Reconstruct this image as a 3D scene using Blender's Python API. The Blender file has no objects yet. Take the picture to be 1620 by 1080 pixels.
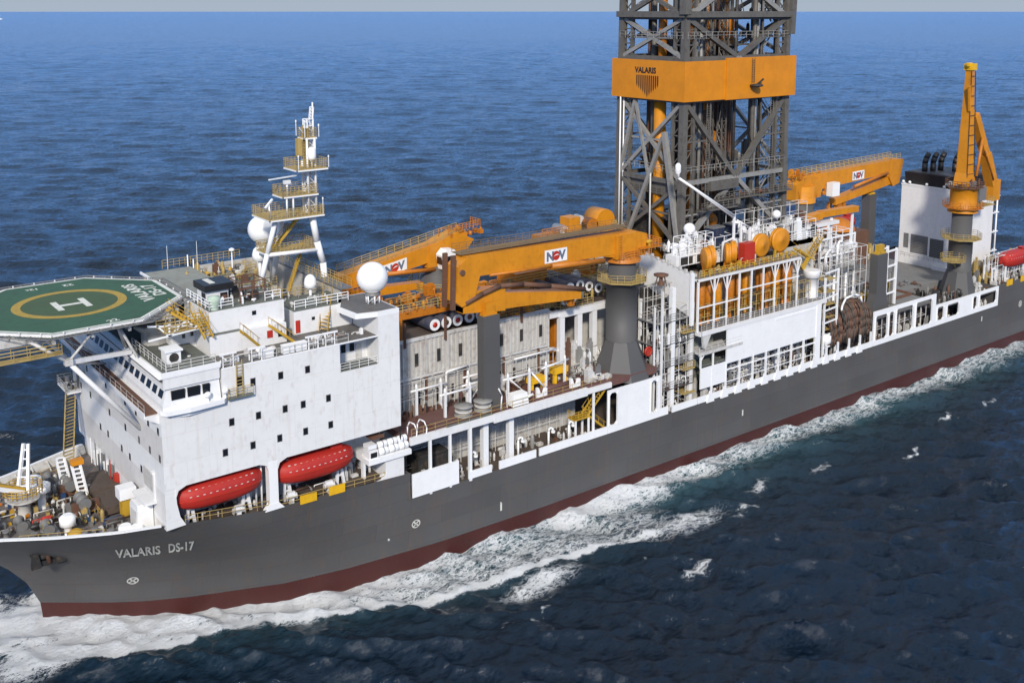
import bpy, math, random
import numpy as np
from mathutils import Vector, Matrix
random.seed(7)
S = bpy.context.scene
COL = S.collection
PI = math.pi
def V(*a): return Vector(a)

# ---------------------------------------------------------------- materials
def paint(name, rgb, rough=.5, dirt=(.16,.11,.07), amt=.25, streak=.25, metal=0., scale=.35, bump=.15, rust=0.):
    m = bpy.data.materials.new(name); m.use_nodes = True
    nt = m.node_tree; n = nt.nodes; l = nt.links
    b = n['Principled BSDF']; b.inputs['Roughness'].default_value = rough; b.inputs['Metallic'].default_value = metal
    tc = n.new('ShaderNodeTexCoord')
    def noise(sc, mapping=None, det=5.):
        t = n.new('ShaderNodeTexNoise'); t.inputs['Scale'].default_value = sc; t.inputs['Detail'].default_value = det
        src = tc.outputs['Object']
        if mapping:
            mp = n.new('ShaderNodeMapping'); mp.inputs['Scale'].default_value = mapping
            l.new(src, mp.inputs['Vector']); src = mp.outputs['Vector']
        l.new(src, t.inputs['Vector']); return t
    def ramp(src, a, c, hi):
        r = n.new('ShaderNodeMapRange'); r.inputs['From Min'].default_value = a; r.inputs['From Max'].default_value = c
        r.inputs['To Max'].default_value = hi; l.new(src, r.inputs['Value']); return r.outputs['Result']
    def mix(f, a, c):
        x = n.new('ShaderNodeMix'); x.data_type = 'RGBA'
        l.new(f, x.inputs['Factor'])
        if isinstance(a, tuple): x.inputs['A'].default_value = (*a, 1)
        else: l.new(a, x.inputs['A'])
        if isinstance(c, tuple): x.inputs['B'].default_value = (*c, 1)
        else: l.new(c, x.inputs['B'])
        return x.outputs['Result']
    dk = tuple(c*(.91 if min(rgb) > .45 else .74) for c in rgb)
    c0 = mix(ramp(noise(scale, None, 6).outputs['Fac'], .35, .7, .6), rgb, dk)
    c1 = mix(ramp(noise(scale*4, None, 8).outputs['Fac'], .52, .75, amt), c0, dirt)
    c2 = mix(ramp(noise(1., (1.6, 1.6, .12), 6).outputs['Fac'], .55, .8, streak), c1, dirt)
    if rust > 0:
        c2 = mix(ramp(noise(1.3, (1, 1, .45), 8).outputs['Fac'], .6, .68, rust), c2, (.20, .07, .025))
    l.new(c2, b.inputs['Base Color'])
    if bump:
        bp = n.new('ShaderNodeBump'); bp.inputs['Strength'].default_value = bump; bp.inputs['Distance'].default_value = .04
        l.new(noise(2.2).outputs['Fac'], bp.inputs['Height']); l.new(bp.outputs['Normal'], b.inputs['Normal'])
    return m
M = {}
def P_(name, *a, **k): M[name] = paint(name, *a, **k)
P_('white', (.74,.735,.73), .45, amt=.10, streak=.12)
P_('white_clean', (.82,.82,.82), .35, amt=.04, streak=.04)
P_('white_worn', (.56,.55,.53), .6, amt=.4, streak=.45, rust=.25)
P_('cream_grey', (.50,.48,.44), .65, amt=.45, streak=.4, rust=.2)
P_('hull_grey', (.086,.084,.083), .62, dirt=(.09,.08,.07), amt=.25, streak=.3, scale=.12, bump=.06)
P_('boot_red', (.058,.012,.009), .5, dirt=(.05,.02,.015), amt=.5, streak=.4)
P_('deck_grey', (.13,.125,.12), .75, dirt=(.07,.05,.04), amt=.6, streak=0, rust=.35)
P_('deck_green', (.13,.14,.12), .75, dirt=(.07,.06,.05), amt=.6, streak=0)
P_('deck_red', (.14,.062,.052), .75, dirt=(.09,.09,.085), amt=.95, streak=0, scale=.6)
P_('deck_brown', (.09,.065,.05), .8, dirt=(.03,.03,.03), amt=.7, streak=0, scale=.6)
P_('orange', (.62,.238,.008), .5, dirt=(.25,.08,.01), amt=.25, streak=.3)
P_('orange_deep', (.50,.165,.010), .5, dirt=(.15,.05,.01), amt=.4, streak=.4)
P_('orange_band', (.66,.235,.006), .4, dirt=(.5,.16,.01), amt=.2, streak=.15)
P_('yellow', (.50,.30,.025), .55, dirt=(.2,.1,.02), amt=.4, streak=.2)
P_('yellow_bright', (.75,.42,.01), .5)
P_('rail_ochre', (.42,.30,.10), .6, amt=.5)
P_('derrick_grey', (.125,.115,.10), .55, dirt=(.06,.045,.03), amt=.6, streak=.4, scale=.3)
P_('derrick_light', (.27,.265,.25), .5, amt=.5)
P_('steel_grey', (.17,.17,.17), .5, amt=.5)
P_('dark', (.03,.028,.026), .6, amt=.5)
P_('black', (.012,.012,.013), .5, amt=.1, streak=0)
P_('brown_rust', (.13,.06,.035), .75, amt=.6)
P_('lifeboat_red', (.42,.020,.012), .62, dirt=(.25,.02,.01), amt=.2, streak=.2)
P_('red', (.45,.03,.015), .45)
P_('blue', (.02,.06,.16), .5)
P_('navy', (.012,.025,.06), .5)
P_('heli_green', (.030,.088,.040), .7, dirt=(.03,.045,.02), amt=.6, streak=0, scale=.25)
P_('heli_dark', (.05,.085,.03), .75, dirt=(.03,.06,.03), amt=.7, streak=0, scale=.4)
P_('heli_yellow', (.38,.25,.03), .7, dirt=(.15,.12,.03), amt=.6, streak=0, scale=.8)
P_('mark_white', (.62,.62,.56), .7, amt=.4, streak=0)
P_('radome', (.86,.86,.85), .3, amt=.03, streak=.05, bump=0)
P_('sage', (.42,.52,.42), .6)
P_('rubber', (.02,.02,.02), .8)
P_('riser_dark', (.03,.035,.06), .6, amt=.4)
P_('logo_grey', (.12,.16,.22), .5, amt=.1)
def seams(m, bw=9.5, bh=2.45, mo=.72, lo=.93, hi=1.06, ms=.045):
    nt = m.node_tree; n = nt.nodes; l = nt.links; b = n['Principled BSDF']; src = b.inputs['Base Color'].links[0].from_socket
    tc = n.new('ShaderNodeTexCoord'); sp = n.new('ShaderNodeSeparateXYZ'); cb = n.new('ShaderNodeCombineXYZ'); l.new(tc.outputs['Object'], sp.inputs[0]); l.new(sp.outputs['X'], cb.inputs['X']); l.new(sp.outputs['Z'], cb.inputs['Y'])
    bk = n.new('ShaderNodeTexBrick'); bk.inputs['Scale'].default_value = 1; bk.inputs['Brick Width'].default_value = bw; bk.inputs['Row Height'].default_value = bh; bk.inputs['Mortar Size'].default_value = ms; bk.inputs['Mortar Smooth'].default_value = 1; bk.inputs['Bias'].default_value = 0
    bk.inputs['Color1'].default_value = (lo,lo,lo,1); bk.inputs['Color2'].default_value = (hi,hi,hi,1); bk.inputs['Mortar'].default_value = (mo,mo*.98,mo*.95,1)
    l.new(cb.outputs[0], bk.inputs['Vector']); mx = n.new('ShaderNodeMix'); mx.data_type = 'RGBA'; mx.blend_type = 'MULTIPLY'; mx.inputs['Factor'].default_value = 1
    l.new(src, mx.inputs['A']); l.new(bk.outputs['Color'], mx.inputs['B']); l.new(mx.outputs['Result'], b.inputs['Base Color'])
P_('hull_side', (.086,.084,.083), .6, dirt=(.13,.085,.06), amt=.32, streak=.6, scale=.12, bump=.06); seams(M['hull_side'])
P_('house_white', (.75,.745,.735), .45, dirt=(.34,.27,.20), amt=.10, streak=.22, rust=.12); seams(M['house_white'], 5.2, 3.3, .84, .98, 1.0, .035)
P_('aft_grey', (.19,.19,.185), .7, amt=.4, streak=0)
P_('fore_deck', (.15,.135,.125), .75, dirt=(.16,.07,.06), amt=.9, streak=0, scale=.5)
P_('boom_walk', (.20,.13,.06), .8, amt=.7, streak=0)
P_('mesh_grey', (.24,.25,.22), .8, amt=.5, streak=0)
gl = bpy.data.materials.new('glass'); gl.use_nodes = True
gb = gl.node_tree.nodes['Principled BSDF']; gb.inputs['Base Color'].default_value = (.012,.014,.018,1); gb.inputs['Roughness'].default_value = .08
M['glass'] = gl

# ---------------------------------------------------------------- mesh helpers
class MB:
    def __init__(s): s.v = []; s.f = []; s.sm = []
    def add(s, vs, fs, smooth=False):
        o = len(s.v); s.v += [tuple(p) for p in vs]
        for f in fs: s.f.append(tuple(i+o for i in f)); s.sm.append(smooth)
        return s
    def box(s, x0, y0, z0, x1, y1, z1):
        x0, x1 = sorted((x0, x1)); y0, y1 = sorted((y0, y1)); z0, z1 = sorted((z0, z1))
        vs = [(x, y, z) for z in (z0, z1) for x, y in ((x0,y0),(x1,y0),(x1,y1),(x0,y1))]
        return s.add(vs, [(3,2,1,0),(4,5,6,7),(0,1,5,4),(1,2,6,5),(2,3,7,6),(3,0,4,7)])
    def cbox(s, x, y, z, dx, dy, dz): return s.box(x-dx/2, y-dy/2, z, x+dx/2, y+dy/2, z+dz)
    def frus(s, x0,y0,x1,y1,z0, X0,Y0,X1,Y1,z1):
        vs = [(x0,y0,z0),(x1,y0,z0),(x1,y1,z0),(x0,y1,z0),(X0,Y0,z1),(X1,Y0,z1),(X1,Y1,z1),(X0,Y1,z1)]
        return s.add(vs, [(3,2,1,0),(4,5,6,7),(0,1,5,4),(1,2,6,5),(2,3,7,6),(3,0,4,7)])
    def bar(s, p, q, w, h=None, up=(0,0,1)):
        p = Vector(p); q = Vector(q); h = h or w; d = (q-p)
        if d.length < 1e-6: return s
        d.normalize(); u = Vector(up)
        if abs(d.dot(u)) > .98: u = Vector((1,0,0))
        a = d.cross(u).normalized()*w/2; b = a.cross(d).normalized()*h/2
        vs = [r+i*a+j*b for r in (p, q) for i, j in ((-1,-1),(1,-1),(1,1),(-1,1))]
        return s.add(vs, [(3,2,1,0),(4,5,6,7),(0,1,5,4),(1,2,6,5),(2,3,7,6),(3,0,4,7)])
    def tube(s, p, q, r, r2=None, n=8, cap=True):
        p = Vector(p); q = Vector(q); r2 = r if r2 is None else r2; d = q-p
        if d.length < 1e-6: return s
        d.normalize(); u = Vector((0,0,1)) if abs(d.z) < .98 else Vector((1,0,0))
        a = d.cross(u).normalized(); b = a.cross(d).normalized()
        vs = []
        for c, R in ((p, r), (q, r2)):
            for i in range(n):
                t = 2*PI*i/n; vs.append(c + a*math.cos(t)*R + b*math.sin(t)*R)
        fs = [(i, (i+1) % n, n+(i+1) % n, n+i) for i in range(n)]
        o = len(s.v); s.add(vs, fs, n > 5)
        if cap: s.f += [tuple(o+i for i in range(n-1,-1,-1)), tuple(o+n+i for i in range(n))]; s.sm += [False, False]
        return s
    def path(s, pts, r, n=6):
        for a, b in zip(pts, pts[1:]): s.tube(a, b, r, n=n)
        return s
    def lathe(s, c, prof, n=20, axis='z'):
        c = Vector(c); vs = []; fs = []
        for (r, z) in prof:
            for i in range(n):
                t = 2*PI*i/n; a, b = math.cos(t)*r, math.sin(t)*r
                vs.append(c + (Vector((a,b,z)) if axis == 'z' else Vector((z,a,b)) if axis == 'x' else Vector((a,z,b))))
        for k in range(len(prof)-1):
            for i in range(n):
                j = (i+1) % n; fs.append((k*n+i, k*n+j, (k+1)*n+j, (k+1)*n+i))
        o = len(s.v); s.add(vs, fs, True)
        s.f += [tuple(o+i for i in range(n)), tuple(o+(len(prof)-1)*n+i for i in range(n))]; s.sm += [False, False]
        return s
    def sphere(s, c, r, n=20, m=12, z0=-1., sz=1.):
        pr = []
        for k in range(m+1):
            t = -PI/2 + PI*k/m; z = math.sin(t)
            if z < z0: continue
            pr.append((max(math.cos(t)*r, .001), z*r*sz))
        return s.lathe(c, pr, n)
    def prism(s, poly, axis, a, b):
        # poly in the two other coordinates, in cyclic order (x->yz, y->xz, z->xy)
        n = len(poly)
        def mk(p, k): return (k, p[0], p[1]) if axis == 'x' else (p[0], k, p[1]) if axis == 'y' else (p[0], p[1], k)
        vs = [mk(p, a) for p in poly] + [mk(p, b) for p in poly]
        fs = [tuple(range(n-1,-1,-1)), tuple(range(n, 2*n))] + [(i, (i+1) % n, n+(i+1) % n, n+i) for i in range(n)]
        return s.add(vs, fs)
    def rail(s, pts, h=1.1, step=2., r=.035, bars=3, close=False):
        if close: pts = list(pts)+[pts[0]]
        for a, b in zip(pts, pts[1:]):
            a = Vector(a); b = Vector(b); L = (b-a).length
            k = max(1, int(round(L/step)))
            for i in range(k+1):
                p = a.lerp(b, i/k); s.tube(p, p+Vector((0,0,h)), r, n=4, cap=False)
            for j in range(bars):
                z = Vector((0,0,h*(j+1)/bars)); s.tube(a+z, b+z, r, n=4, cap=False)
        return s
    def stair(s, p, q, w=.9, side=(0,1,0), step=.45):
        p = Vector(p); q = Vector(q); u = Vector(side).normalized()*w/2
        s.bar(p+u, q+u, .08, .3); s.bar(p-u, q-u, .08, .3)
        n = max(2, int((q-p).length/step))
        for i in range(1, n):
            c = p.lerp(q, i/n); s.bar(c-u, c+u, .28, .05)
        for e in (u, -u):
            z = Vector((0,0,1.)); s.tube(p+e+z, q+e+z, .035, n=4); 
            for i in range(0, n+1, 3): c = p.lerp(q, i/n)+e; s.tube(c, c+z, .03, n=4)
        return s
    def grid(s, x0, x1, nx, y, z0, z1, nz, r=.07, depth=0.):
        # rectangular pipe frame, with a second layer and cross ties when depth is given
        for yy in ((y, y+depth) if depth else (y,)):
            for i in range(nx+1): x = x0+(x1-x0)*i/nx; s.tube((x,yy,z0), (x,yy,z1), r, n=5)
            for j in range(1, nz+1): z = z0+(z1-z0)*j/nz; s.tube((x0,yy,z), (x1,yy,z), r*.85, n=5)
        if depth:
            for i in range(nx+1):
                for j in range(1, nz+1): x = x0+(x1-x0)*i/nx; z = z0+(z1-z0)*j/nz; s.tube((x,y,z), (x,y+depth,z), r*.7, n=4)
        return s
    def ladder(s, p, h, w=.5, ax=(1,0,0), r=.04):
        p = Vector(p); u = Vector(ax)*w/2; z = Vector((0,0,h))
        s.tube(p+u, p+u+z, r, n=4); s.tube(p-u, p-u+z, r, n=4)
        for i in range(int(h/.4)): c = p+Vector((0,0,.4*(i+.5))); s.tube(c-u, c+u, r*.8, n=4)
        return s
    def truss(s, p, q, w, bays, r=.08, rb=.05, up=(0,0,1)):
        p = Vector(p); q = Vector(q); d = (q-p).normalized(); u = Vector(up)
        if abs(d.dot(u)) > .98: u = Vector((1,0,0))
        a = d.cross(u).normalized()*w/2; b = a.cross(d).normalized()*w/2
        cs = [(-1,-1),(1,-1),(1,1),(-1,1)]
        for i, j in cs: s.tube(p+i*a+j*b, q+i*a+j*b, r, n=5)
        for k in range(bays+1):
            c = p.lerp(q, k/bays); e = p.lerp(q, min(1, (k+1)/bays))
            for m_ in range(4):
                A = cs[m_]; B = cs[(m_+1) % 4]
                s.tube(c+A[0]*a+A[1]*b, c+B[0]*a+B[1]*b, rb, n=4)
                if k < bays: s.tube(c+A[0]*a+A[1]*b, e+B[0]*a+B[1]*b, rb, n=4)
        return s
    def clutter(s, x0, y0, z0, x1, y1, z1, n, lo=.15, hi=.7, rnd=None):
        # pumps, tanks, valves and pipe loops standing on z0; build() makes each one a mesh of its own
        R = rnd or random
        if not hasattr(s, 'pieces'): s.pieces = []
        H = z1-z0
        for _ in range(n):
            m = MB(); x = R.uniform(x0, x1); y = R.uniform(y0, y1); h = (.18+.82*R.random()**1.7)*H; w = R.uniform(lo, hi); d = R.uniform(lo, hi)*1.2
            k = R.random()
            if k < .3:
                m.cbox(x, y, z0, w*1.3, d, h*.8).cbox(x+w*.15, y, z0+h*.8, w*.7, d*.6, h*.12); kind = 'cabinet'
            elif k < .5:
                r_ = min(w, .6)*.55; m.lathe((x,y,z0), [(r_*.8,0),(r_,.08),(r_,h*.62),(r_*.75,h*.72),(r_*.2,h*.78),(r_*.2,h*.85)], 12); kind = 'upright_tank'
            elif k < .72:
                u = R.uniform(.8,2.4)*(1 if R.random() < .5 else -1); ax = (u,0) if R.random() < .6 else (0, u*.6); hh = h*R.uniform(.3,.9); t_ = max(.06, w*.14)
                m.path([(x,y,z0),(x,y,z0+hh),(x+ax[0],y+ax[1],z0+hh),(x+ax[0],y+ax[1],z0+hh*.2)], t_, 6); m.cbox(x, y, z0+hh*.45, t_*4, t_*4, t_*2); kind = 'pipe_loop'
            elif k < .88:
                r_ = min(w, .8)*.45; z = z0+r_+h*.25; a_ = R.choice('xy'); m.lathe((x,y,z), [(r_*.4,-w*.9),(r_,-w*.7),(r_,w*.7),(r_*.4,w*.9)], 12, a_); m.cbox(x,y,z0,w*.5,w*.5,z-z0); kind = 'pressure_vessel'
            else:
                m.tube((x,y,z0),(x,y,z0+h*.6),.07,n=6); m.lathe((x,y,z0+h*.6), [(.05,-.05),(w*.45,-.04),(w*.45,.04),(.05,.05)], 12, R.choice('xyz')); m.cbox(x,y,z0+h*.2,.3,.3,.25); kind = 'valve'
            s.pieces.append((kind, m, R.random()))
        return s
    def build(s, name, mat, parent=None, org=None):
        pcs = getattr(s, 'pieces', None)
        if pcs:
            s.pieces = None; first = None
            if parent is None: parent = thing(name, None, None, (0,0,0)); first = parent
            if s.v: r0 = s.build(name if first is None else 'pipework', mat, parent); first = first or r0
            mname = mat if isinstance(mat, str) else 'white_worn'
            alt = PALETTE.get(mname, ('steel_grey','white_worn','brown_rust','rail_ochre'))
            for kind, m, rr in pcs:
                pm = mname if rr < .55 else alt[int((rr-.55)/.45*len(alt)) % len(alt)]
                o = m.build(kind, pm, parent); first = first or o
            return first
        me = bpy.data.meshes.new(name)
        o = bpy.data.objects.new(name, me)
        if org is None: org = parent.get('_o', None) if parent is not None else None
        ov = Vector(org) if org is not None else Vector((0,0,0))
        me.from_pydata([tuple(Vector(p)-ov) for p in s.v], [], s.f)
        me.polygons.foreach_set('use_smooth', s.sm)
        me.materials.append(M[mat] if isinstance(mat, str) else mat); me.update()
        COL.objects.link(o)
        if parent is not None:
            o.parent = parent
            o['_o'] = list(ov)
        else:
            o.location = ov
            o['_o'] = list(ov)
        return o
PALETTE = {'white_clean': ('white_worn','steel_grey','white','derrick_light','white_worn','brown_rust'), 'white_worn': ('steel_grey','white_clean','brown_rust','cream_grey','derrick_light'), 'dark': ('steel_grey','brown_rust','derrick_light','black'), 'rail_ochre': ('cream_grey','white_worn','brown_rust','yellow','steel_grey'), 'steel_grey': ('dark','white_worn','brown_rust','blue'), 'orange_deep': ('orange','brown_rust','dark','yellow','orange'), 'brown_rust': ('steel_grey','deck_red','white_worn','dark'), 'derrick_light': ('derrick_grey','dark','white_worn','steel_grey'), 'derrick_grey': ('dark','derrick_light','brown_rust'), 'yellow': ('rail_ochre','orange_deep','white_worn'), 'red': ('black','red')}
def tag(o, label=None, cat=None, group=None, kind=None):
    if label: o['label'] = label
    if cat: o['category'] = cat
    if group: o['group'] = group
    if kind: o['kind'] = kind
    return o
def thing(name, label, cat, loc=(0,0,0), group=None):
    o = bpy.data.objects.new(name, None); COL.objects.link(o); o.location = loc; o['_o'] = list(loc)
    o.empty_display_size = .5
    return tag(o, label, cat, group)
def solid(name, mb, mat, label, cat, group=None, org=None):
    return tag(mb.build(name, mat, None, org), label, cat, group)
def copy_tree(o, parent=None):
    c = o.copy(); COL.objects.link(c); c.parent = parent
    for ch in [x for x in o.children]: copy_tree(ch, c)
    return c
def dup(root, loc, rz=0, label=None):
    c = copy_tree(root); c.location = loc; c.rotation_euler = (0,0,rz)
    if label: c['label'] = label
    return c
def text_mb(txt, size, fn, ext=0.03, offset=0.0, space=1.0, mirror=False):
    """letters as a mesh; fn maps (x along, y up, depth) -> world point"""
    cu = bpy.data.curves.new('t', 'FONT'); cu.body = txt; cu.size = size; cu.extrude = ext; cu.offset = offset
    cu.space_character = space; cu.resolution_u = 3
    ob = bpy.data.objects.new('t', cu); COL.objects.link(ob)
    dg = bpy.context.evaluated_depsgraph_get(); me = bpy.data.meshes.new_from_object(ob.evaluated_get(dg))
    mb = MB(); mb.add([fn(v.co.x, v.co.y, v.co.z) for v in me.vertices], [tuple(p.vertices) for p in me.polygons])
    bpy.data.objects.remove(ob); bpy.data.meshes.remove(me); bpy.data.curves.remove(cu)
    return mb
ORD = ['first','second','third','fourth','fifth','sixth','seventh','eighth','ninth','tenth','eleventh','twelfth','thirteenth','fourteenth','fifteenth','sixteenth']

# ---------------------------------------------------------------- camera, light, world
cam = bpy.data.cameras.new('camera'); co = bpy.data.objects.new('camera', cam); COL.objects.link(co); S.camera = co
cam.sensor_width = 36; cam.lens = 1659/1620*36; cam.clip_end = 60000; cam.clip_start = 1
cam.shift_x = -(835-810)/1620; cam.shift_y = -(540-267)/1620
psi, th = .660, .150
# ship frame: x aft, y starboard, z up
def w2s(X, Y): return (math.cos(psi)*X + math.sin(psi)*Y, -math.sin(psi)*X + math.cos(psi)*Y)
fx, fy = w2s(0, 1); rx, ry = w2s(1, 0)
fwd = Vector((fx*math.cos(th), fy*math.cos(th), -math.sin(th))); rgt = Vector((rx, ry, 0)); upv = rgt.cross(fwd)
R3 = Matrix((rgt, upv, -fwd)).transposed()
co.matrix_world = Matrix.Translation((0,-128,72.2)) @ R3.to_4x4()
S.view_settings.view_transform = 'Standard'; S.view_settings.look = 'None'; S.view_settings.gamma = 1
S.view_settings.use_curve_mapping = False; S.view_settings.exposure = .36
SUN_EL = math.radians(31); sd = Vector((-.60, -.75, 0)).normalized()*math.cos(SUN_EL) + Vector((0,0,math.sin(SUN_EL)))
sl = bpy.data.lights.new('sun', 'SUN'); sl.energy = 3.0; sl.angle = math.radians(5); sl.color = (1,.93,.83)
so = bpy.data.objects.new('sun', sl); COL.objects.link(so); so.rotation_euler = sd.to_track_quat('Z', 'Y').to_euler()
w = bpy.data.worlds.new('World'); S.world = w; w.use_nodes = True
nt = w.node_tree; bg = nt.nodes['Background']; sky = nt.nodes.new('ShaderNodeTexSky'); sky.sky_type = 'NISHITA'
sky.sun_disc = False; sky.sun_elevation = SUN_EL; sky.sun_rotation = math.atan2(sd.x, sd.y)
sky.air_density = 1.0; sky.dust_density = .4; sky.ozone_density = 2.5; sky.altitude = 50
n_ = nt.nodes; tcw = n_.new('ShaderNodeTexCoord'); sx = n_.new('ShaderNodeSeparateXYZ'); nt.links.new(tcw.outputs['Generated'], sx.inputs[0])
def wmr(src, a, b, lo, hi):
    r_ = n_.new('ShaderNodeMapRange'); r_.interpolation_type = 'SMOOTHSTEP'; r_.inputs['From Min'].default_value = a; r_.inputs['From Max'].default_value = b; r_.inputs['To Min'].default_value = lo; r_.inputs['To Max'].default_value = hi; nt.links.new(src, r_.inputs['Value']); return r_.outputs['Result']
def wmix(f, a, b):
    m_ = n_.new('ShaderNodeMix'); m_.data_type = 'RGBA'; nt.links.new(f, m_.inputs['Factor'])
    for k, q in (('A', a), ('B', b)):
        if isinstance(q, tuple): m_.inputs[k].default_value = (*q, 1)
        else: nt.links.new(q, m_.inputs[k])
    return m_.outputs['Result']
# clear blue band low in the sky, thin grey-white cloud overhead, pale haze right on the horizon
low = wmix(wmr(sx.outputs['Z'], .0, .5, .85, .1), sky.outputs['Color'], (.42,2.2,6.9))
cn = n_.new('ShaderNodeTexNoise'); cn.inputs['Scale'].default_value = 2.6; cn.inputs['Detail'].default_value = 6; nt.links.new(tcw.outputs['Generated'], cn.inputs['Vector'])
am = n_.new('ShaderNodeMath'); am.operation = 'MULTIPLY'; nt.links.new(wmr(sx.outputs['Z'], .3, .75, 0, 1), am.inputs[0]); nt.links.new(wmr(cn.outputs['Fac'], .35, .6, .85, 1), am.inputs[1])
high = wmix(am.outputs[0], low, (4.2,4.5,4.9))
fin = wmix(wmr(sx.outputs['Z'], .012, .03, 1, 0), high, (2.35,2.8,3.35))
nt.links.new(fin, bg.inputs['Color']); bg.inputs['Strength'].default_value = .13
# ---------------------------------------------------------------- sea
def make_sea():
    rng = np.random.RandomState(3)
    cx, cy = 0., -128.
    # rings growing with distance from a point below the camera side of the ship
    r = [18.]
    while r[-1] < 2600: r.append(r[-1] + max(.40, r[-1]*.0042))
    while r[-1] < 45000: r.append(r[-1]*1.09)
    r = np.array(r)
    c0 = math.atan2(fy, fx); na = 900
    a = c0 + np.linspace(-math.radians(37), math.radians(37), na)
    # wide coarse wings so that the sheet goes all the way round
    a = np.concatenate([c0 - np.linspace(math.radians(179), math.radians(38), 60), a, c0 + np.linspace(math.radians(38), math.radians(179), 60)])
    A, Rr = np.meshgrid(a, r)
    X = cx + Rr*np.cos(A); Y = cy + Rr*np.sin(A)
    Z = np.zeros_like(X); DX = np.zeros_like(X); DY = np.zeros_like(X)
    wd = math.radians(-128)       # the wind sea runs towards the viewer and a little aft
    step = np.maximum(.42, Rr*.0048)
    for i in range(210):
        L = 1.6*(48/1.6)**rng.rand()
        k = 2*np.pi/L; th_ = wd + rng.randn()*(.6 if L < 4 else .38)
        amp = .0125*L**.88*(.5+rng.rand())*.62
        amp *= float(np.interp(L, [1.6,4,8,14,48],[2.0,1.55,.75,.32,.2]))
        ph = rng.rand()*6.283
        kx, ky = k*math.cos(th_), k*math.sin(th_)
        q = kx*X + ky*Y + ph
        fade = np.clip((L/step - 2.2)/2.5, 0, 1)
        Z += amp*np.cos(q)*fade
        DX -= .8*amp*math.cos(th_)*np.sin(q)*fade; DY -= .8*amp*math.sin(th_)*np.sin(q)*fade
    X2 = X+DX; Y2 = Y+DY
    nr, nc = X.shape
    co_ = np.stack([X2, Y2, Z], -1).reshape(-1, 3)
    idx = np.arange(nr*nc).reshape(nr, nc)
    f = np.stack([idx[:-1,:-1], idx[:-1,1:], idx[1:,1:], idx[1:,:-1]], -1).reshape(-1, 4)
    me = bpy.data.meshes.new('sea')
    me.vertices.add(len(co_)); me.vertices.foreach_set('co', co_.astype(np.float32).ravel())
    me.loops.add(f.size); me.loops.foreach_set('vertex_index', f.astype(np.int32).ravel())
    me.polygons.add(len(f)); me.polygons.foreach_set('loop_start', np.arange(0, f.size, 4, dtype=np.int32)); me.polygons.foreach_set('loop_total', np.full(len(f), 4, dtype=np.int32))
    me.polygons.foreach_set('use_smooth', np.ones(len(f), dtype=bool))
    me.update()
    # ---- foam field (ship frame)
    x = X2.ravel(); y = Y2.ravel(); z = Z.ravel()
    xs = np.array([25,28.2,32.2,35.6,40,50,58,71,88,100,230,400.]); bs = np.array([0,2.1,5.2,7.4,9.7,14,15.7,17.2,17.8,18,18,12.])
    hb = np.interp(x, xs, bs, left=0)
    wob = .8*np.sin(x*.45+1)+.5*np.sin(x*1.1+y*.3)+.3*np.sin(x*2.3-y*.8)
    def side(sy):
        d = sy*y - hb + wob*.5       # distance out from the waterline on that side
        wdt = np.interp(x, [20,28,40,56,70,85,93,105,130,160,230,400], [4,8,7.5,7.5,7.0,5.5,5,6.5,7,7.5,9,14])
        st = np.interp(x, [8,16,24,50,62,72,88,92,97,112,125,150,230,330], [0,.5,.86,.72,.52,.42,.38,.78,.66,.47,.40,.38,.36,.3])
        f_ = np.clip(1.12 - (np.clip(d,0,None)/wdt)**1.7, 0, 1)*st
        return np.where(d > -3, f_, 0)
    foam = np.maximum(side(-1), side(1))
    # bow wave breaking round the stem
    foam = np.maximum(foam, 1.15*np.exp(-(((x-24.6)/1.6)**2 + ((y-1)/4.5)**2)))
    foam = np.maximum(foam, .62*np.exp(-(((x-19)/4.5)**2 + ((y-4)/8)**2)))
    foam = np.maximum(foam, .8*np.exp(-(((x-24)/6.)**2 + ((y+8)/3.5)**2)))
    # outer crest line peeling off the bow
    yl = -np.interp(x, [18,24,28,37,48,56,66,72,83,95,104], [2,8,11.5,14.6,17.8,22,24.5,25.6,27.1,30,32]) + wob*.35
    line = np.exp(-((y-yl)/.75)**2)*np.interp(x, [14,24,45,70,86,97,103], [.3,.95,1.05,.95,.85,.6,0])
    foam = np.maximum(foam, line)
    mid = ((y < -hb) & (y > yl))*np.interp(x, [15,28,56,66,84,100,110], [.4,.66,.52,.40,.36,.32,0])
    foam = np.maximum(foam, mid)
    foam = np.maximum(foam, .52*np.exp(-(((x-78)/7.)**2 + ((y+30.2)/2.4)**2)))
    foam = np.maximum(foam, .45*np.exp(-(((x-104)/9.)**2 + ((y+31)/3)**2)))
    # scattered white caps, each a short breaking crest
    for (wx, wy, wl, ww, s_) in [(95.6,-40.9,3.0,1.3,.52),(95.4,-41.3,1.6,.4,.72),(169.3,-32.3,2.6,.6,.5),(150.5,-37.6,2.6,.5,.52),(73,-35.8,1.8,.5,.42),(68,-35.2,2.2,.5,.40),(91.5,-34.3,1.4,.5,.38),(135,-31,3.5,1,.40),(183,-33,2.6,.6,.42),(114,-33,3.5,1,.38),(122,-29,4.5,1.2,.40)]:
        u_ = (x-wx+1.2*np.sin(y*1.9+x*.7))*math.cos(.2) + (y-wy)*math.sin(.2); v_ = -(x-wx)*math.sin(.2) + (y-wy+.5*np.sin(x*1.3+1)+.25*np.sin(x*3.1))*math.cos(.2)
        foam = np.maximum(foam, s_*np.exp(-(u_/wl)**2 - (v_/ww)**2))
    lump = .5+.5*np.sin(x*1.9+y*1.1)*np.sin(y*2.3-x*.9); co_[:,2] += np.clip(foam, 0, 1.1)**1.5*(.14+.26*lump); me.vertices.foreach_set('co', co_.astype(np.float32).ravel())
    at = me.attributes.new('foam', 'FLOAT', 'POINT'); at.data.foreach_set('value', foam.astype(np.float32))
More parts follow.
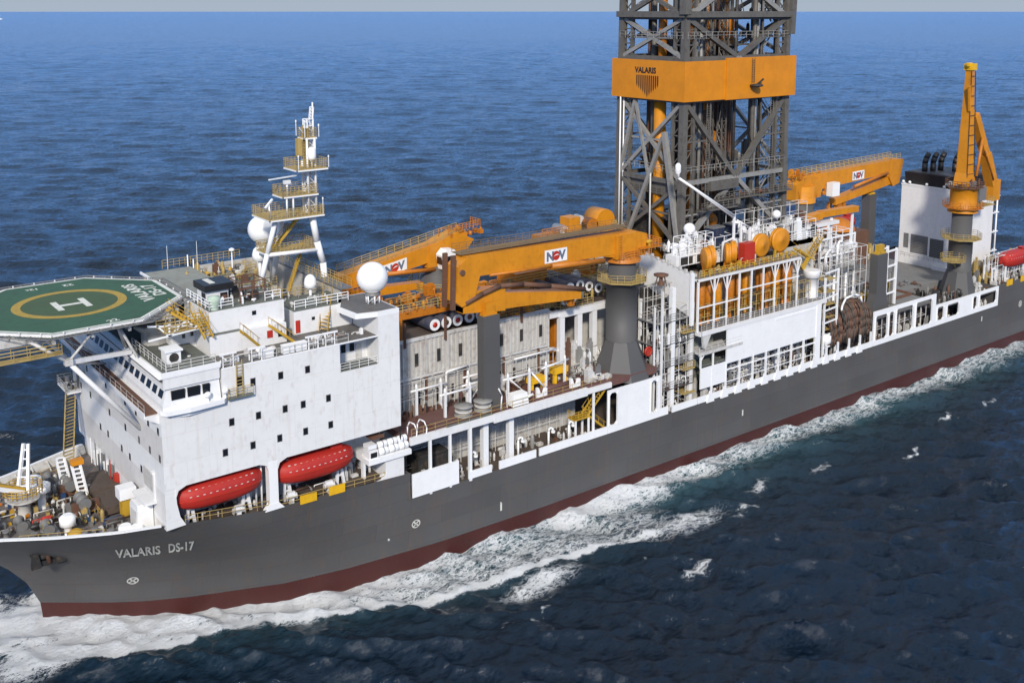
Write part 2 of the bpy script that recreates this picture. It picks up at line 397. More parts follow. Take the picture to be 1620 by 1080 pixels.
    aer = np.maximum(np.where(-y-hb > -4, np.exp(-np.clip(-y-hb-3, 0, None)/4.5), 0)*np.interp(x, [20,40,90,200,300], [.3,.8,1,1,.4]), 0)
    at = me.attributes.new('aerated', 'FLOAT', 'POINT'); at.data.foreach_set('value', aer.astype(np.float32))
    ob = bpy.data.objects.new('sea', me); COL.objects.link(ob); tag(ob, kind='structure')
    # ---- material
    m = bpy.data.materials.new('sea_water'); m.use_nodes = True; nt = m.node_tree; n = nt.nodes; l = nt.links
    out = n['Material Output']; b = n['Principled BSDF']
    tc = n.new('ShaderNodeTexCoord')
    def noise(sc, mp=None, det=6., rough=.6, rot=0.):
        t = n.new('ShaderNodeTexNoise'); t.inputs['Scale'].default_value = sc; t.inputs['Detail'].default_value = det; t.inputs['Roughness'].default_value = rough
        q = n.new('ShaderNodeMapping'); q.inputs['Scale'].default_value = mp or (1,1,1); q.inputs['Rotation'].default_value = (0,0,rot)
        l.new(tc.outputs['Object'], q.inputs['Vector']); l.new(q.outputs['Vector'], t.inputs['Vector']); return t.outputs['Fac']
    def math_(op, a, c=None, clamp=False):
        x_ = n.new('ShaderNodeMath'); x_.operation = op; x_.use_clamp = clamp
        for i, q in enumerate((a, c)):
            if q is None: continue
            if isinstance(q, (int, float)): x_.inputs[i].default_value = q
            else: l.new(q, x_.inputs[i])
        return x_.outputs[0]
    def mr(v_, a, c, lo=0., hi=1.):
        r_ = n.new('ShaderNodeMapRange'); r_.inputs['From Min'].default_value = a; r_.inputs['From Max'].default_value = c
        r_.inputs['To Min'].default_value = lo; r_.inputs['To Max'].default_value = hi; l.new(v_, r_.inputs['Value']); return r_.outputs['Result']
    af = n.new('ShaderNodeAttribute'); af.attribute_name = 'foam'; aa = n.new('ShaderNodeAttribute'); aa.attribute_name = 'aerated'
    rotc = .9
    fine = noise(1.5, (.55,1.,1), 7, .68, rotc)
    n2 = noise(.55, (.5,1,1), 6, .62, rotc)
    # lacy foam: ridged noise, thresholded by the foam field
    w1 = noise(.62, (.55,1.15,1), 9, .74); w2 = noise(1.9, (.6,1.1,1), 8, .74)
    lace = math_('SUBTRACT', 1., math_('MULTIPLY', math_('ABSOLUTE', math_('SUBTRACT', w1, .5)), 3.6))
    lace2 = math_('SUBTRACT', 1., math_('MULTIPLY', math_('ABSOLUTE', math_('SUBTRACT', w2, .5)), 3.2))
    pat = math_('MAXIMUM', math_('MULTIPLY', lace, .95), math_('MULTIPLY', lace2, .88))
    fm = mr(math_('ADD', math_('MULTIPLY', af.outputs['Fac'], 1.05), math_('MULTIPLY', math_('SUBTRACT', pat, .62), 1.35)), .56, .80)
    fm = math_('MULTIPLY', fm, mr(af.outputs['Fac'], .06, .22), True)
    mx = n.new('ShaderNodeMix'); mx.data_type = 'RGBA'; l.new(aa.outputs['Fac'], mx.inputs['Factor'])
    big = noise(.012, None, 3)
    bc = n.new('ShaderNodeMix'); bc.data_type = 'RGBA'; l.new(mr(big, .35, .7), bc.inputs['Factor'])
    bc.inputs['A'].default_value = (.0025,.0092,.0195,1); bc.inputs['B'].default_value = (.0034,.0125,.0275,1)
    l.new(bc.outputs['Result'], mx.inputs['A']); mx.inputs['B'].default_value = (.035,.085,.10,1)
    l.new(mx.outputs['Result'], b.inputs['Base Color'])
    b.inputs['Roughness'].default_value = .12; b.inputs['IOR'].default_value = 1.33
    bp = n.new('ShaderNodeBump'); bp.inputs['Strength'].default_value = 1.; bp.inputs['Distance'].default_value = .34
    l.new(math_('ADD', math_('MULTIPLY', fine, .55), math_('MULTIPLY', n2, 1.1)), bp.inputs['Height'])
    # chop too small for the mesh tilts the surface directly, so it survives at any distance
    def tilt(sc, mp, det, k):
        t = n.new('ShaderNodeTexNoise'); t.inputs['Scale'].default_value = sc; t.inputs['Detail'].default_value = det; t.inputs['Roughness'].default_value = .74
        q = n.new('ShaderNodeMapping'); q.inputs['Scale'].default_value = mp; q.inputs['Rotation'].default_value = (0,0,rotc)
        l.new(tc.outputs['Object'], q.inputs['Vector']); l.new(q.outputs['Vector'], t.inputs['Vector'])
        v_ = n.new('ShaderNodeVectorMath'); v_.operation = 'SUBTRACT'; l.new(t.outputs['Color'], v_.inputs[0]); v_.inputs[1].default_value = (.5,.5,.5)
        m_ = n.new('ShaderNodeVectorMath'); m_.operation = 'MULTIPLY'; l.new(v_.outputs[0], m_.inputs[0]); m_.inputs[1].default_value = (k,k,0); return m_.outputs[0]
    def vadd(a_, b_):
        v_ = n.new('ShaderNodeVectorMath'); l.new(a_, v_.inputs[0]); l.new(b_, v_.inputs[1]); return v_.outputs[0]
    nn = n.new('ShaderNodeVectorMath'); nn.operation = 'NORMALIZE'
    l.new(vadd(vadd(bp.outputs['Normal'], tilt(.22, (.45,1,1), 9, 1.5)), tilt(1.4, (.5,1,1), 6, 2.3)), nn.inputs[0])
    l.new(nn.outputs[0], b.inputs['Normal'])
    fo = n.new('ShaderNodeBsdfPrincipled'); fo.inputs['Base Color'].default_value = (.93,.95,.96,1); fo.inputs['Roughness'].default_value = .8
    bp3 = n.new('ShaderNodeBump'); bp3.inputs['Strength'].default_value = 1; bp3.inputs['Distance'].default_value = .5; l.new(math_('ADD', pat, w2), bp3.inputs['Height']); l.new(bp3.outputs['Normal'], fo.inputs['Normal'])
    ms = n.new('ShaderNodeMixShader'); l.new(fm, ms.inputs['Fac']); l.new(b.outputs['BSDF'], ms.inputs[1]); l.new(fo.outputs['BSDF'], ms.inputs[2]); l.new(ms.outputs['Shader'], out.inputs['Surface'])
    me.materials.append(m)
make_sea()
# ---------------------------------------------------------------- hull
HULL = thing('drillship_hull', 'long charcoal grey drillship hull with dark red boot topping and white lettering on the bow', 'ship')
def lerp(a, b, t): return a+(b-a)*t
def ip(x, xs, ys): return float(np.interp(x, xs, ys))
BWX = [0,2.7,6.7,10,14.4,25,33,46,63,100]; BWY = [0,2.1,5.2,7.4,9.7,14,15.7,17.2,17.85,18]
BDX = [0,2,5,10,14.5,19,24,29.2,32,44,50]; BDY = [0,3.0,5.8,9.6,12.2,14.5,16.6,17.75,17.95,18,18]
STZ = [-6,-3,0,2,5,8,11,14,17.4]; STX = [24,25.4,25.5,25.3,24.0,21.6,17.2,11.2,3.5]
def ztop(x):
    if x < 66.3: return ip(x, [3,19.5,24,29,34.2,36.8,47,56,66.3], [18.2,17.2,16.65,16.25,15.95,15.65,14.3,13.9,13.4])
    if x < 212.4: return 9.9
    return 14.2
def stemx(z): return ip(z, STZ, STX)
def ztops(x): return ip(x, [3,20,34,50,66.3], [16.2,15.0,14.7,13.8,13.4])
def hb(x, z, sy=-1):
    s = x - stemx(z); zt = ztop(min(x, 66)) if sy < 0 else ztops(min(x, 66)); t = max(0., min(1.12, (z-2)/(zt-2)))
    sw = max(0, x-stemx(z)); bw = ip(sw, BWX, BWY)
    bd = ip(max(0, x-stemx(z)), BDX, BDY)
    # sections fan out from a fine waterline to a full deck
    g = t**1.25
    if sy > 0: bd *= ip(x, [25,34,45,60], [.74,.83,.95,1])
    b = (1-g)*bw + g*bd
    if x > 200: b = min(b, 18)
    return b
def fz(x): return ip(x, [6,18,34,66], [14.9,14.2,13.75,13.1])
def make_hull():
    xs = sorted(set([0,.3,.8,1.5,2.5,4,6,8,10,13,16,19,22,25,29,33,37,42,48,55,62]))
    zrow = lambda zt, n: [2 + (zt-2)*i/n for i in range(n+1)]
    N = 12
    # stations along a stretched parameter: x = stem(z)+s
    X66 = 66.3
    def side(mb, sy, z0z1, n):
        grid = []
        for s_ in [i/90. for i in range(91)]:
            q = s_**1.6; row = []
            for i in range(n+1):
                t = i/n
                # top of this row depends on x: iterate
                x = None; zt = 15.
                for _ in range(6):
                    z = z0z1[0] + ((zt if z0z1[1] is None else z0z1[1]) - z0z1[0])*t
                    x = stemx(z) + (X66-stemx(z))*q; zt = (ztop if sy < 0 else ztops)(min(x, 66))
                row.append((x, sy*hb(x, z, sy), z))
            grid.append(row)
        vs = [p for r_ in grid for p in r_]; k = n+1; fs = []
        for i in range(len(grid)-1):
            for j in range(n):
                q = (i*k+j, (i+1)*k+j, (i+1)*k+j+1, i*k+j+1); fs.append(q if sy < 0 else q[::-1])
        mb.add(vs, fs, True); return grid
    def mid(mb, sy, za, zb_):
        xs_ = np.linspace(66.3, 120, 28); n = 6; vs = []
        for x in xs_:
            for i in range(n+1):
                z = za+(zb_-za)*i/n; s_ = x-stemx(z); t = max(0., min(1.12, (z-2)/11.4)); g = t**1.25
                vs.append((x, sy*((1-g)*ip(s_, BWX, BWY)+g*ip(s_, BDX, BDY)), z))
        k = n+1; fs = []
        for i in range(len(xs_)-1):
            for j in range(n):
                q = (i*k+j, (i+1)*k+j, (i+1)*k+j+1, i*k+j+1); fs.append(q if sy < 0 else q[::-1])
        mb.add(vs, fs, True)
    up = MB(); side(up, -1, (2, None), 14); side(up, 1, (2, None), 14)
    mid(up, -1, 2, 9.9); mid(up, 1, 2, 9.9)
    up.box(120, -18, 2, 212.4, -17.6, 9.9).box(120, 17.6, 2, 212.4, 18, 9.9)
    up.box(212.41, -18, 2, 229, -17.6, 14.2).box(212.41, 17.6, 2, 229, 18, 14.2).box(228.6, -17.6, 2, 229, 17.6, 14.2)
    up.box(66.0, -17.9, 9.6, 66.3, 17.9, 13.3).box(212.0,-17.9,9.9,212.39,17.9,14.1)
    up.build('hull_plating', 'hull_side', HULL)
    lo = MB()
    for sy in (-1, 1):
        side(lo, sy, (-5, 1.99), 5); mid(lo, sy, -5, 1.99)
    lo.box(120, -17.99, -5, 229, 17.99, 1.99)
    # bulb under the stem
    lo.lathe((25,0,-3.8), [(.1,-12.5),(1.6,-11.6),(2.7,-9),(3.1,-6),(3.1,0),(3.0,8)], 20, 'x')
    lo.build('boot_topping', 'boot_red', HULL)
    # white rail cap along the bow bulwark
    for sy in (-1, 1):
        cap = MB(); pts = []
        for i in range(26):
            x = 3.6 + (34.6-3.6)*(i/25.); z = (ztop if sy < 0 else ztops)(x); pts.append(V(x, sy*hb(x, z, sy), z+.04))
        for a, b in zip(pts, pts[1:]): cap.bar(a, b, .42, .16)
        cap.build('rail_cap', 'white_clean', HULL)
    inn = MB()
    for sy in (-1, 1):
        g = []
        for i in range(30):
            x = 4.5 + (34.8-4.5)*(i/29.); z = (ztop if sy < 0 else ztops)(x); zd = fz(x)-.05
            g.append((V(x, sy*(hb(x,z,sy)-.25), z), V(x+.1, sy*(hb(x,zd,sy)-.3), zd)))
        vs = [p for a in g for p in a]; inn.add(vs, [(2*i, 2*i+1, 2*i+3, 2*i+2) for i in range(len(g)-1)], True)
        for i in range(2, 29, 2): inn.bar(g[i][0]+V(0,-sy*.1,-.1), g[i][1]+V(0,-sy*.9,.1), .12, .12)
    inn.build('bulwark_inner_face', 'white_worn', HULL)
    # forecastle deck
    d = MB(); vs = []; n_ = 30
    for sy in (-1, 1):
        for i in range(n_):
            x = 6 + 60*i/29.; z = fz(x); vs.append((x, sy*(hb(x, z, sy)-.3), z))
    d.add(vs, [(i, i+1, n_+i+1, n_+i) for i in range(n_-1)]); d.build('forecastle_deck', 'fore_deck', HULL)
    d = MB(); d.box(66.35, -17.55, 9.2, 211.9, 17.55, 9.6); d.build('main_deck', 'deck_brown', HULL)
    d = MB(); d.box(212.45, -17.5, 13.0, 228.5, 17.5, 13.2); d.build('poop_deck', 'deck_red', HULL)
    # lettering on the bow
    def onh(x0, z0, sl, e=.09):
        def fn(a, b_, c):
            x = x0 + a; z = z0 + b_ + sl*a
            return V(x, -hb(x, z) - e - c, z)
        return fn
    def fit(txt, xa, xb, z0, zc):
        m0 = text_mb(txt, 1.0, lambda a_, b_, c: (a_, b_, c), .02, .022, 1.02)
        xs_ = [p[0] for p in m0.v]; ys_ = [p[1] for p in m0.v]; kx = (xb-xa)/(max(xs_)-min(xs_)); ky = (zc-z0)/(max(ys_)-min(ys_)); fn = onh(0, 0, 0)
        m0.v = [fn(xa+(p[0]-min(xs_))*kx-.27*(p[1]-min(ys_))*ky, z0+(p[1]-min(ys_))*ky, p[2]) for p in m0.v]; return m0
    fit('VALARIS', 31.55, 35.95, 10.0, 11.95).build('ship_name_lettering', 'mark_white', HULL)
    fit('DS-17', 36.75, 39.3, 10.05, 12.05).build('ship_name_lettering', 'mark_white', HULL)
    # thruster rings, draught marks, weld seam
    def ring(x, z, r_):
        mk = MB()
        seg = 16; f_ = onh(x, z, 0, .07)
        for i in range(seg):
            a0, a1 = 2*PI*i/seg, 2*PI*(i+1)/seg
            mk.add([f_(r_*math.cos(a0), r_*math.sin(a0), 0), f_(r_*math.cos(a1), r_*math.sin(a1), 0), f_(.78*r_*math.cos(a1), .78*r_*math.sin(a1), 0), f_(.78*r_*math.cos(a0), .78*r_*math.sin(a0), 0)], [(0,1,2,3)])
        for k in range(4):
            a0 = PI/4+k*PI/2; c_, s_ = math.cos(a0), math.sin(a0); wv = .14*r_
            for sgn in (1,):
                p = [(.12*r_*c_-wv*s_, .12*r_*s_+wv*c_), (.8*r_*c_-wv*s_, .8*r_*s_+wv*c_), (.8*r_*c_+wv*s_, .8*r_*s_-wv*c_), (.12*r_*c_+wv*s_, .12*r_*s_-wv*c_)]
                mk.add([f_(a, b_, 0) for a, b_ in p], [(0,1,2,3)])
        mk.build('thruster_mark', 'mark_white', HULL)
    ring(33.9, 5.4, .6); ring(67.4, 5.8, .62); ring(222., 8.6, .7)
    for x, z in ((63.5, 4.4), (80.8, 3.6), (130.6, 5.3), (206., 7.6)):
        h_ = 1.0 if x != 80.8 else 1.9
        MB().box(x, -hb(x, z)-.06, z, x+.28, -hb(x, z)-.02, z+h_).build('draught_mark', 'mark_white', HULL)
    # white bulwark strips and panels at deck edge, port and starboard
    for sy in (-1,):
        y0, y1 = sy*18.12, sy*17.9
        for x0, x1, z0, z1 in [(66.5,73.7,9.9,13.1),(75.3,79.1,9.95,11.0),(80.4,86.8,9.95,11.1),(87.4,100.2,9.95,11.1)]:
            MB().box(x0, y0, z0, x1, y1, z1).build('bulwark_panel', 'white_clean', HULL)
    for x0, x1 in ((66.5, 110), (112, 166.9), (167.1, 210)):
        MB().box(x0, 17.9, 9.9, x1, 18.12, 11.1).build('bulwark_panel', 'white', HULL)
    # windowed bulwark panel carrying the forward crane
    def panel(x0, x1, z0, z1, holes, name='bulwark_panel'):
        # vertical plate with rectangular openings, built from strips
        mb = MB(); xs_ = sorted(holes); cur = x0
        for hx0, hx1, hz0, hz1 in xs_:
            mb.box(cur, -18.12, z0, hx0, -17.9, z1)
            mb.box(hx0, -18.12, z0, hx1, -17.9, hz0); mb.box(hx0, -18.12, hz1, hx1, -17.9, z1)
            c = .45
            for cx_, cz_, sx_, sz_ in ((hx0,hz0,1,1),(hx1,hz0,-1,1),(hx0,hz1,1,-1),(hx1,hz1,-1,-1)):
                mb.prism([(cx_,cz_),(cx_+sx_*c,cz_),(cx_,cz_+sz_*c)], 'y', -18.12, -17.9)
            for e in (hx0-.06, hx1+.06): mb.box(e-.09, -18.22, hz0, e+.09, -18.12, hz1)
            cur = hx1
        mb.box(cur, -18.12, z0, x1, -17.9, z1)
        return mb.build(name, 'white_clean', HULL)
    panel(100.3, 111.2, 9.95, 16.6, [(100.6,102.2,11.1,16.1),(109.2,110.5,11.0,16.1)])
    panel(111.2, 113.0, 9.95, 11.2, [])
    panel(167.0, 188.0, 9.95, 16.6, [(167.6,171.4,10.9,15.6),(172.0,173.6,10.9,15.6),(174.4,180.0,10.9,15.8),(181.0,186.6,10.9,15.9)])
    panel(188.0, 212.2, 9.95, 14.2, [(188.6,191.0,10.9,13.6),(192.2,196.6,10.9,13.5),(202.0,203.6,10.9,13.5),(204.6,211.4,10.9,13.5)])
    st = MB()
    st.box(113.9, -18.12, 9.95, 119.5, -17.9, 11.0).box(119.7, -18.12, 9.95, 153.0, -17.9, 11.0).box(153.6,-18.12,9.95,166.9,-17.9,11.0)
    st.build('bulwark_strip', 'white_clean', HULL)
    for x in np.arange(122.5, 166, 3.35):
        MB().prism([(x-.9,9.7),(x+.9,9.7),(x+.25,11.6),(x-.25,11.6)], 'y', -18.3, -18.12).build('stanchion_foot', 'white_clean', HULL)
make_hull()
# anchor in its pocket on the port bow
an = thing('bow_anchor', 'rust stained anchor stowed in its dark pocket on the port bow', 'anchor', (24.2,-hb(24.2,11.5),11.5))
mb = MB(); yb = -hb(24.2, 11.5)
mb.tube((24.6,yb-.1,13.0), (25.1,yb-.9+.5,10.6), .28, n=8); mb.build('shank', 'brown_rust', an)
mb = MB(); mb.bar((23.2,yb-.3,10.9), (26.9,yb-.1,10.3), .5, .6)
for dx in (0, 2.6): mb.prism([(23.1+dx,10.4),(24.2+dx,10.4),(23.8+dx,12.6),(23.3+dx,12.2)], 'y', yb-.75, yb-.3)
mb.build('flukes', 'dark', an)
mb = MB(); mb.lathe((24.6,yb+.1,12.3), [(1.1,-.55),(1.5,-.4),(1.6,.3)], 14, 'y'); mb.build('bolster', 'dark', an)
# ---------------------------------------------------------------- accommodation block
SS = thing('accommodation_block', 'tall white accommodation block with wheelhouse wing, square ports and two lifeboat bays', 'building', (35,0,13))
def pan(mb, name, mat='white', par=None): return mb.build(name, mat, par or SS)
b = MB()
b.box(35, -18, 20.1, 65, 18, 28.9)
b.box(42, -18, 28.9, 56.7, 18, 32.4).box(56.7, -15, 28.9, 62, 18, 32.4).box(62, -18, 28.9, 65, 18, 32.4)
b.box(36.2, -12.5, 13.3, 65, 18, 20.1).box(35, -14.6, 13.5, 36.2, 14, 20.1).box(35.01, -16.6, 15.7, 36.19, 16.6, 20.1)
b.prism([(35.0,15.4),(37.2,15.5),(36.6,16.6),(36.3,18.2),(36.2,20.1),(35.0,20.1)], 'y', -17.93, -16.6)
b.prism([(36.2,20.1),(36.2,18.9),(36.5,19.7),(37.4,20.1)], 'y', -18, -17.6).prism([(47.1,20.1),(46,20.1),(46.85,19.75),(47.1,19)], 'y', -18, -17.6)
b.prism([(48.2,20.1),(48.2,18.9),(48.5,19.7),(49.4,20.1)], 'y', -18, -17.6)
pan(b, 'wall', 'house_white')
# upper rim on top deck
r_ = MB(); r_.box(42, -18.02, 32.4, 62, -17.85, 32.55); pan(r_, 'deck_edge', 'white_clean')
pan(MB().box(35.2,-17.8,32.42,64.8,17.8,32.46), 'bridge_deck_plating', 'deck_grey')
pan(MB().box(56.75,-17.9,28.92,61.95,-15.02,28.98), 'balcony_floor', 'deck_green')
q = MB(); q.box(56.7,-18.0,28.9,62,-17.9,29.4)
q = MB(); q.rail([(56.8,-17.9,28.95),(61.9,-17.9,28.95)], 1.0, 1.3, .03); pan(q, 'balcony_railing', 'white_clean')
for x in (57.5, 58.7, 59.9):
    fr = MB().box(x-.3,-15.1,30.2,x+.3,-15.02,31.2).build('window','glass',SS)
q = MB(); q.box(60.4,-15.12,29.0,61.2,-15.02,31.0); q.build('door','white_worn',SS)
# pillar between boat bays and the foot block
q = MB(); q.box(47.1,-18.02,14.1,48.2,-17.0,20.1).prism([(46.5,14.1),(48.9,14.1),(48.2,14.9),(47.1,14.9)],'y',-18.05,-17.3); pan(q,'bay_pillar','white_clean')
q = MB()
for i in range(5): q.tube((45.4+.35*i,-13.2-.8*i,13.4),(45.4+.35*i,-13.2-.8*i,20.1),.13,n=6)
pan(q,'bay_pipes','white')
q = MB(); q.box(62.7,-17.9,13.3,65.4,-14.2,16.2).prism([(61.7,13.1),(62.9,13.1),(62.9,14.4)],'y',-17.95,-17.0); pan(q,'corner_block','white')
# dark recess lining of the bays: brown deck and pipes
q = MB(); q.box(36.4,-15.4,13.95,47,-12.52,14.02).box(40.5,-16.9,13.95,47,-15.4,14.02).box(48.2,-17.6,13.6,62.6,-12.52,13.7); pan(q,'bay_floor','deck_brown')
q = MB(); q.clutter(37,-15.5,14.05,46.5,-12.8,16.0,14); q.clutter(49,-15.5,13.7,62,-12.8,15.9,22); q.clutter(56,-16.5,13.7,62,-13,18,10); pan(q,'bay_winch_gear','white_worn')
q = MB(); q.rail([(37.2,-17.7,15.5),(47,-17.8,14.3)],1.0,1.4,.04,2); q.rail([(48.3,-17.85,13.95),(62.6,-17.85,13.5)],1.0,1.4,.04,2); pan(q,'bay_railing','rail_ochre')
for x in (50.9,54.7):
    q = MB(); q.prism([(x,13.75),(x+2.15,13.7),(x+2.15,14.75),(x,14.8)],'y',-18.12,-17.95); pan(q,'embarkation_board','yellow_bright')
# side ports: three decks of square windows
def port(x, y, z, face, w=.5, h=.76):
    if face == 'y':
        fr = MB().box(x-w/2-.07,y-.03,z-h/2-.07,x+w/2+.07,y,z+h/2+.07).build('window','steel_grey',SS)
        MB().box(x-w/2,y-.05,z-h/2,x+w/2,y-.032,z+h/2).build('pane','glass',fr)
    else:
        fr = MB().box(x-.03,y-w/2-.05,z-h/2-.06,x,y+w/2+.05,z+h/2+.06).build('window','steel_grey',SS)
        MB().box(x-.05,y-w/2,z-h/2,x-.032,y+w/2,z+h/2).build('pane','glass',fr)
for x in (45.6,49.0,52.4): port(x,-18,30.25,'y')
for x in (42.9,46.1,49.4,51.7,55.0): port(x,-18,26.1,'y')
for x in (42.0,45.3,48.6,51.9,55.2): port(x,-18,22.7,'y')
for y,z in ((10.6,26.2),(2.3,26.4),(-5.3,26.5),(-9.3,26.5),(-13.6,26.6),(-16.9,26.6),(9.6,22.9),(1.4,23.1),(-4.9,23.2),(-9.9,23.3),(-13.7,23.4),(-17.0,23.5),(5.8,19.8),(2.6,19.9),(-2.9,19.9),(-6,19.9),(-10.2,19.9),(14,22.9),(14,26.2)):
    port(35,y,z,'x',.5,.75)
# front doorway niche and low roofs
q = MB(); q.box(34.86,-14.6,18.6,34.99,-11.2,20.7); pan(q,'front_door_recess','cream_grey')
q = MB(); q.box(34.8,-15.0,17.9,34.99,-14.6,21.0).box(33.6,-15.2,17.6,34.99,-10.8,17.9).box(34.7,-14.9,20.9,34.99,-14.3,21.2); pan(q,'front_door_frame','white')
# wheelhouse
q = MB()
q.box(35.3,-17.98,28.95,41.8,17.98,29.7)
q.frus(35.3,-17.98,41.8,17.98,29.7, 35.9,-17.6,41.8,17.6,31.5)
q.box(35.5,-17.9,31.5,41.8,17.9,32.9)
pan(q,'wheelhouse_wall','white')
q = MB(); q.prism([(35.05,32.75),(35.5,33.15),(41.9,33.15),(41.9,32.75)],'y',-18.0,18.0); q.box(35.35,-18.02,32.9,41.9,-17.8,33.4); pan(q,'wheelhouse_roof_edge','white_clean')
pan(MB().box(35.7,-17.7,33.16,41.8,17.7,33.2),'wheelhouse_roof','deck_green')
q = MB(); q.box(33.6,-17.0,28.7,35.29,17.8,28.85); pan(q,'front_gallery_floor','brown_rust')
q = MB(); q.box(33.5,-17.1,28.5,33.62,17.8,29.0); q.prism([(33.5,28.5),(35.0,27.6),(35.0,28.68),(33.6,28.68)],'y',-17.3,17.8); pan(q,'front_gallery_edge','white')
q = MB(); q.rail([(33.6,-17,28.9),(33.6,17.5,28.9)],1.0,2,.022,2); pan(q,'gallery_railing','white_worn')
for i in range(17):
    y = -16.6+2.0*i
    fr = MB(); fr.add([(35.44,y-.62,30.35),(35.44,y+.62,30.35),(35.72,y+.62,31.15),(35.72,y-.62,31.15)],[(0,3,2,1)]); fr.build('wheelhouse_window','glass',SS)
for x0,x1 in ((36.3,37.8),(38.1,39.5),(39.8,40.6)):
    fr = MB(); fr.box(x0,-17.95,30.15,x1,-17.6,31.2).build('wheelhouse_window','glass',SS)
port(44.0,-18,30.7,'y',.6,1.1)
# wing platform bulging out to port
q = MB(); q.prism([(35.0,-17.95),(35.4,-18.7),(38,-19.0),(41.9,-18.75),(42.6,-18.0)],'z',28.75,29.25); q.prism([(36,-17.95),(38,-18.4),(42,-18.0)],'z',28.2,28.74); pan(q,'wheelhouse_wing_ledge','white_clean')
pan(MB().box(42.4,-18.6,28.9,45.4,-18.0,29.1),'side_platform','deck_green')
q = MB(); q.ladder((43.9,-18.35,29.1),4.2,.7,(1,0,0),.06); q.rail([(42.4,-18.6,29.1),(45.4,-18.6,29.1)],1.1,1,.04); pan(q,'side_ladder','rail_ochre')
for x in (40.2, 42.2):
    q = MB(); q.lathe((x,-18.3,29.25),[(.12,0),(.12,.5),(.35,.6),(.38,.95),(.2,1.1)],10); pan(q,'searchlight','white_clean')
# liferaft ledge
q = MB(); q.box(60.1,-18.3,16.1,66.3,-14.5,16.75); pan(q,'liferaft_ledge','white_clean')
# aft port tower with the slab that carries the radome
q = MB(); q.box(62,-18,32.4,65,-11.5,34.9); pan(q,'radome_tower','white')
q = MB(); q.prism([(59.0,-13.0),(59.3,-17.3),(62,-18.02),(65.02,-18.02),(65.02,-9),(61.5,-9)],'z',34.9,35.5); pan(q,'radome_slab','white_clean')
pan(MB().prism([(59.4,-13.2),(59.7,-17.0),(62.2,-17.7),(64.8,-17.7),(64.8,-9.3),(61.7,-9.3)],'z',35.51,35.55),'radome_slab_top','deck_grey')
q = MB(); q.box(62.0,-8,32.4,62.4,17,36.4); q.box(52,16.6,32.4,62,17,36.0); pan(q,'transverse_screen_wall','cream_grey')
q = MB(); q.box(61.7,-9,36.4,63.4,17.2,36.6); pan(q,'screen_walkway','steel_grey')
q = MB(); q.rail([(61.8,-9,36.6),(61.8,17,36.6)],1.1,1.2,.04); q.rail([(63.3,-9,36.6),(63.3,17,36.6)],1.1,1.2,.04); pan(q,'screen_walkway_railing','rail_ochre')
# top deck railings
q = MB(); q.rail([(42.2,-17.8,32.5),(44,-17.8,32.5)],1.1,1,.035); q.rail([(45.6,-17.8,32.5),(58,-17.8,32.5)],1.0,1.6,.035,2)
q.rail([(36,-17.6,33.2),(41.5,-17.6,33.2)],1.1,1.3,.04); q.rail([(36,-17.5,33.2),(36,-6,33.2)],1.1,1.5,.04); pan(q,'deck_railing','white_worn')
# aft face detail (seen past the corner): pipes
q = MB(); q.tube((65.1,-17.6,18),(65.1,-17.6,34.5),.1,n=6); pan(q,'corner_pipe','dark')

# ---------------------------------------------------------------- deckhouses on the top deck
def deckhouse(label, org, blocks, roof=None, wins=(), doors=(), rails=None, mat='white'):
    t = thing('deckhouse', label, 'deckhouse', org)
    mb = MB()
    for bx in blocks: mb.box(*bx)
    mb.build('wall', mat, t)
    if roof:
        rb = MB()
        for bx in roof: rb.box(*bx)
        rb.build('roof', 'deck_green', t)
    for bx in wins: MB().box(*bx).build('window', 'glass', t)
    for bx in doors: MB().box(*bx).build('door', 'red', t)
    if rails: rails.build('railing', 'white_clean', t)
    return t
rl = MB().rail([(46,-12.1,37.7),(43.1,-12.1,37.7),(43.1,-5,37.7)],1.1,1.2,.05); rl.rail([(50,-12.1,37.7),(52,-12.1,37.7)],1.1,1.1,.05)
deckhouse('two tier white deckhouse with stepped yellow stairs just behind the wheelhouse', (43,-10,32.5),
    [(42.6,-13.2,32.5,52.1,-4,34.9),(43,-12.3,34.9,52.3,-4,37.5)],
    [(42.7,-13.1,34.9,46.5,-12.32,34.96),(43.1,-12.1,37.5,52.2,-4.1,37.6)],
    [(48.2,-12.36,36.3,48.7,-12.31,36.8),(51,-13.26,33.3,51.5,-13.21,34.0)], [(49.6,-13.27,33.4,50.3,-13.21,34.3)], rl)
rl = MB().rail([(39.8,-8.2,35.3),(39.8,2,35.3)],1.1,1.2,.05); rl.rail([(39.8,-8.4,35.3),(43,-8.4,35.3)],1.1,1,.05)
deckhouse('low grey-white deckhouse in the shadow of the helicopter deck edge', (40,-4,33),
    [(39.7,-8.6,32.6,45.5,6,35.2)], [(39.8,-8.5,35.2,45.4,5.9,35.26)], [(41.0,-8.66,33.9,41.35,-8.61,34.4),(42.0,-8.66,34.0,42.35,-8.61,34.5)], (), rl)
rl = MB().rail([(54.2,-11.2,35.6),(61.6,-11.2,35.6)],1.1,1.4,.05)
deckhouse('long white deckhouse under the yellow stair in front of the aft radome', (58,-9,32.5),
    [(53.9,-11.5,32.5,61.9,-5,35.4)], [(54,-11.4,35.4,61.8,-5.1,35.5)], [(56.3,-11.56,34,56.7,-11.51,34.4),(60.2,-11.56,34,60.6,-11.51,34.4)], [(54.1,-11.57,32.7,54.7,-11.51,34.3)], rl)
deckhouse('grey winch house with flat green roof between the mast legs', (56,2,32.5),
    [(50,0,32.5,57,12,35.9)], [(50.1,.1,35.9,56.9,11.9,35.96)], [(50,-.06,33.5,50.5,-.01,34.3)], (), None, 'cream_grey')
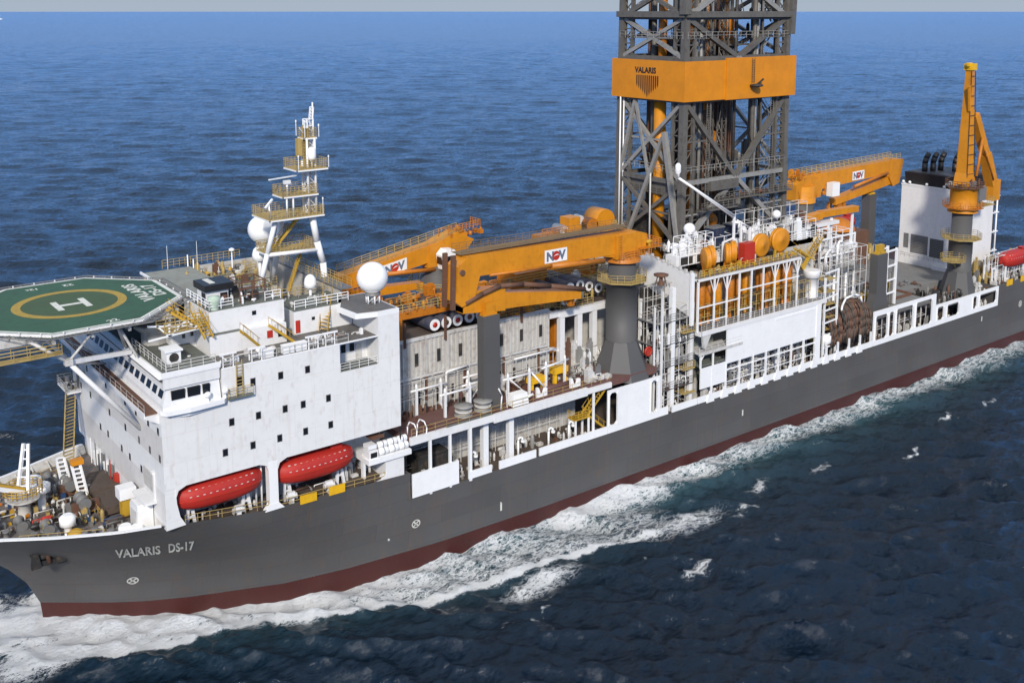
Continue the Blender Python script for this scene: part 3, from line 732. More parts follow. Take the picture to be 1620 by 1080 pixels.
# dark container-like control cabin
t = thing('control_cabin', 'small black roofed control cabin standing above the front deckhouse', 'cabin', (45.3,-8,37.6))
MB().box(43.9,-9.2,37.6,46.6,-6.3,39.2).build('wall','white',t)
MB().box(43.6,-9.6,39.2,47.2,-5.9,40.0).build('roof','black',t)
MB().box(44.5,-8.8,40.0,45.2,-6.4,40.05).build('skylight','mark_white',t)
MB().box(43.84,-9.0,37.8,43.89,-7.8,38.9).build('door','black',t); MB().box(45.6,-9.26,37.7,46.5,-9.21,38.8).build('window','glass',t)
t = thing('pump_skid', 'brown framed pump skid on the deckhouse roof beside the black cabin', 'skid', (48.5,-9,37.6))
q = MB()
for x in (47.4,49.0,50.6):
    for y in (-10.8,-7.6): q.bar((x,y,37.6),(x,y,40.0),.14)
for y in (-10.8,-7.6):
    for z in (38.4,39.2,40.0): q.bar((47.4,y,z),(50.6,y,z),.12)
q.bar((47.4,-10.8,40),(47.4,-7.6,40),.12).bar((50.6,-10.8,40),(50.6,-7.6,40),.12); q.build('frame','brown_rust',t)
MB().clutter(47.6,-10.5,37.6,50.4,-7.9,39.6,9).build('pump','dark',t)
t = solid('water_tank', MB().lathe((43.9,-11.6,37.6),[(.5,0),(.55,.3),(.75,1.0),(.75,1.5),(.1,1.7)],14), 'sage', 'pale green tapered tub on the corner of the front deckhouse roof', 'tank', None, (43.9,-11.6,37.6))
# stairs
def stair(label, p, q_, side, mat='yellow', w=1.0):
    t = solid('stair', MB().stair(p, q_, w, side), mat, label, 'stair', None, p)
    return t
stair('yellow stair falling from the front deckhouse corner to the green walkway', (42.3,-13.9,35.0),(42.0,-10.5,37.6),(1,0,0))
stair('short yellow stair on the port side of the two tier deckhouse', (46.2,-13.9,35.0),(48.6,-12.9,32.6),(0,1,0))
stair('yellow stair leading down to the port rail by the red door', (49.8,-13.8,35.0),(52.6,-14.2,32.6),(0,1,0))
stair('long yellow stair climbing to the radome slab', (57.2,-12.8,32.6),(59.6,-9.6,36.4),(.6,-.8,0),'yellow',1.2)
# ---------------------------------------------------------------- vents, lockers on the top deck and wheelhouse roof
q = thing('ventilator', 'white box ventilator with round dark fan on the wheelhouse roof', 'ventilator', (37.8,-14,33.2))
MB().box(37.0,-14.9,33.2,38.6,-13.1,34.6).box(36.8,-15.1,34.6,38.8,-12.9,34.8).build('housing','white_clean',q)
MB().lathe((37.8,-14.95,33.9),[(.5,-.06),(.55,0)],14,'y').build('fan','dark',q)
fr_ = MB(); 
rk = []
for i,(x,y) in enumerate(((47.8,-17.1),(50.4,-17.1),(52.0,-17.1))):
    t = solid('deck_locker', MB().box(x-.7,y-.35,32.5,x+.7,y+.35,33.4).box(x-.75,y-.4,33.4,x+.75,y+.4,33.5), 'white_clean', ['white deck locker at the port rail, nearest the bow of three','white deck locker at the port rail, middle one of three','white deck locker at the port rail, nearest the radome tower'][i], 'locker', 'lockers along the port rail', (x,y,32.5))
LAB = ['beside the wheelhouse ladder','above the first upper port','above the second upper port','short of the balcony']
for i,x in enumerate((42.9,46.3,53.4,55.6)):
    t = thing('liferaft_cradle', 'small white cradle frame on the port top rail '+LAB[i], 'cradle', (x,-17.4,32.5), 'cradle frames on the port top rail')
    q = MB()
    for dx in (-.6,.6): q.bar((x+dx,-17.7,32.5),(x+dx,-17.7,34.0),.12); q.bar((x+dx,-17.0,32.5),(x+dx,-17.0,33.2),.12)
    q.bar((x-1.0,-17.7,34.05),(x+1.0,-17.7,34.05),.2).bar((x-.6,-17.7,33.2),(x+.6,-17.7,33.2),.1); q.build('frame','white_clean',t)
t = solid('deck_clutter', MB(), 'white', None, None) if False else None
q = MB(); q.clutter(36.5,8,33.2,60,17,34.8,60,.15,.8,random.Random(5)); tag(q.build('deck_fittings','rail_ochre'), 'small ochre pipes, valves and racks crowded on the far side of the top deck', 'deck fittings')
q = MB(); q.clutter(47,3,32.5,61,16,36.5,70,.15,.7,random.Random(9)); q.clutter(53,-9.5,35.5,61,-6,36.8,16,.1,.5,random.Random(2)); tag(q.build('deck_fittings','white_worn'), 'small off-white pipes, tanks and boxes between the radar mast and the far rail', 'deck fittings')
# far rail with windows of the starboard side walkway
tag(MB().rail([(36,17.6,33.2),(64,17.6,33.2)],1.2,1.2,.05).rail([(40,14,34.5),(60,14,34.5)],1.1,1.3,.05).build('railing','rail_ochre'), 'ochre railing along the far edge of the top deck', 'railing')

R3b = random.Random(77)
t = thing('roof_equipment', 'crowded ochre and white railings, lockers and small masts between helicopter deck and mast', 'roof equipment', (50,8,33))
q = MB(); q.clutter(47,6,36.0,57,12,38.2,50,.15,.7,R3b); q.build('unit','rail_ochre',t)
q = MB(); q.clutter(50.5,-3.5,35.2,56.5,11,37.4,44,.15,.7,R3b); q.build('unit','white_worn',t)
q = MB(); q.clutter(43.2,-11.5,37.6,52,-4.5,39.0,26,.12,.5,R3b); q.build('unit','white_clean',t)
for a_,b_ in (((46,12.4,35.4),(61,12.4,35.4)),((46,12.4,37.4),(57,12.4,37.4)),((50,0,36),(57,0,36)),((52.2,-4,37.6),(52.2,-12,37.6)),((53,-5,35.5),(62,-5,35.5)),((50,5.5,36),(57,5.5,36))): MB().rail([a_,b_],1.15,.8,.04,3).build('railing','rail_ochre',t)
t = thing('top_deck_lockers', 'row of small grey and brown boxes on the deck behind the port top rail', 'boxes', (50,-15,32.5))
q = MB(); q.clutter(43,-16.6,32.47,61,-14.2,33.5,40,.15,.6,R3b); q.build('unit','white_worn',t)
q = MB(); q.clutter(36.2,-16,33.2,41.5,12,34.2,24,.15,.5,R3b); q.build('unit','white_worn',t)
# ---------------------------------------------------------------- helicopter deck
HD = thing('helicopter_deck', 'octagonal green helicopter deck with yellow ring and white H, jutting over the bow', 'helideck', (31,0,38))
hx, hr, hz = 30.9, 11.5, 38.0
def octo(c, r_, z, rot=22.5, n=8): return [V(c[0]+r_/math.cos(PI/8)*math.cos(math.radians(rot+i*45)), c[1]+r_/math.cos(PI/8)*math.sin(math.radians(rot+i*45)), z) for i in range(n)]
oc = octo((hx,0), hr, hz)
def slab(mb, pts, z0, z1):
    n = len(pts); mb.add([(p[0],p[1],z0) for p in pts]+[(p[0],p[1],z1) for p in pts], [tuple(range(n-1,-1,-1)), tuple(range(n,2*n))]+[(i,(i+1)%n,n+(i+1)%n,n+i) for i in range(n)]); return mb
slab(MB(), oc, hz-.5, hz).build('deck_plate','heli_green',HD)
# white edge line and gutter
q = MB()
for i in range(8):
    a, b = oc[i], oc[(i+1)%8]; ca = V(hx,0,hz)
    a2 = a+(ca-a)*.035; b2 = b+(ca-b)*.035
    q.add([a+V(0,0,.012), b+V(0,0,.012), b2+V(0,0,.012), a2+V(0,0,.012)], [(0,1,2,3)])
q.build('edge_line','mark_white',HD)
q = MB()
for i in range(8):
    a, b = oc[i], oc[(i+1)%8]; q.bar(a+V(0,0,-.2), b+V(0,0,-.2), .35, .3)
q.build('gutter','white',HD)
# ring, inner disc, H
def disc(r0, r1, z, n=64):
    mb = MB(); vs = []
    for i in range(n):
        t = 2*PI*i/n
        vs += [(hx+r0*math.cos(t), r0*math.sin(t), z), (hx+r1*math.cos(t), r1*math.sin(t), z)]
    return mb.add(vs, [(2*i, 2*i+1, (2*i+3)%(2*n), (2*i+2)%(2*n)) for i in range(n)])
disc(.01, 5.35, hz+.008).build('landing_disc','heli_dark',HD)
disc(5.3, 6.3, hz+.014).build('landing_ring','heli_yellow',HD)
q = MB()
for dx in (-1.55,1.55): q.box(hx+dx-.35, -2.6, hz+.01, hx+dx+.35, 1.5, hz+.03)
q.box(hx-1.2,-.9,hz+.011,hx+1.2,-.2,hz+.029)
q.build('letter_h','mark_white',HD)
def deckmap(x0, y0, ang, e=.014):
    c_, s_ = math.cos(ang), math.sin(ang)
    def fn(a, b_, c): return V(x0+a*c_-b_*s_, y0+a*s_+b_*c_, hz+e+max(c,0)*.3)
    return fn
# writing on the deck: maximum weight, diameter and the rig name block
for tx,xb,ya,yb_ in (('VALARIS',39.5,-4.7,4.5),('DS-17',41.35,-2.8,2.9)):
    m0 = text_mb(tx, 1.0, lambda a_,b_,c: (a_,b_,c), .01, .03, 1.05); xs_ = [p_[0] for p_ in m0.v]; k_ = (yb_-ya)/(max(xs_)-min(xs_)); ky_ = 1.45/max(p_[1] for p_ in m0.v)
    m0.v = [V(xb-p_[1]*ky_, ya+(p_[0]-min(xs_))*k_, hz+.014+max(p_[2],0)*.3) for p_ in m0.v]; m0.build('deck_name_lettering','mark_white',HD)
text_mb('22', 1.3, deckmap(32.3,-10.8,math.radians(15)), .01,.03).build('deck_size_lettering','mark_white',HD)
text_mb('22', 1.3, deckmap(33.6,9.3,math.radians(180)), .01,.03).build('deck_size_lettering','mark_white',HD)
text_mb('12t', 1.1, deckmap(29.6,9.6,math.radians(180)), .01,.03).build('deck_weight_lettering','mark_white',HD)
# safety net frame all round
ou = octo((hx,0), hr+1.5, hz-.15)
q = MB()
for i in range(8):
    a, b = ou[i], ou[(i+1)%8]; q.tube(a, b, .07, n=5)
    a0, b0 = oc[i], oc[(i+1)%8]
    for k in range(9): t_ = k/8.; q.tube(a0.lerp(b0,t_)+V(0,0,-.3), a.lerp(b,t_), .05, n=4)
    q.tube(a0.lerp(a,.5)+V(0,0,-.1), b0.lerp(b,.5)+V(0,0,-.1), .035, n=4)
    for k in range(24):
        t_ = k/24.; q.tube(a0.lerp(b0,t_)+V(0,0,-.3), a.lerp(b,min(1,t_+.04)), .015, n=3, cap=False)
q.build('safety_net','steel_grey',HD)
q = MB()
for i in range(8):
    a, b = oc[i], oc[(i+1)%8]
    for k in range(4):
        p = a.lerp(b,(k+.5)/4.); d_ = (p-V(hx,0,hz)).normalized()*.35; MB().lathe(p+d_, [(.09,0),(.1,.14),(.04,.2)], 8).build('perimeter_lamp','white_worn',HD)
# girders below
q = MB()
for x in (22.5,26.5,30.5,34.5,38.5):
    w_ = 10.6 if 24 < x < 37 else 7.5
    q.bar((x,-w_,hz-1.0),(x,w_,hz-1.0),.3,.9)
for y in (-8,-2.7,2.7,8): q.bar((21.5,y,hz-1.1),(41,y,hz-1.1),.3,1.1)
q.build('girder','white_worn',HD)
q = MB()
for sy in (-1,1):
    n_ = V(27.7,sy*10.9,34.4)
    q.tube(n_,(24.2,sy*10.2,37.2),.2,n=8).tube(n_,(30.6,sy*10.4,37.2),.15,n=8)
    q.tube((33.6,sy*8.5,37.3),(35.2,sy*6.0,33.4),.2,n=8).tube((33.6,sy*8.5,37.3),(35.1,sy*10.5,33.4),.16,n=8)
    q.cbox(27.7,sy*10.9,34.1,.8,.8,.7)
q.build('support_truss','white_worn',HD)
for sy in (-1,1):
    MB().tube((27.7,sy*10.9,34.4),(35.0,sy*(10.6 if sy < 0 else 12),24.9),.27,n=10).build('support_strut','white',HD)
    MB().bar((27.7,sy*10.9,34.4),(35.2,sy*8.0,33.3),.4,.5).build('support_strut','white',HD)
q = MB(); q.tube((27.7,10.9,34.4),(35,4,29.5),.16,n=8).tube((27.7,-10.9,34.4),(35,2,29.2),.16,n=8); q.build('support_strut','white_worn',HD)
# catwalk below the front edge
q = MB(); q.box(17.5,-11.6,35.6,27,-10.2,35.7); q.rail([(17.5,-11.6,35.7),(27,-11.6,35.7)],1.1,1.5,.04); q.rail([(17.5,-10.2,35.7),(27,-10.2,35.7)],1.1,1.5,.04); q.build('catwalk','rail_ochre',HD)
# access platform at the aft port corner
q = MB(); q.box(37.8,-12.2,35.9,43.0,-9.4,36.0); q.rail([(37.8,-12.2,36),(43,-12.2,36)],1.1,1.2,.05); q.rail([(37.8,-9.4,36),(40,-9.4,36)],1.1,1.2,.05); q.build('access_platform','rail_ochre',HD)
q = MB(); q.stair((41.8,-10.9,36.0),(39.2,-9.2,38.0),1.1,(.5,.8,0)); q.build('access_stair','yellow',HD)
q = MB()
for a,b in (((36,-12,35.4),(43,-12,35.9)),((36,-12,37.1),(43,-12,35.9)),((37,-12,37.0),(38.4,-12,35.5)),((38.4,-12,35.5),(38.4,-12,37)),((38.4,-12,35.5),(40.4,-12,37.0)),((40.4,-12,37),(41.6,-12,35.8))): q.bar(a,b,.18)
q.build('bracket_truss','white_clean',HD)
# grey apron behind the deck
t = thing('mesh_platform', 'flat grey mesh platform between the helicopter deck and the black cabin', 'platform', (44.5,3,37))
MB().box(42.9,-6.0,37.3,49.5,11.5,37.42).build('grating','mesh_grey',t)
q = MB(); q.bar((42.8,-6.1,37.5),(49.6,-6.1,37.5),.25,.3).bar((42.8,-6.1,37.5),(42.8,11.6,37.5),.2,.3)
q.build('edge_frame','white_clean',t)
q = MB()
for x,y in ((43.2,-5.7),(49.2,-5.7),(43.2,11),(49.2,11)): q.bar((x,y,33),(x,y,37.3),.25)
q.build('leg','white_worn',t)
# small octagonal wind shelter / base in the shade under the deck
t = solid('mast_base', MB().lathe((38.6,-5.8,33.2),[(1.5,0),(1.5,1.4),(2.3,2.1),(2.3,2.4)],8), 'cream_grey', 'short faceted pedestal in the shade beneath the helicopter deck', 'pedestal', None, (38.6,-5.8,33.2))
# ---------------------------------------------------------------- radar mast
RM = thing('radar_mast', 'white portal radar mast with ochre platforms, zigzag stairs and a tapering lattice top', 'mast', (59,-1,33))
q = MB(); q.path([(53.8,-2,37.0),(54.9,-2,40.9),(56.3,-2,45.4)],.33,10); q.build('leg','white_clean',RM)
q = MB(); q.path([(63.1,-2,34.9),(62.8,-2,38.6),(62.0,-2,41.6),(61.4,-2,45.3)],.44,10); q.build('leg','white_clean',RM)
q = MB(); q.path([(58.5,4.6,35.5),(58.8,1.6,45.2)],.4,10); q.build('leg','white_clean',RM)
q = MB(); q.tube((54.9,-2,40.7),(62.4,-2,40.4),.27,n=8); q.build('cross_beam','white_clean',RM)
def plat(x0,y0,x1,y1,z,edge='white_clean'):
    p = MB().box(x0,y0,z,x1,y1,z+.12); pp = p.build('platform','rail_ochre',RM)
    MB().box(x0-.05,y0-.05,z-.2,x1+.05,y0+.08,z-.01).box(x0-.05,y0-.05,z-.2,x0+.08,y1,z-.01).build('platform_edge',edge,pp)
    MB().rail([(x0,y0,z+.12),(x1,y0,z+.12),(x1,y1,z+.12),(x0,y1,z+.12)],1.15,.55,.04,4,True).build('railing','rail_ochre',pp)
plat(55.2,-1.6,62.0,2.2,40.6)
plat(54.9,-3.2,62.6,2.4,45.4); plat(57.0,-2.8,62.0,.4,48.2); plat(58.8,-3.4,63.2,.6,51.6); plat(60.5,-2.2,62.3,-.4,55.6)
q = MB(); q.stair((60.0,-.9,45.0),(56.9,.6,40.8),1.0,(.3,1,0)); q.build('stair','yellow',RM)
q = MB(); q.stair((60.9,.2,40.4),(57.4,-2.4,35.0),1.0,(.4,1,0)); q.build('stair','yellow',RM)
q = MB()
for x,y in ((60.9,-2.2),(62.0,-2.2),(60.9,-.6),(62.0,-.6)): q.tube((x,y,45.5),(x,y,55.6),.16,n=7)
q.truss((61.5,-1.4,45.5),(61.5,-1.4,51.6),1.0,6,.05,.05); q.build('trunk','white',RM)
q = MB(); q.truss((61.5,-1.3,51.7),(61.6,-1.3,58.0),1.0,7,.08,.045); q.tube((62.0,-1.7,51.7),(62.1,-1.7,60.2),.1,n=6)
q.truss((61.9,-1.5,58),(62.05,-1.6,59.6),.4,4,.04,.03); q.bar((60.6,-1.9,57.0),(61.9,-1.5,57.2),.12); q.cbox(61.0,-1.8,56.8,.5,.4,.9); q.bar((59.9,-2.2,57.0),(60.6,-1.8,56.2),.12); q.build('lattice_top','white_clean',RM)
q = MB(); q.box(60.9,-1.9,51.7,61.4,-.9,57.2); q.box(59.9,-1.6,53.2,60.5,-.8,55.5); q.ladder((60.7,-1.9,51.7),5.5,.5); q.build('cable_ladder','rail_ochre',RM)
q = MB()
for x0,x1,z in ((57.6,57.6,45.4),(58.5,58.5,45.4)): q.tube((x0,-2.6,z),(x1,-2.6,48.2),.13,n=6)
q.tube((57.7,-2.6,48.2),(57.7,-2.6,50.1),.16,n=6).cbox(57.7,-2.6,49.9,.9,.5,.45); q.build('radar_pedestal','white',RM)
MB().bar((55.0,-3.2,50.75),(59.6,-1.6,50.7),.3,.14).build('radar_scanner','white_clean',RM)
q = MB(); q.tube((55.3,-2.6,45.4),(55.0,-2.8,47.4),.12,n=6).bar((54.4,-3.0,47.1),(55.6,-2.6,48.1),.25,.2); q.build('small_radar','white_clean',RM)
q = MB(); q.lathe((61.3,-2.7,52.6),[(.2,0),(.5,.15),(.58,.6),(.55,1.4),(.35,1.75),(.05,1.85)],14); q.tube((61.3,-2.7,51.7),(61.3,-2.7,52.7),.12,n=6); q.build('satellite_drum','radome',RM)
q = MB()
for x,y,z,h in ((60.5,-2.5,55.7,2.0),(62.5,-2.5,55.7,1.4),(60.6,.3,55.7,1.8),(59,-3.5,51.7,1.6),(63.3,-3.5,51.7,1.3),(62.5,-3.1,45.5,1.9)): MB().tube((x,y,z),(x,y,z+h),.05,n=5).lathe((x,y,z+h),[(.05,0),(.14,.08),(.05,.3)],6).build('whip_antenna','white_clean',RM)
# ---------------------------------------------------------------- satellite radomes
def radome(label, c, r_, base, legs=True):
    t = thing('radome', label, 'radome', (c[0],c[1],base), 'white satellite radomes')
    MB().sphere(c, r_, 28, 18, -.93).build('dome','radome',t)
    zb = c[2]-r_*.93
    if legs:
        MB().lathe((c[0],c[1],zb-.35),[(r_*.5,0),(r_*.5,.2),(r_*.42,.4)],20).build('collar','steel_grey',t)
        for k in range(6):
            a = PI/3*k+.3; MB().tube((c[0]+r_*.42*math.cos(a),c[1]+r_*.42*math.sin(a),base),(c[0]+r_*.42*math.cos(a),c[1]+r_*.42*math.sin(a),zb-.3),.11,n=6).build('leg','white_clean',t)
        q = MB(); q.tube((c[0],c[1],base),(c[0],c[1],zb-.2),.28,n=8)
        for k in range(6):
            a = PI/3*k+.3; a2 = PI/3*(k+1)+.3; q.tube((c[0]+r_*.42*math.cos(a),c[1]+r_*.42*math.sin(a),base+.2),(c[0]+r_*.42*math.cos(a2),c[1]+r_*.42*math.sin(a2),zb-.5),.05,n=4)
        q.build('inner_column','white_worn',t)
    return t
radome('large white spherical radome on a ring of legs on the aft port corner tower', (63.6,-14.0,38.8), 1.98, 35.55)
radome('large white spherical radome behind the left leg of the radar mast', (58.6,8.0,42.0), 1.95, 36.0)
t = thing('radome', 'small egg shaped white radome on a post between the mast and the aft radome', 'radome', (58.9,-6,34.5), 'white satellite radomes')
MB().lathe((58.9,-6,36.5),[(.35,0),(.78,.15),(.82,.7),(.7,1.3),(.4,1.7),(.05,1.85)],18).build('dome','radome',t)
MB().tube((58.9,-6,34.5),(58.9,-6,36.5),.2,n=8).build('post','white',t)
t = thing('radome', 'small white radome low against the left mast leg', 'radome', (56.4,4,35.9), 'white satellite radomes')
MB().lathe((56.4,4,38.6),[(.4,0),(.95,.2),(1.0,.9),(.8,1.6),(.4,2.0),(.05,2.1)],18).build('dome','radome',t); MB().tube((56.4,4,35.9),(56.4,4,38.6),.25,n=8).build('post','white',t)
AL = ['leftmost thin whip antenna beyond the helicopter deck corner','white pole antenna, left of the pair on the far rail','white pole antenna, right of the pair on the far rail','thin tall whip antenna just right of the pole pair','short antenna with a round cap near the mast']
for i,(x,y,z,h,r_) in enumerate(((46.6,12,36,4.6,.04),(49.3,11.8,36,3.0,.13),(49.9,11.3,36,2.4,.13),(50.2,10.6,36,5.0,.04),(54.9,10,36,3.0,.12))):
    q = MB().tube((x,y,z-2.5),(x,y,z+h),r_,r_*.6,6)
    if i == 4: q.lathe((x,y,z+h),[(.1,0),(.4,.1),(.4,.35),(.1,.5)],10)
    solid('whip_antenna', q, 'white_clean', AL[i], 'antenna', None, (x,y,z-2.5))
# ---------------------------------------------------------------- lifeboats
def lifeboat(label, cx, cy, cz, L=10.2, B=3.6, H=3.1, rz=0, mat='lifeboat_red'):
    t = thing('lifeboat', label, 'lifeboat', (0,0,0), 'enclosed red lifeboats')
    mb = MB(); ns = 22; npf = 18; vs = []
    for i in range(ns+1):
        u = -1+2*i/ns; e = (1-abs(u)**3.2)**.5 if abs(u) < 1 else 0
        e = max(e, .04); tw = .35+.65*e if abs(u) < .999 else .3
        for k in range(npf):
            a = 2*PI*k/npf; cy_, cz_ = math.cos(a), math.sin(a)
            if cz_ > 0: zz = H*.5*(cz_**.8)*(.55+.45*e); yy = B/2*math.copysign(abs(cy_)**.75, cy_)*(.25+.75*e)
            else: zz = -H*.5*(abs(cz_)**.9)*(.5+.5*e)+.25*u*u; yy = B/2*math.copysign(abs(cy_)**.6, cy_)*(.2+.8*e)
            vs.append((u*L/2, yy, zz))
    fs = [(i*npf+k, i*npf+(k+1)%npf, (i+1)*npf+(k+1)%npf, (i+1)*npf+k) for i in range(ns) for k in range(npf)]
    mb.add(vs, fs, True); mb.f += [tuple(range(npf)), tuple(ns*npf+k for k in range(npf-1,-1,-1))]; mb.sm += [False,False]
    mb.build('hull_and_canopy', mat, t)
    for s_ in (-1,1):
        bl = MB(); pts = [V(u*L/2, s_*(B/2*(.22+.78*max(0,(1-abs(u)**3.2))**.5)+.03), 0) for u in np.linspace(-.97,.97,18)]
        for a, b in zip(pts, pts[1:]): bl.bar(a, b, .12, .16)
        bl.build('fender', 'red', t)
    for s_ in (-1,1):
        for row,(zf,yf) in enumerate(((.30,.93),(.72,.72))):
            for k in range(11):
                u = -.72+.144*k; e = (1-abs(u)**3.2)**.5; MB().cbox(u*L/2, s_*B/2*yf*(.25+.75*e), H*.5*zf-.02, .26, .15, .08).build('grab_rail', 'mark_white', t)
    w_ = MB(); w_.cbox(L*.28,0,H*.44,1.6,1.2,.55); w_.build('steering_cupola', mat, t)
    MB().box(L*.28-.82,-.45,H*.5+.0,L*.28-.8,.45,H*.5+.22).build('window','glass',t)
    for s_ in (-1,1):
        for hxp in (-.18,.16): MB().cbox(L*hxp,s_*(B*.5*.80),H*.17,.95,.1,.5).build('side_hatch','red',t)
    MB().tube((-L*.5+.2,0,-H*.32),(-L*.5-.25,0,-H*.32),.35,n=12).build('propeller_guard','dark',t)
    for hxp in (-.34,.34): MB().cbox(L*hxp,0,H*.36,.3,.3,.5).build('lifting_hook','steel_grey',t)
    sc = MB(); sc.cbox(0,0,-H*.5-.15,L*.7,.15,.25); sc.build('keel','white_worn',t)
    t.location = (cx,cy,cz); t.rotation_euler = (0,0,rz)
    return t
lifeboat('red enclosed lifeboat in the forward bay, nearest the bow lettering', 41.6,-16.3,17.95)
lifeboat('red enclosed lifeboat in the second bay, beside the yellow boards', 53.6,-16.3,17.55)
DL = ['forward end of the first lifeboat','aft end of the first lifeboat','forward end of the second lifeboat','aft end of the second lifeboat']
for i,(x,z0) in enumerate(((38.4,14.0),(45.0,14.0),(50.2,13.7),(57.3,13.7))):
    t = thing('davit', 'white hydraulic davit leg under the '+DL[i], 'davit', (x,-15.2,z0), 'davits of the port lifeboats')
    q = MB(); q.bar((x-.5,-16.0,z0),(x-.2,-15.8,z0+2.6),.3,.35).bar((x+.5,-16.0,z0),(x+.2,-15.8,z0+2.6),.3,.35).bar((x-.5,-15.9,z0+1.2),(x+.5,-15.9,z0+1.2),.2); q.build('frame','white',t)
    q = MB(); q.bar((x,-14.0,z0),(x,-13.4,20.0),.4,.5).bar((x,-13.4,19.9),(x,-16.4,20.0),.3,.3); q.build('arm','white_worn',t)
    MB().tube((x,-16.3,19.2),(x,-16.3,20.0),.06,n=5).build('fall_wire','dark',t)
for i,(x,z0) in enumerate(((43.6,14.0),(55.2,13.7),(50.2,13.7))):
    t = thing('boat_winch', ['white winch below the middle of the first lifeboat','white winch by the second yellow board','small white winch near the pillar of the second bay'][i], 'winch', (x,-17.2,z0))
    MB().cbox(x,-17.1,z0,.5,.5,1.0).cbox(x,-17.1,z0+1.0,.9,.4,.5).build('body','white_clean',t); MB().lathe((x,-17.1,z0+.9),[(.3,-.7),(.45,-.65),(.3,-.5),(.3,.5),(.45,.65),(.3,.7)],10,'x').build('drum','white_worn',t)
# liferaft canisters in two tiers on the ledge
k = 0
for row in range(2):
    for j in range(3):
        x = 62.6+1.45*j; z = 17.25+.78*row; y = -17.6+.35*row
        t = thing('liferaft_canister', 'white liferaft canister on the ledge, %s tier, %s from the bow' % (['lower','upper'][row], ORD[j]), 'liferaft', (x,y,z), 'liferaft canisters on the white ledge')
        MB().lathe((x,y,z),[(.2,-.68),(.42,-.62),(.45,-.5),(.45,.5),(.42,.62),(.2,.68)],14,'x').build('shell','white_clean',t)
        MB().lathe((x,y,z),[(.46,-.05),(.47,-.03),(.47,.03),(.46,.05)],14,'x').build('strap','steel_grey',t)
t = thing('raft_rack', 'white and black rack at the forward end of the liferaft ledge', 'rack', (60.9,-17.3,16.75))
MB().box(60.3,-18.1,16.76,61.6,-16.6,17.8).box(60.3,-17.9,18.0,61.5,-16.6,18.5).build('body','white_clean',t); MB().box(60.5,-18.16,16.95,61.4,-18.11,17.6).build('opening','black',t)
t = solid('rescue_tray', MB().box(60.8,-17.9,19.15,62.6,-16.4,19.3).box(60.8,-17.9,19.3,62.6,-17.75,19.6), 'brown_rust', 'rusty tray at the top corner of the second boat bay', 'tray', None, (61.7,-17,19.2))
# ---------------------------------------------------------------- knuckle boom cranes
def girder(mb, p, q, w, h0, h1):
    """box girder from p to q (centre of top flange), depth h0 at p and h1 at q"""
    p = Vector(p); q = Vector(q); d = (q-p).normalized(); s_ = d.cross(Vector((0,0,1))).normalized()*w/2
    vs = [p-s_, p+s_, p+s_-V(0,0,h0), p-s_-V(0,0,h0), q-s_, q+s_, q+s_-V(0,0,h1), q-s_-V(0,0,h1)]
    return mb.add(vs, [(0,1,2,3),(7,6,5,4),(0,4,5,1),(1,5,6,2),(2,6,7,3),(3,7,4,0)])
def logo_board(parent, c, d, w=4.6, h=2.1, ny=-1):
    """white board with two grey letters either side of a red disc; c centre, d unit direction of reading along the boom"""
    c = Vector(c); d = Vector(d).normalized(); u = V(0,0,1); n = V(0,ny,0)
    def fn(off, e):
        return lambda a, b_, z_: c + d*(off+a) + u*b_ + n*(e+max(z_,0))
    bd = MB(); bd.add([c+d*i*w/2+u*j*h/2+n*e for e in (.0,.05) for i,j in ((-1,-1),(1,-1),(1,1),(-1,1))], [(3,2,1,0),(4,5,6,7),(0,1,5,4),(1,2,6,5),(2,3,7,6),(3,0,4,7)])
    bo = bd.build('logo_board','white_clean',parent)
    t1 = text_mb('N', h*.95, fn(-w*.43, .055), .01, .09); b_ = -h*.33
    t1.v = [tuple(Vector(p)+u*b_) for p in t1.v]; t1.build('logo_letter','logo_grey',bo)
    t2 = text_mb('V', h*.95, fn(w*.14, .055), .01, .09); t2.v = [tuple(Vector(p)+u*b_) for p in t2.v]; t2.build('logo_letter','logo_grey',bo)
    q = MB(); n_ = 20; r_ = h*.36; q.add([c+d*(-.0+r_*math.cos(2*PI*i/n_))+u*r_*math.sin(2*PI*i/n_)+n*.075 for i in range(n_)], [tuple(range(n_))]); q.build('logo_disc','red',bo)
    q = MB(); q.add([c+d*a+u*b2+n*.09 for a,b2 in ((-.5,-.12),(-.1,.18),(.3,.22),(.5,.05),(.3,.08),(-.1,.04))], [(0,1,2,3,4,5)]); q.build('logo_swoosh','white_clean',bo)
def column(t, cx, cy, z0, zf, zt, r_, zs, base=4.4, ybase=None, plat=3.6):
    q = MB(); n = 8
    # square foot fairing into the round column
    y0, y1 = ybase or (cy-base, cy+base)
    vs = []; 
    for i in range(n):
        a = 2*PI*(i+.5)/n; c_, s_ = math.cos(a), math.sin(a); m_ = max(abs(c_), abs(s_))
        x = cx + base*c_/m_; y = (y0+y1)/2 + (y1-y0)/2*s_/m_; vs.append((x,y,z0))
    for i in range(n):
        a = 2*PI*(i+.5)/n; vs.append((cx+r_*1.04*math.cos(a), cy+r_*1.04*math.sin(a), zf))
    q.add(vs, [(i,(i+1)%n,n+(i+1)%n,n+i) for i in range(n)], False)
    q.build('pedestal_foot','hull_grey',t)
    MB().lathe((cx,cy,0),[(r_,zf),(r_,zt-.3),(r_+.15,zt-.3),(r_+.15,zt),(r_*.86,zt+.01),(r_*.86,zs)],32).build('pedestal','hull_grey',t)
    q = MB(); slab(q, octo((cx,cy),plat,0), zt, zt+.15); pp = q.build('platform','rail_ochre',t)
    q = MB(); q.rail([p+V(0,0,zt+.15) for p in octo((cx,cy),plat,0)],1.2,.9,.045,3,True); q.build('railing','rail_ochre',pp)
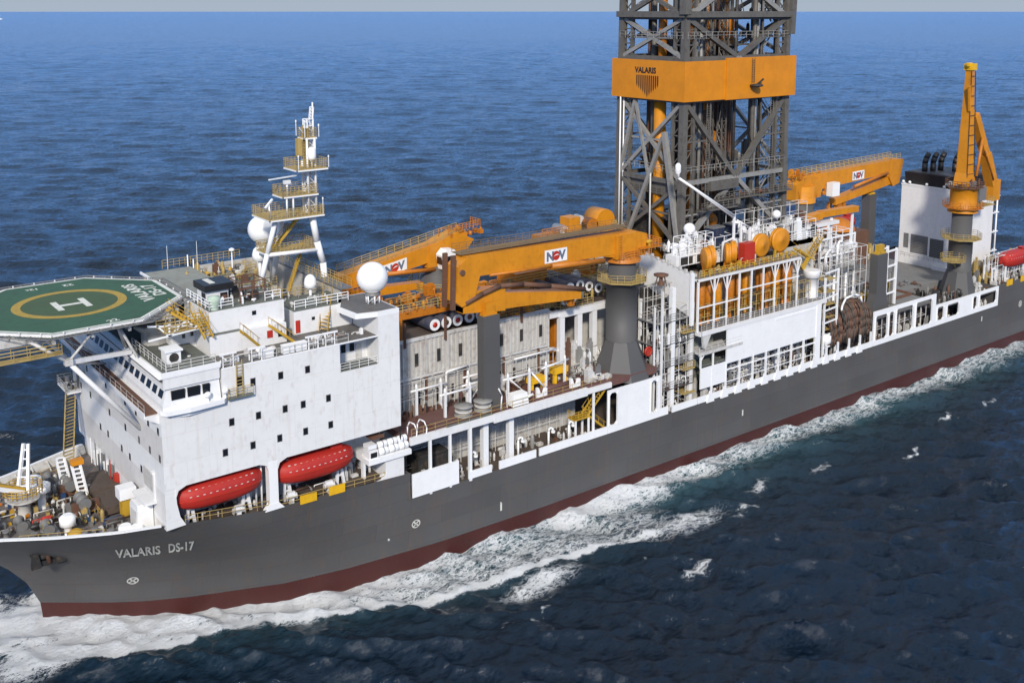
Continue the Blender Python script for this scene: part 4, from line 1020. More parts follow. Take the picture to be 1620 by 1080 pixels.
def crane_fwd():
    t = thing('knuckle_boom_crane', 'big orange knuckle boom crane on the port pedestal, its boom lying forward', 'crane', (107,-13.6,16.6))
    column(t,107,-13.6,16.6,22.2,31.6,2.42,34.6,4.3,(-18.0,-9.3),3.7)
    MB().lathe((107,-13.6,0),[(2.8,34.6),(2.85,35.0),(2.6,35.2),(2.5,35.3),(2.5,36.2)],28).build('slew_ring','orange_deep',t)
    q = MB(); q.prism([(104.2,35.3),(110.1,35.3),(110.4,38.6),(108.2,39.1),(104.2,38.9)],'y',-15.4,-11.8); q.build('slew_housing','orange',t)
    q = MB(); girder(q,(108.5,-13.6,39.05),(77.4,-13.6,39.6),2.6,3.1,2.9); q.box(90,-15.0,38.0,90.15,-12.2,39.2)
    q.prism([(104.2,38.2),(104.2,35.6),(97,37.0),(94,36.2),(94,37.2)],'y',-14.8,-12.4)
    q.build('main_boom','orange',t)
    q = MB(); q.box(77.0,-14.2,39.75,107.6,-11.9,39.83); q.build('boom_walkway','boom_walk',t); q = MB(); q.rail([(77,-14.2,39.8),(107.4,-14.2,39.5)],1.1,1.2,.035); q.rail([(77,-11.95,39.8),(107.4,-11.95,39.5)],1.1,1.2,.035); q.build('walkway_railing','boom_walk',t)
    q = MB(); q.prism([(77.6,39.5),(76.0,38.4),(75.6,33.6),(76.6,32.8),(78.6,33.4),(79.6,36.8)],'y',-14.95,-12.25); q.build('knuckle','orange',t); q = MB(); q.bar((75.5,-14.6,40.0),(75.3,-14.6,32.6),.45,.6).bar((75.5,-12.6,40),(75.3,-12.6,32.6),.45,.6); q.tube((76.6,-15.2,37.6),(76.6,-12.0,37.6),.4,n=12); q.build('knuckle_linkage','brown_rust',t)
    q = MB(); girder(q,(77,-13.6,34.6),(98,-13.6,31.4),1.9,2.9,1.1); q.prism([(77,34.8),(84,34.2),(84,31.0),(77,31.8)],'y',-14.7,-12.5); q.build('folding_jib','orange',t)
    q = MB(); q.path([(77.2,-14.8,33.2),(80,-14.85,34.1),(83,-14.8,34.7),(87,-14.8,34.3),(92,-14.7,33.2),(98.6,-14.6,31.6)],.36,8); q.build('hose_guard','brown_rust',t)
    q = MB(); q.tube((101.5,-15.5,35.6),(91.5,-15.5,36.3),.42,n=10).tube((91.5,-15.5,36.3),(81,-15.2,36.6),.2,n=8); q.build('hydraulic_cylinder','orange_deep',t)
    q = MB(); q.tube((96.8,-13.6,31.2),(96.8,-13.6,29.6),.4,n=8).cbox(96.8,-13.6,29.2,.9,.7,.8); q.build('hook_block','orange_deep',t)
    q = MB(); q.rail([(110.6,-16.3,36.6),(112.6,-16.3,36.6),(112.6,-11.5,36.6),(110.4,-11.5,36.6)],1.1,.6,.06,3); q.box(108.6,-16.4,36.45,112.7,-11.4,36.6); q.rail([(104.2,-16.2,35.4),(110.6,-16.2,35.4)],1.1,.7,.06,3); q.build('access_platform','orange_deep',t)
    q = MB(); q.clutter(108.4,-15.6,36.6,112.2,-12,38.4,12); q.build('winch_gear','orange_deep',t)
    logo_board(t,(92.8,-14.97,37.6),(1,0,-.0),4.1,1.9)
    q = MB(); q.ladder((104.8,-15.6,35.4),3.6,.6); q.build('ladder','orange_deep',t)
crane_fwd()
def crane_stb_fwd():
    t = thing('knuckle_boom_crane', 'orange crane on the far side, boom sloping down behind the aft white radome', 'crane', (91.2,14,17))
    MB().lathe((91.2,14,0),[(2.7,17),(2.7,29.6),(2.3,29.7),(2.3,31)],26).build('pedestal','hull_grey',t)
    q = MB(); slab(q, octo((91.2,14),4.6,0),27.4,27.55); pp = q.build('platform','rail_ochre',t); MB().rail([p+V(0,0,27.5) for p in octo((91.2,14),4.6,0)],1.2,1.2,.06,3,True).build('railing','rail_ochre',pp)
    q = MB(); q.prism([(88.5,31),(94.5,31),(97.6,34.6),(94.2,36.2),(89,34.4)],'y',12.4,15.4); q.build('slew_housing','orange',t)
    q = MB(); girder(q,(96.4,13.9,35.9),(73.5,13.9,32.0),2.6,3.0,2.4); q.build('main_boom','orange',t)
    q = MB(); q.rail([(96,12.6,36.0),(73.6,12.6,32.1)],1.1,1.5,.05); q.rail([(96,15.2,36.0),(73.6,15.2,32.1)],1.1,1.5,.05); q.build('boom_walkway','rail_ochre',t)
    q = MB(); girder(q,(74,13.9,29.4),(88,13.9,28.6),1.8,1.6,1.0); q.box(72.8,12.8,28,75,15,32); q.build('folding_jib','orange',t)
    q = MB(); q.tube((90,12.4,30.6),(81,12.4,31.2),.35,n=8); q.build('hydraulic_cylinder','orange_deep',t)
    q = MB(); q.clutter(93,12.6,35.3,99.5,15.3,37.2,22,.2,.8); q.rail([(92.5,12.4,36.2),(99,12.4,36.6),(99,15.4,36.6)],1.1,.7,.06); q.build('winch_gear','orange_deep',t)
    q = MB(); q.clutter(71.5,11,28.5,76,15,31.2,26,.2,.8); q.rail([(70.5,11.5,29),(76,11.5,29.6)],1.1,.8,.06); q.build('tip_gear','orange_deep',t)
    logo_board(t,(82.5,12.55,32.0),(1,0,.17),4.4,1.9)
    cb = thing('crane_cabin', 'white crane driver cabin seen in front of the junction of the two orange booms', 'cabin', (91.4,11,30.7))
    q = MB(); q.box(90.2,10.0,30.8,92.8,12.1,31.2).prism([(90.2,31.2),(92.8,31.2),(92.9,33.2),(92.2,34.0),(90.8,34.1),(89.9,33.2)],'y',10.2,12.1); q.build('body','white_clean',cb)
    MB().prism([(90.5,31.6),(91.4,31.6),(91.4,33.0),(90.3,33.0)],'y',10.12,10.18).prism([(91.7,31.6),(92.6,31.6),(92.7,33.0),(91.7,33.0)],'y',10.12,10.18).build('window','glass',cb)
    MB().box(89.95,10.5,31.7,90.12,11.9,33).build('window','glass',cb)
crane_stb_fwd()
def crane_stb_aft():
    t = thing('knuckle_boom_crane', 'orange knuckle boom crane beyond the derrick, its folded boom resting on the far grey post', 'crane', (186,14,16))
    MB().lathe((186,14,0),[(2.7,16),(2.7,30.6),(2.4,30.7)],24).build('pedestal','hull_grey',t)
    q = MB(); q.lathe((186,14,0),[(3.1,30.7),(3.1,31.6),(2.8,31.8),(2.8,34.4)],24); q.prism([(182,31.5),(190.5,31.5),(192,35.8),(186,36.6),(182,35)],'y',12.3,15.6); q.build('slew_housing','orange',t)
    q = MB(); girder(q,(187,13.8,36.6),(220,13.8,37.4),2.6,3.6,3.0); q.build('main_boom','orange',t)
    q = MB(); q.rail([(184,12.5,36.7),(221,12.5,37.5)],1.2,1.7,.06); q.rail([(184,15.1,36.7),(221,15.1,37.5)],1.2,1.7,.06); q.build('boom_walkway','rail_ochre',t)
    q = MB(); q.prism([(218,37.55),(222.4,37.2),(221,31.6),(218.4,31.0),(216.6,33.4)],'y',12.42,15.18); q.build('knuckle','orange',t)
    q = MB(); girder(q,(219,13.8,33.6),(197,13.8,30.2),1.9,2.0,1.4); q.build('folding_jib','orange',t)
    q = MB(); q.tube((216,12.5,34.4),(203,12.5,32.5),.36,n=8); q.build('hydraulic_cylinder','orange_deep',t)
    q = MB(); q.cbox(199,13.8,26.8,1.4,1.2,2.6).cbox(201,13.8,28.0,1.0,1.0,1.6); q.clutter(194,13,28,198,14.6,30,8); q.build('hook_block','orange_deep',t)
    q = MB(); q.clutter(182,12.6,36,193,15.4,38.2,26,.2,.9); q.clutter(182,12.3,31.8,193,12.9,35,14,.2,.8); q.build('winch_gear','orange_deep',t)
    q = MB(); q.cbox(193.5,11.2,31.6,2.6,1.6,3.0); q.build('cabin','white_clean',t)
    logo_board(t,(204.4,12.42,35.0),(1,0,.02),4.4,2.0)
crane_stb_aft()
def crane_port_aft():
    t = thing('knuckle_boom_crane', 'orange crane with its boom raised almost upright beside the white engine casing', 'crane', (202,-14.6,13))
    column(t,202,-14.6,13.6,18.6,25.4,2.35,31.0,3.3,(-17.8,-11.0),3.7)
    MB().lathe((202,-14.6,0),[(3.0,31.0),(3.0,31.6),(2.7,32.0),(2.65,35.6),(2.9,35.8),(2.9,36.2)],28).build('slew_housing','orange',t)
    q = MB(); slab(q, octo((202,-14.6),3.7,0),31.9,32.0); q.rail([p+V(0,0,32) for p in octo((202,-14.6),3.7,0)],1.2,1.0,.05,3,True); q.build('slew_platform','orange_deep',t)
    q = MB(); slab(q, octo((202,-14.6),3.5,0),36.2,36.35); q.rail([p+V(0,0,36.3) for p in octo((202,-14.6),3.5,0)],1.3,.9,.06,3,True); q.clutter(199,-17.6,36.4,205,-11.8,38.2,22,.2,.7); q.build('upper_platform','brown_rust',t)
    # tapering upright boom
    q = MB(); q.frus(200.5,-15.8,203.2,-13.4,38.0, 200.7,-15.3,202.0,-14.1,60.2); q.prism([(199.8,36.2),(204.2,36.2),(203.2,39.2),(200.5,39.2)],'y',-15.9,-13.3); q.build('main_boom','orange',t)
    q = MB(); q.cbox(201.4,-14.7,60.2,1.9,1.8,1.3).cbox(200.3,-15.1,61.0,1.1,.5,.6); q.lathe((200.9,-14.7,61.0),[(.1,-.6),(.7,-.6),(.7,.6),(.1,.6)],12,'y'); q.build('boom_head','yellow_bright',t)
    q = MB(); q.bar((199.8,-15.6,56.8),(200.5,-15.6,52),.4,.5); q.bar((199.4,-15.6,57.0),(200.4,-15.6,57.0),.25); q.build('jib_rest','orange',t)
    for sx in (0,1):
        q = MB(); x0,x1 = ((200.45,200.65),(203.25,202.05))[sx]
        q.path([(x0,-15.95,38.4),(x1,-15.45,60.0)],.09,5)
        q.build('boom_hose','dark',t)
    q = MB()
    for k in range(11): z = 39+2.0*k; f_ = (z-38)/22.2; q.bar((200.5+.2*f_,-15.9+.5*f_,z),(203.2-1.2*f_,-15.9+.5*f_,z),.14,.1)
    q.build('boom_rungs','dark',t)
    q = MB(); q.path([(202.6,-14.6,52.2),(204.4,-14.6,50.6),(209.2,-14.6,42.2)],.55,10)
    q.bar((204.2,-14.6,51),(209.6,-14.6,42),1.5,1.6); q.bar((209.4,-14.6,42.4),(212.9,-14.6,35.6),1.9,2.0); q.cbox(213.4,-14.6,32.2,2.8,2.0,4.4); q.build('folding_jib','orange',t)
    q = MB(); q.tube((203.6,-16.2,38.4),(206.3,-15.6,46.2),.3,n=8).tube((211.4,-15.8,36.8),(207.6,-15.8,43.4),.16,n=6); q.build('hydraulic_cylinder','orange_deep',t)
    q = MB(); q.cbox(206.6,-15.2,33.0,2.6,2.2,2.8); q.build('cabin','steel_grey',t)
    q = MB(); q.rail([(207.6,-16.8,32),(210.6,-16.8,32.4),(210.6,-13,32.4)],1.1,.7,.05); q.box(206,-16.9,31.8,210.6,-12.6,31.95); q.build('cabin_platform','rail_ochre',t)
    q = MB(); slab(q, octo((197.6,-15.6),2.3,0),21.4,21.5); q.rail([p+V(0,0,21.5) for p in octo((197.6,-15.6),2.3,0)],1.2,.8,.05,3,True); q.bar((199.8,-15,19.6),(197.4,-15.6,21.4),.3); q.build('lower_platform','rail_ochre',t)
crane_port_aft()
# boom rests: plain grey posts
def rest(label, x, y, z0, z1, w, d, cap=None, foot=1.0):
    t = thing('boom_rest', label, 'post', (x,y,z0), 'grey boom rest posts')
    MB().box(x-w/2,y-d/2,z0+3.6,x+w/2,y+d/2,z1).frus(x-w/2-foot,y-d/2,x+w/2+foot,y+d/2,z0,x-w/2,y-d/2,x+w/2,y+d/2,z0+3.6).build('column','hull_grey',t)
    if cap: MB().box(x-w/2+.2,y-d/2+.3,z1,x+w/2-.2,y+d/2-.3,z1+.3).box(x-w*.25,y-d/2+.4,z1+.3,x+w*.3,y+d/2-.4,z1+1.7).build('saddle',cap,t)
    return t
rest('broad grey post standing on the side platform under the forward crane jib', 80.6,-15.4,17.9,31.2,2.7,1.5,'orange',.2)
rest('grey post with yellow top on the aft deck edge beside the hose bundle', 171.8,-15.4,15.4,26.6,3.2,1.7,'yellow',1.2)
rest('grey post with yellow collar far beyond the derrick, under the folded crane boom', 212,14.4,15,29.6,2.6,2.2,'yellow_bright',.0)
# ---------------------------------------------------------------- derrick
DK = thing('drilling_derrick', 'tall dark lattice drilling derrick with a broad orange wind wall band round it', 'derrick', (137.5,0,28))
x0, x1, y0, y1 = 126.1, 151.9, -7.5, 7.5
ZB, ZT = 29.0, 84.0
cor = [(x0,y0),(x1,y0),(x1,y1),(x0,y1)]
NM = ['leg']*4
def legxy(i, z):
    # the legs lean slightly inwards towards the top
    cx_, cy_ = (x0+x1)/2, (y0+y1)/2; f_ = 1.0 + .03*(64-z)/35.
    return V(cx_+(cor[i][0]-cx_)*f_, cy_+(cor[i][1]-cy_)*f_, z)
for i in range(4):
    q = MB(); a = legxy(i,ZB); b = legxy(i,ZT); q.bar(a,b,1.05,1.05)
    sx = 1 if i in (0,3) else -1; sy = 1 if i < 2 else -1
    a2 = a+V(sx*2.6,sy*.1,0); b2 = b+V(sx*2.2,sy*.1,0); q.bar(a2,b2,.5,.5)
    a3 = a+V(sx*.1,sy*2.6,0); b3 = b+V(sx*.1,sy*2.2,0); q.bar(a3,b3,.5,.5)
    for k in range(22):
        z = ZB+(ZT-ZB)*k/22.; c = legxy(i,z); d = legxy(i,z+(ZT-ZB)/22.)
        q.bar(c,d+V(sx*2.3,sy*.1,0),.16).bar(c,c+V(sx*2.4,sy*.1,0),.18).bar(d,c+V(sx*.1,sy*2.3,0),.16).bar(c,c+V(sx*.1,sy*2.4,0),.18)
    q.build('leg','derrick_grey',DK)
LV = [32.5, 43.6, 57.3, 64.2, 71.0, 77.6, 83.5]
for z in LV:
    for i in range(4):
        q = MB(); q.bar(legxy(i,z),legxy((i+1)%4,z),.55,.75); q.build('girt','derrick_light' if (z in (43.6,) and i<2) else 'derrick_grey',DK)
for fi in range(4):
    j = (fi+1)%4; 
    for li in range(len(LV)-1):
        za, zb_ = LV[li], LV[li+1]
        A, B, C_, D = legxy(fi,za), legxy(j,za), legxy(fi,zb_), legxy(j,zb_)
        q = MB(); w_ = .8 if fi in (0,2) else .62
        if fi in (0,2):
            m0 = A.lerp(B,.5); m1 = C_.lerp(D,.5)
            if li % 2 == 0: q.bar(A,m1,w_).bar(B,m1,w_); q.bar(A.lerp(C_,.5),A.lerp(m1,.5),.28).bar(B.lerp(D,.5),B.lerp(m1,.5),.28).bar(A.lerp(B,.25),A.lerp(m1,.5),.25).bar(A.lerp(B,.75),B.lerp(m1,.5),.25)
            else: q.bar(C_,m0,w_).bar(D,m0,w_); q.bar(C_.lerp(A,.5),C_.lerp(m0,.5),.28).bar(D.lerp(B,.5),D.lerp(m0,.5),.28).bar(C_.lerp(D,.25),C_.lerp(m0,.5),.25).bar(C_.lerp(D,.75),D.lerp(m0,.5),.25)
        else:
            q.bar(A,D,w_).bar(B,C_,w_); q.bar(A.lerp(D,.5)-V(0,4.5,0),A.lerp(D,.5)+V(0,4.5,0),.3)
        q.build('brace','derrick_grey' if (li+fi)%2 else 'derrick_light',DK)
# strong raking struts on the forward face at the bottom
q = MB(); q.bar((125.2,-4.0,52),(125.4,-8.4,29),.8,.8).bar((125.2,-3.6,51),(125.4,6.4,29.5),.6,.6); q.build('raking_strut','derrick_light',DK)
q = MB(); q.bar((125.6,3.5,57),(125.6,7.2,44),.6,.5).bar((125.6,3.5,57),(125.6,0,44),.45,.45); q.build('raking_strut','derrick_light',DK)
# inner decks
for z,ins in ((36.6,1.2),(45.2,2.5),(66,4.5),(71.0,1.2)):
    q = MB(); a = 6.5
    q.box(x0+ins,y0+ins,z,x0+ins+a*.6,y1-ins,z+.3).box(x1-ins-a,y0+ins,z,x1-ins,y1-ins,z+.3).box(x0+ins+a*.6,y1-ins-3,z,x1-ins-a,y1-ins,z+.3)
    q.rail([(x0+ins,y0+ins,z+.3),(x0+ins+a*.6,y0+ins,z+.3)],1.2,1,.06); q.rail([(x1-ins-a,y0+ins,z+.3),(x1-ins,y0+ins,z+.3)],1.2,1,.06)
    for _ in range(1): q.clutter(x0+ins+.5,y0+ins+.5,z+.3,x0+ins+a*.5,y1-ins-.5,z+2.6,8,.3,1.0); q.clutter(x1-ins-a+.5,y0+ins+.5,z+.3,x1-ins-.5,y1-ins-.5,z+2.8,9,.3,1.0)
    q.build('working_deck','derrick_grey',DK)
# outer gallery about a third of the way up
q = MB()
q.box(x0-.4,y0-2.2,44.0,x1+.6,y0-.5,44.25).box(x0-2.0,y0-2.2,44.0,x0-.5,y1+.5,44.25) if False else None
q.box(x0+7,y0-1.9,40.0,x1+.8,y0-.4,40.25).box(x0+3,y0-1.9,38.6,x0+12,y0-.4,38.85); q.rail([(x0+7,y0-1.9,40.25),(x1+.8,y0-1.9,40.25)],1.2,1.3,.06); q.rail([(x0+3,y0-1.9,38.9),(x0+12,y0-1.9,38.9)],1.2,1.3,.06)
q.box(x0+6,y0-1.0,41.8,x0+13,y0+1,43.4); q.clutter(x0+8,y0-1.7,40.3,x1,y0-.6,42.0,26,.2,.8)
q.build('outer_gallery','derrick_grey',DK)
q = MB(); q.box(x0+.2,y0+3,41.0,x0+3.2,y1-2,43.3).rail([(x0-.2,-3,41),(x0-.2,8,41)],1.2,1.4,.06); q.build('wind_wall','derrick_grey',DK)
# tall tubes and guide beams inside
for (x,y,r_,m_,za,zb_) in ((127.6,-.5,1.05,'orange',29,57),(127.8,-.6,.75,'orange_deep',57,84),(137.5,-1.5,1.1,'orange_deep',44,84),(138.5,2.5,.7,'orange_deep',29,84),(141.5,1.5,.7,'brown_rust',29,84),(135.5,-2.5,.9,'brown_rust',29,48),(146.5,4,.7,'brown_rust',29,80),(130.2,4.5,.6,'brown_rust',29,84)):
    q = MB(); q.tube((x,y,za),(x,y,zb_),r_,n=14); q.build('guide_column',m_,DK)
for k,(x,y,r_) in enumerate(((128.6,2.2,.45),(129.8,-3.4,.5),(133.8,1.2,.55),(143.6,3.2,.5),(148.6,-2.6,.45),(136.2,4.6,.5),(131.5,-5,.35),(132.4,-5.2,.3),(133.2,-4.8,.35),(144.5,-6.5,.4),(145.4,-6.3,.3),(146.2,-6.6,.35),(139.8,5.5,.35),(148,3,.35),(141,-5.3,.3))):
    q = MB(); q.tube((x,y,29),(x,y,84),r_,n=8); q.build('standpipe',['derrick_grey','derrick_light','dark'][k%3],DK)
for x,y in ((136.6,-3.4),(140,-3.4)):
    q = MB(); q.truss((x,y,30),(x,y,84),1.1,26,.12,.07); q.build('guide_rail','derrick_grey',DK)
for x in (124.9,125.7):
    q = MB(); q.tube((x,6.6,31.5),(x,6.5,57.3),.13,n=8); q.build('white_riser','white_clean',DK)
q = MB(); q.tube((125.2,-.9,30),(125.2,-.9,46),.15,n=6); q.build('white_riser','white_worn',DK)
q = MB(); q.lathe((143.2,-1,61.5+6),[(.3,0),(1.1,.4),(1.5,1.6),(1.4,3.2),(.6,4.2),(.2,5.5)],16); q.box(142.2,-2.0,66,144.2,0,67.6); q.tube((143.2,-1,73),(143.2,-1,84),.35,n=8); q.build('travelling_block','orange_deep',DK)
q = MB(); q.sphere((137.5,-3.6,35.4),1.3,16,10); q.box(136.8,-4.2,30,138.2,-3,34.5); q.build('iron_roughneck','orange_deep',DK)
# drill pipe stacked in the fingerboard: vertical strands
q = MB(); R_ = random.Random(4)
for i in range(14): x = 129.6+(i%7)*.42; y = 3.2+(i//7)*.6; q.tube((x,y,37),(x+R_.uniform(-.1,.1),y,66),.1,n=5)
q.build('racked_pipe','dark',DK)
q = MB()
for i in range(16): x = 143.2+(i%8)*.55; y = .6+(i//10)*.8; q.tube((x,y,37),(x,y,66+R_.uniform(0,9)),.1,n=5)
q.build('racked_pipe','brown_rust',DK)
# drill floor screens: dark boxes behind the legs at the foot
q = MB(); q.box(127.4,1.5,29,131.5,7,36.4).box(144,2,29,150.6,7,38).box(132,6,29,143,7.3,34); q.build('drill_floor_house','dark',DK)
q = MB(); q.box(133,-7.2,29,141,-4.8,32.6); q.build('drillers_cabin','derrick_grey',DK)
# ladders and cable trays
for x,y in ((131.8,y0-.3),(148.2,y0-.3)):
    q = MB(); q.ladder((x,y,30),27,.8,(1,0,0),.07); q.build('ladder','derrick_grey',DK)
q = MB()
for k in range(6):
    z = 32+8.5*k; q.stair((x1-5,y0+1.2,z),(x1-1.2,y0+1.2,z+4.2),.8,(0,1,0),.8).stair((x1-1.2,y0+2.2,z+4.2),(x1-5,y0+2.2,z+8.4),.8,(0,1,0),.8)
q.build('stairway','derrick_light',DK)
q = MB()
for k in range(12):
    a = R_.choice(LV[:-1]); x = R_.uniform(x0+2,x1-2); y = R_.uniform(y0+1,y1-1); q.tube((x,y,a),(x+R_.uniform(-6,6),y+R_.uniform(-4,4),a+R_.uniform(5,9)),.09,n=4)
for k in range(14):
    pts = []; xa = R_.uniform(x0+1,x0+9); xb = xa+R_.uniform(2,6); y = R_.uniform(y0+1,0); z = R_.uniform(46,62)
    for i in range(9): t_ = i/8.; pts.append((xa+(xb-xa)*t_, y, z-4*R_.uniform(.9,1.0)*4*t_*(1-t_)))
    MB().path(pts,.09,4).build('service_loop','dark',DK)
q.build('cross_cables','dark',DK)
# orange band
bz0, bz1 = 57.3, 63.9; e = 1.25; T = .18
q = MB()
q.box(x0-e,y0-e,bz0,x0-e+T,y1+e,bz1); q.box(x1+e-T,y0-e,bz0,x1+e,y1+e,bz1); q.box(x0-e+T,y1+e-T,bz0,x1+e-T,y1+e,bz1)
q.box(x0-e+T,y0-e,bz0,x0+8.6,y0-e+T,bz1); q.box(x0+8.6,y0-e-.25,bz0-.1,x1+e-T,y0-e-.25+T,bz1+.35); q.box(x0+8.6,y0-e-.25+T,bz0-.1,x0+8.8,y0-e+T,bz1+.35)
band = q.build('orange_wind_wall','orange_band',DK)
q = MB()
for y in np.arange(y0,y1+1,2.4): q.box(x0-e+T,y-.06,bz0+.2,x0-e+T+.25,y+.06,bz1-.2)
q.box(x0-e+T,y0-e+.3,bz0+.1,x0,y1+e-.3,bz0+.3); q.build('wall_stiffener','derrick_grey',DK)
def bandfn(y0_, z0_):
    return lambda a, b_, c: V(x0-e-.03-max(c,0), y0_-a, z0_+b_)
text_mb('VALARIS', 1.35, bandfn(2.9, 61.7), .01, .05, 1.0).build('band_lettering','black',band)
lens = [1.5,2.0,2.6,3.1,3.7,4.3,3.7,3.1,2.6,2.0,1.5]
q = MB()
for i,L in enumerate(lens):
    y = 2.75-.5*i-.2; w_ = .28
    q.add([(x0-e-.04,y,61.3),(x0-e-.04,y-w_,61.3),(x0-e-.04,y-w_,61.3-L*.62-.5),(x0-e-.04,y-w_/2,61.3-L*.62-1.1),(x0-e-.04,y,61.3-L*.62-.5)],[(0,1,2,3,4)])
q.build('band_emblem_stripes','black',band)
q = MB(); q.ladder((141.2,y0-e-.5,59.9),4.2,.6,(1,0,0),.05); q.build('band_ladder','dark',DK)
q = MB(); q.lathe((141.4,y0-e-1.1,59.3),[(.4,-.2),(1.1,0),(1.15,.25),(.4,.4)],12); q.bar((141.4,y0-e-1.1,59.5),(142.9,y0-e-1.3,60.5),.25); q.build('lamp_fitting','dark',DK)
# horizontal crown beams just above the frame edge
q = MB(); q.bar((x0-.6,y0-.6,71.5),(x1+.6,y0-.6,71.5),.9,1.0).bar((x0-.6,y0-.6,71.5),(x0-.6,y1+.6,71.5),.8,1.0).bar((x0-.6,y0-.5,71.5),(x0-.6,y0-.5,78),1.4).bar((x1+.4,y0-.5,68),(x1+.8,y0-.5,78),1.2); q.build('crown_beam','derrick_grey',DK)

RD = random.Random(8)
for z in (31.5,45.2,67.5):
    q = MB(); q.clutter(127,-3,z,132,6.4,z+3.6,8,.3,1.2,RD); q.clutter(144,-3,z,151,6.4,z+3.8,9,.3,1.3,RD); q.build('tower_gear','derrick_grey',DK)
    for a_,b_ in (((x0,y0-.6,z),(x1,y0-.6,z)),((x0-.6,y0,z),(x0-.6,y1,z))): MB().rail([a_,b_],1.1,1.4,.05,2).build('gallery_railing','derrick_light',DK)
for z in (34,48.5,55,69):
    MB().cbox(139.5+RD.uniform(-4,4),-2,z,2.2,2.0,2.6).build('orange_box','orange_deep',DK)
# ---------------------------------------------------------------- midship side platform and casing below it
SP = thing('side_platform', 'long port side platform with pale edge beam on white posts above the main deck', 'platform', (66,-14,9.6))
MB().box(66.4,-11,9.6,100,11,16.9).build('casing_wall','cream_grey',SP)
q = MB()
for x in np.arange(68,100,2.1): q.box(x,-11.1,9.7,x+.12,-11,16.9)
for z in (12.4,15.0): q.box(66.4,-11.07,z,100,-11,z+.1)
q.build('casing_stiffener','white_worn',SP)
MB().box(66.4,-17.6,16.95,101,-11,17.85).box(66.4,-11,16.95,111,-10,17.85).box(101,-17.6,16.95,111.0,-11,17.85).build('platform_deck','deck_red',SP)
MB().box(66.4,-18.0,17.0,79.6,-17.6,18.0).box(79.6,-18.05,16.75,96.4,-17.6,17.95).box(96.4,-17.95,16.9,101.2,-17.6,17.7).build('edge_beam','white',SP)
for i,(x,y,w_) in enumerate(((69.4,-17.8,.34),(72.5,-17.8,.32),(75.7,-17.8,.42),(79.2,-16.2,.85),(83.6,-16.2,.8),(97.8,-17.7,.28))):
    MB().box(x-w_/2,y-w_/2,9.6,x+w_/2,y+w_/2,17.0).build('post','white_clean',SP)
q = MB(); q.rail([(66.6,-17.9,18.0),(99,-17.9,18.0)],1.1,1.8,.035,2); q.build('railing','rail_ochre',SP)
MB().box(70.5,-17.5,17.86,78,-12.5,18.3).build('raised_deck_pad','deck_red',SP); MB().box(87,-17.4,17.86,95,-15.6,18.15).build('raised_deck_pad','deck_red',SP)
q = MB(); q.box(72,-17.9,18.01,79.5,-16.6,18.12); q.build('green_deck_strip','deck_green',SP)
# main deck gear seen under the platform
RN = random.Random(21)
q = MB(); q.clutter(68,-16.8,9.6,98,-11.8,12.2,60,.15,.7,RN); tag(q.build('deck_valve_group','white_worn'),'off-white valves, vents and pipe loops on the open main deck below the side platform','deck valves')
t = solid('generator_set', MB().box(69.6,-14.5,9.6,74.8,-11.6,12.9).box(70,-14.2,12.9,74.4,-11.9,13.3), 'dark', 'dark box-like unit under the forward end of the side platform', 'machine unit', None, (72,-13,9.6))
LB = ['nearest the white bulwark gap','between the two long bulwark strips','below the thick white post','just forward of the yellow stair']
for i,x in enumerate((76.8,84.9,90.4,94.2)):
    t = thing('tank_vent', 'white gooseneck tank vent on the main deck '+LB[i], 'vent', (x,-16.4,9.6), 'tank vents along the port deck edge')
    q = MB(); q.tube((x,-16.4,9.6),(x,-16.4,12.4),.16,n=8); q.path([(x,-16.4,12.4),(x+.1,-16.5,12.8),(x+.5,-16.6,12.8),(x+.6,-16.7,12.4)],.16,8); q.build('pipe','white_clean',t); MB().lathe((x+.6,-16.7,12.1),[(.3,0),(.3,.3)],10).build('head','white',t)
# yellow zig-zag stair
t = thing('deck_stair', 'yellow two flight stair up to the side platform beside the white crane panel', 'stair', (98,-16.5,9.6))
MB().stair((101.4,-16.6,17.4),(97.0,-16.6,13.2),1.3,(0,1,0)).build('upper_flight','yellow',t)
MB().stair((97.4,-16.4,13.2),(101.6,-16.4,9.7),1.2,(0,1,0)).build('lower_flight','yellow',t)
MB().box(94.6,-17.3,13.0,97.6,-15.6,13.18).rail([(94.6,-17.3,13.2),(97.4,-17.3,13.2)],1.1,.8,.05).rail([(94.6,-15.7,13.2),(94.6,-17.3,13.2)],1.1,.8,.05).build('landing','yellow',t)
q = MB(); [q.box(x-.12,y-.12,9.6,x+.12,y+.12,13.0) for x in (94.8,97.3) for y in (-17.2,-15.8)]; q.build('landing_legs','white_clean',t)
t = solid('life_float', MB().lathe((110.6,-15.9,20.0),[(.5,-.12),(.75,-.2),(.78,.0),(.75,.2),(.5,.12)],18,'y').lathe((110.6,-15.7,20.0),[(.05,-.1),(.45,-.12),(.05,.2)],14,'y'), 'red', 'red and white ring float on the structure right of the crane pedestal', 'ring', None, (110.6,-15.9,20))
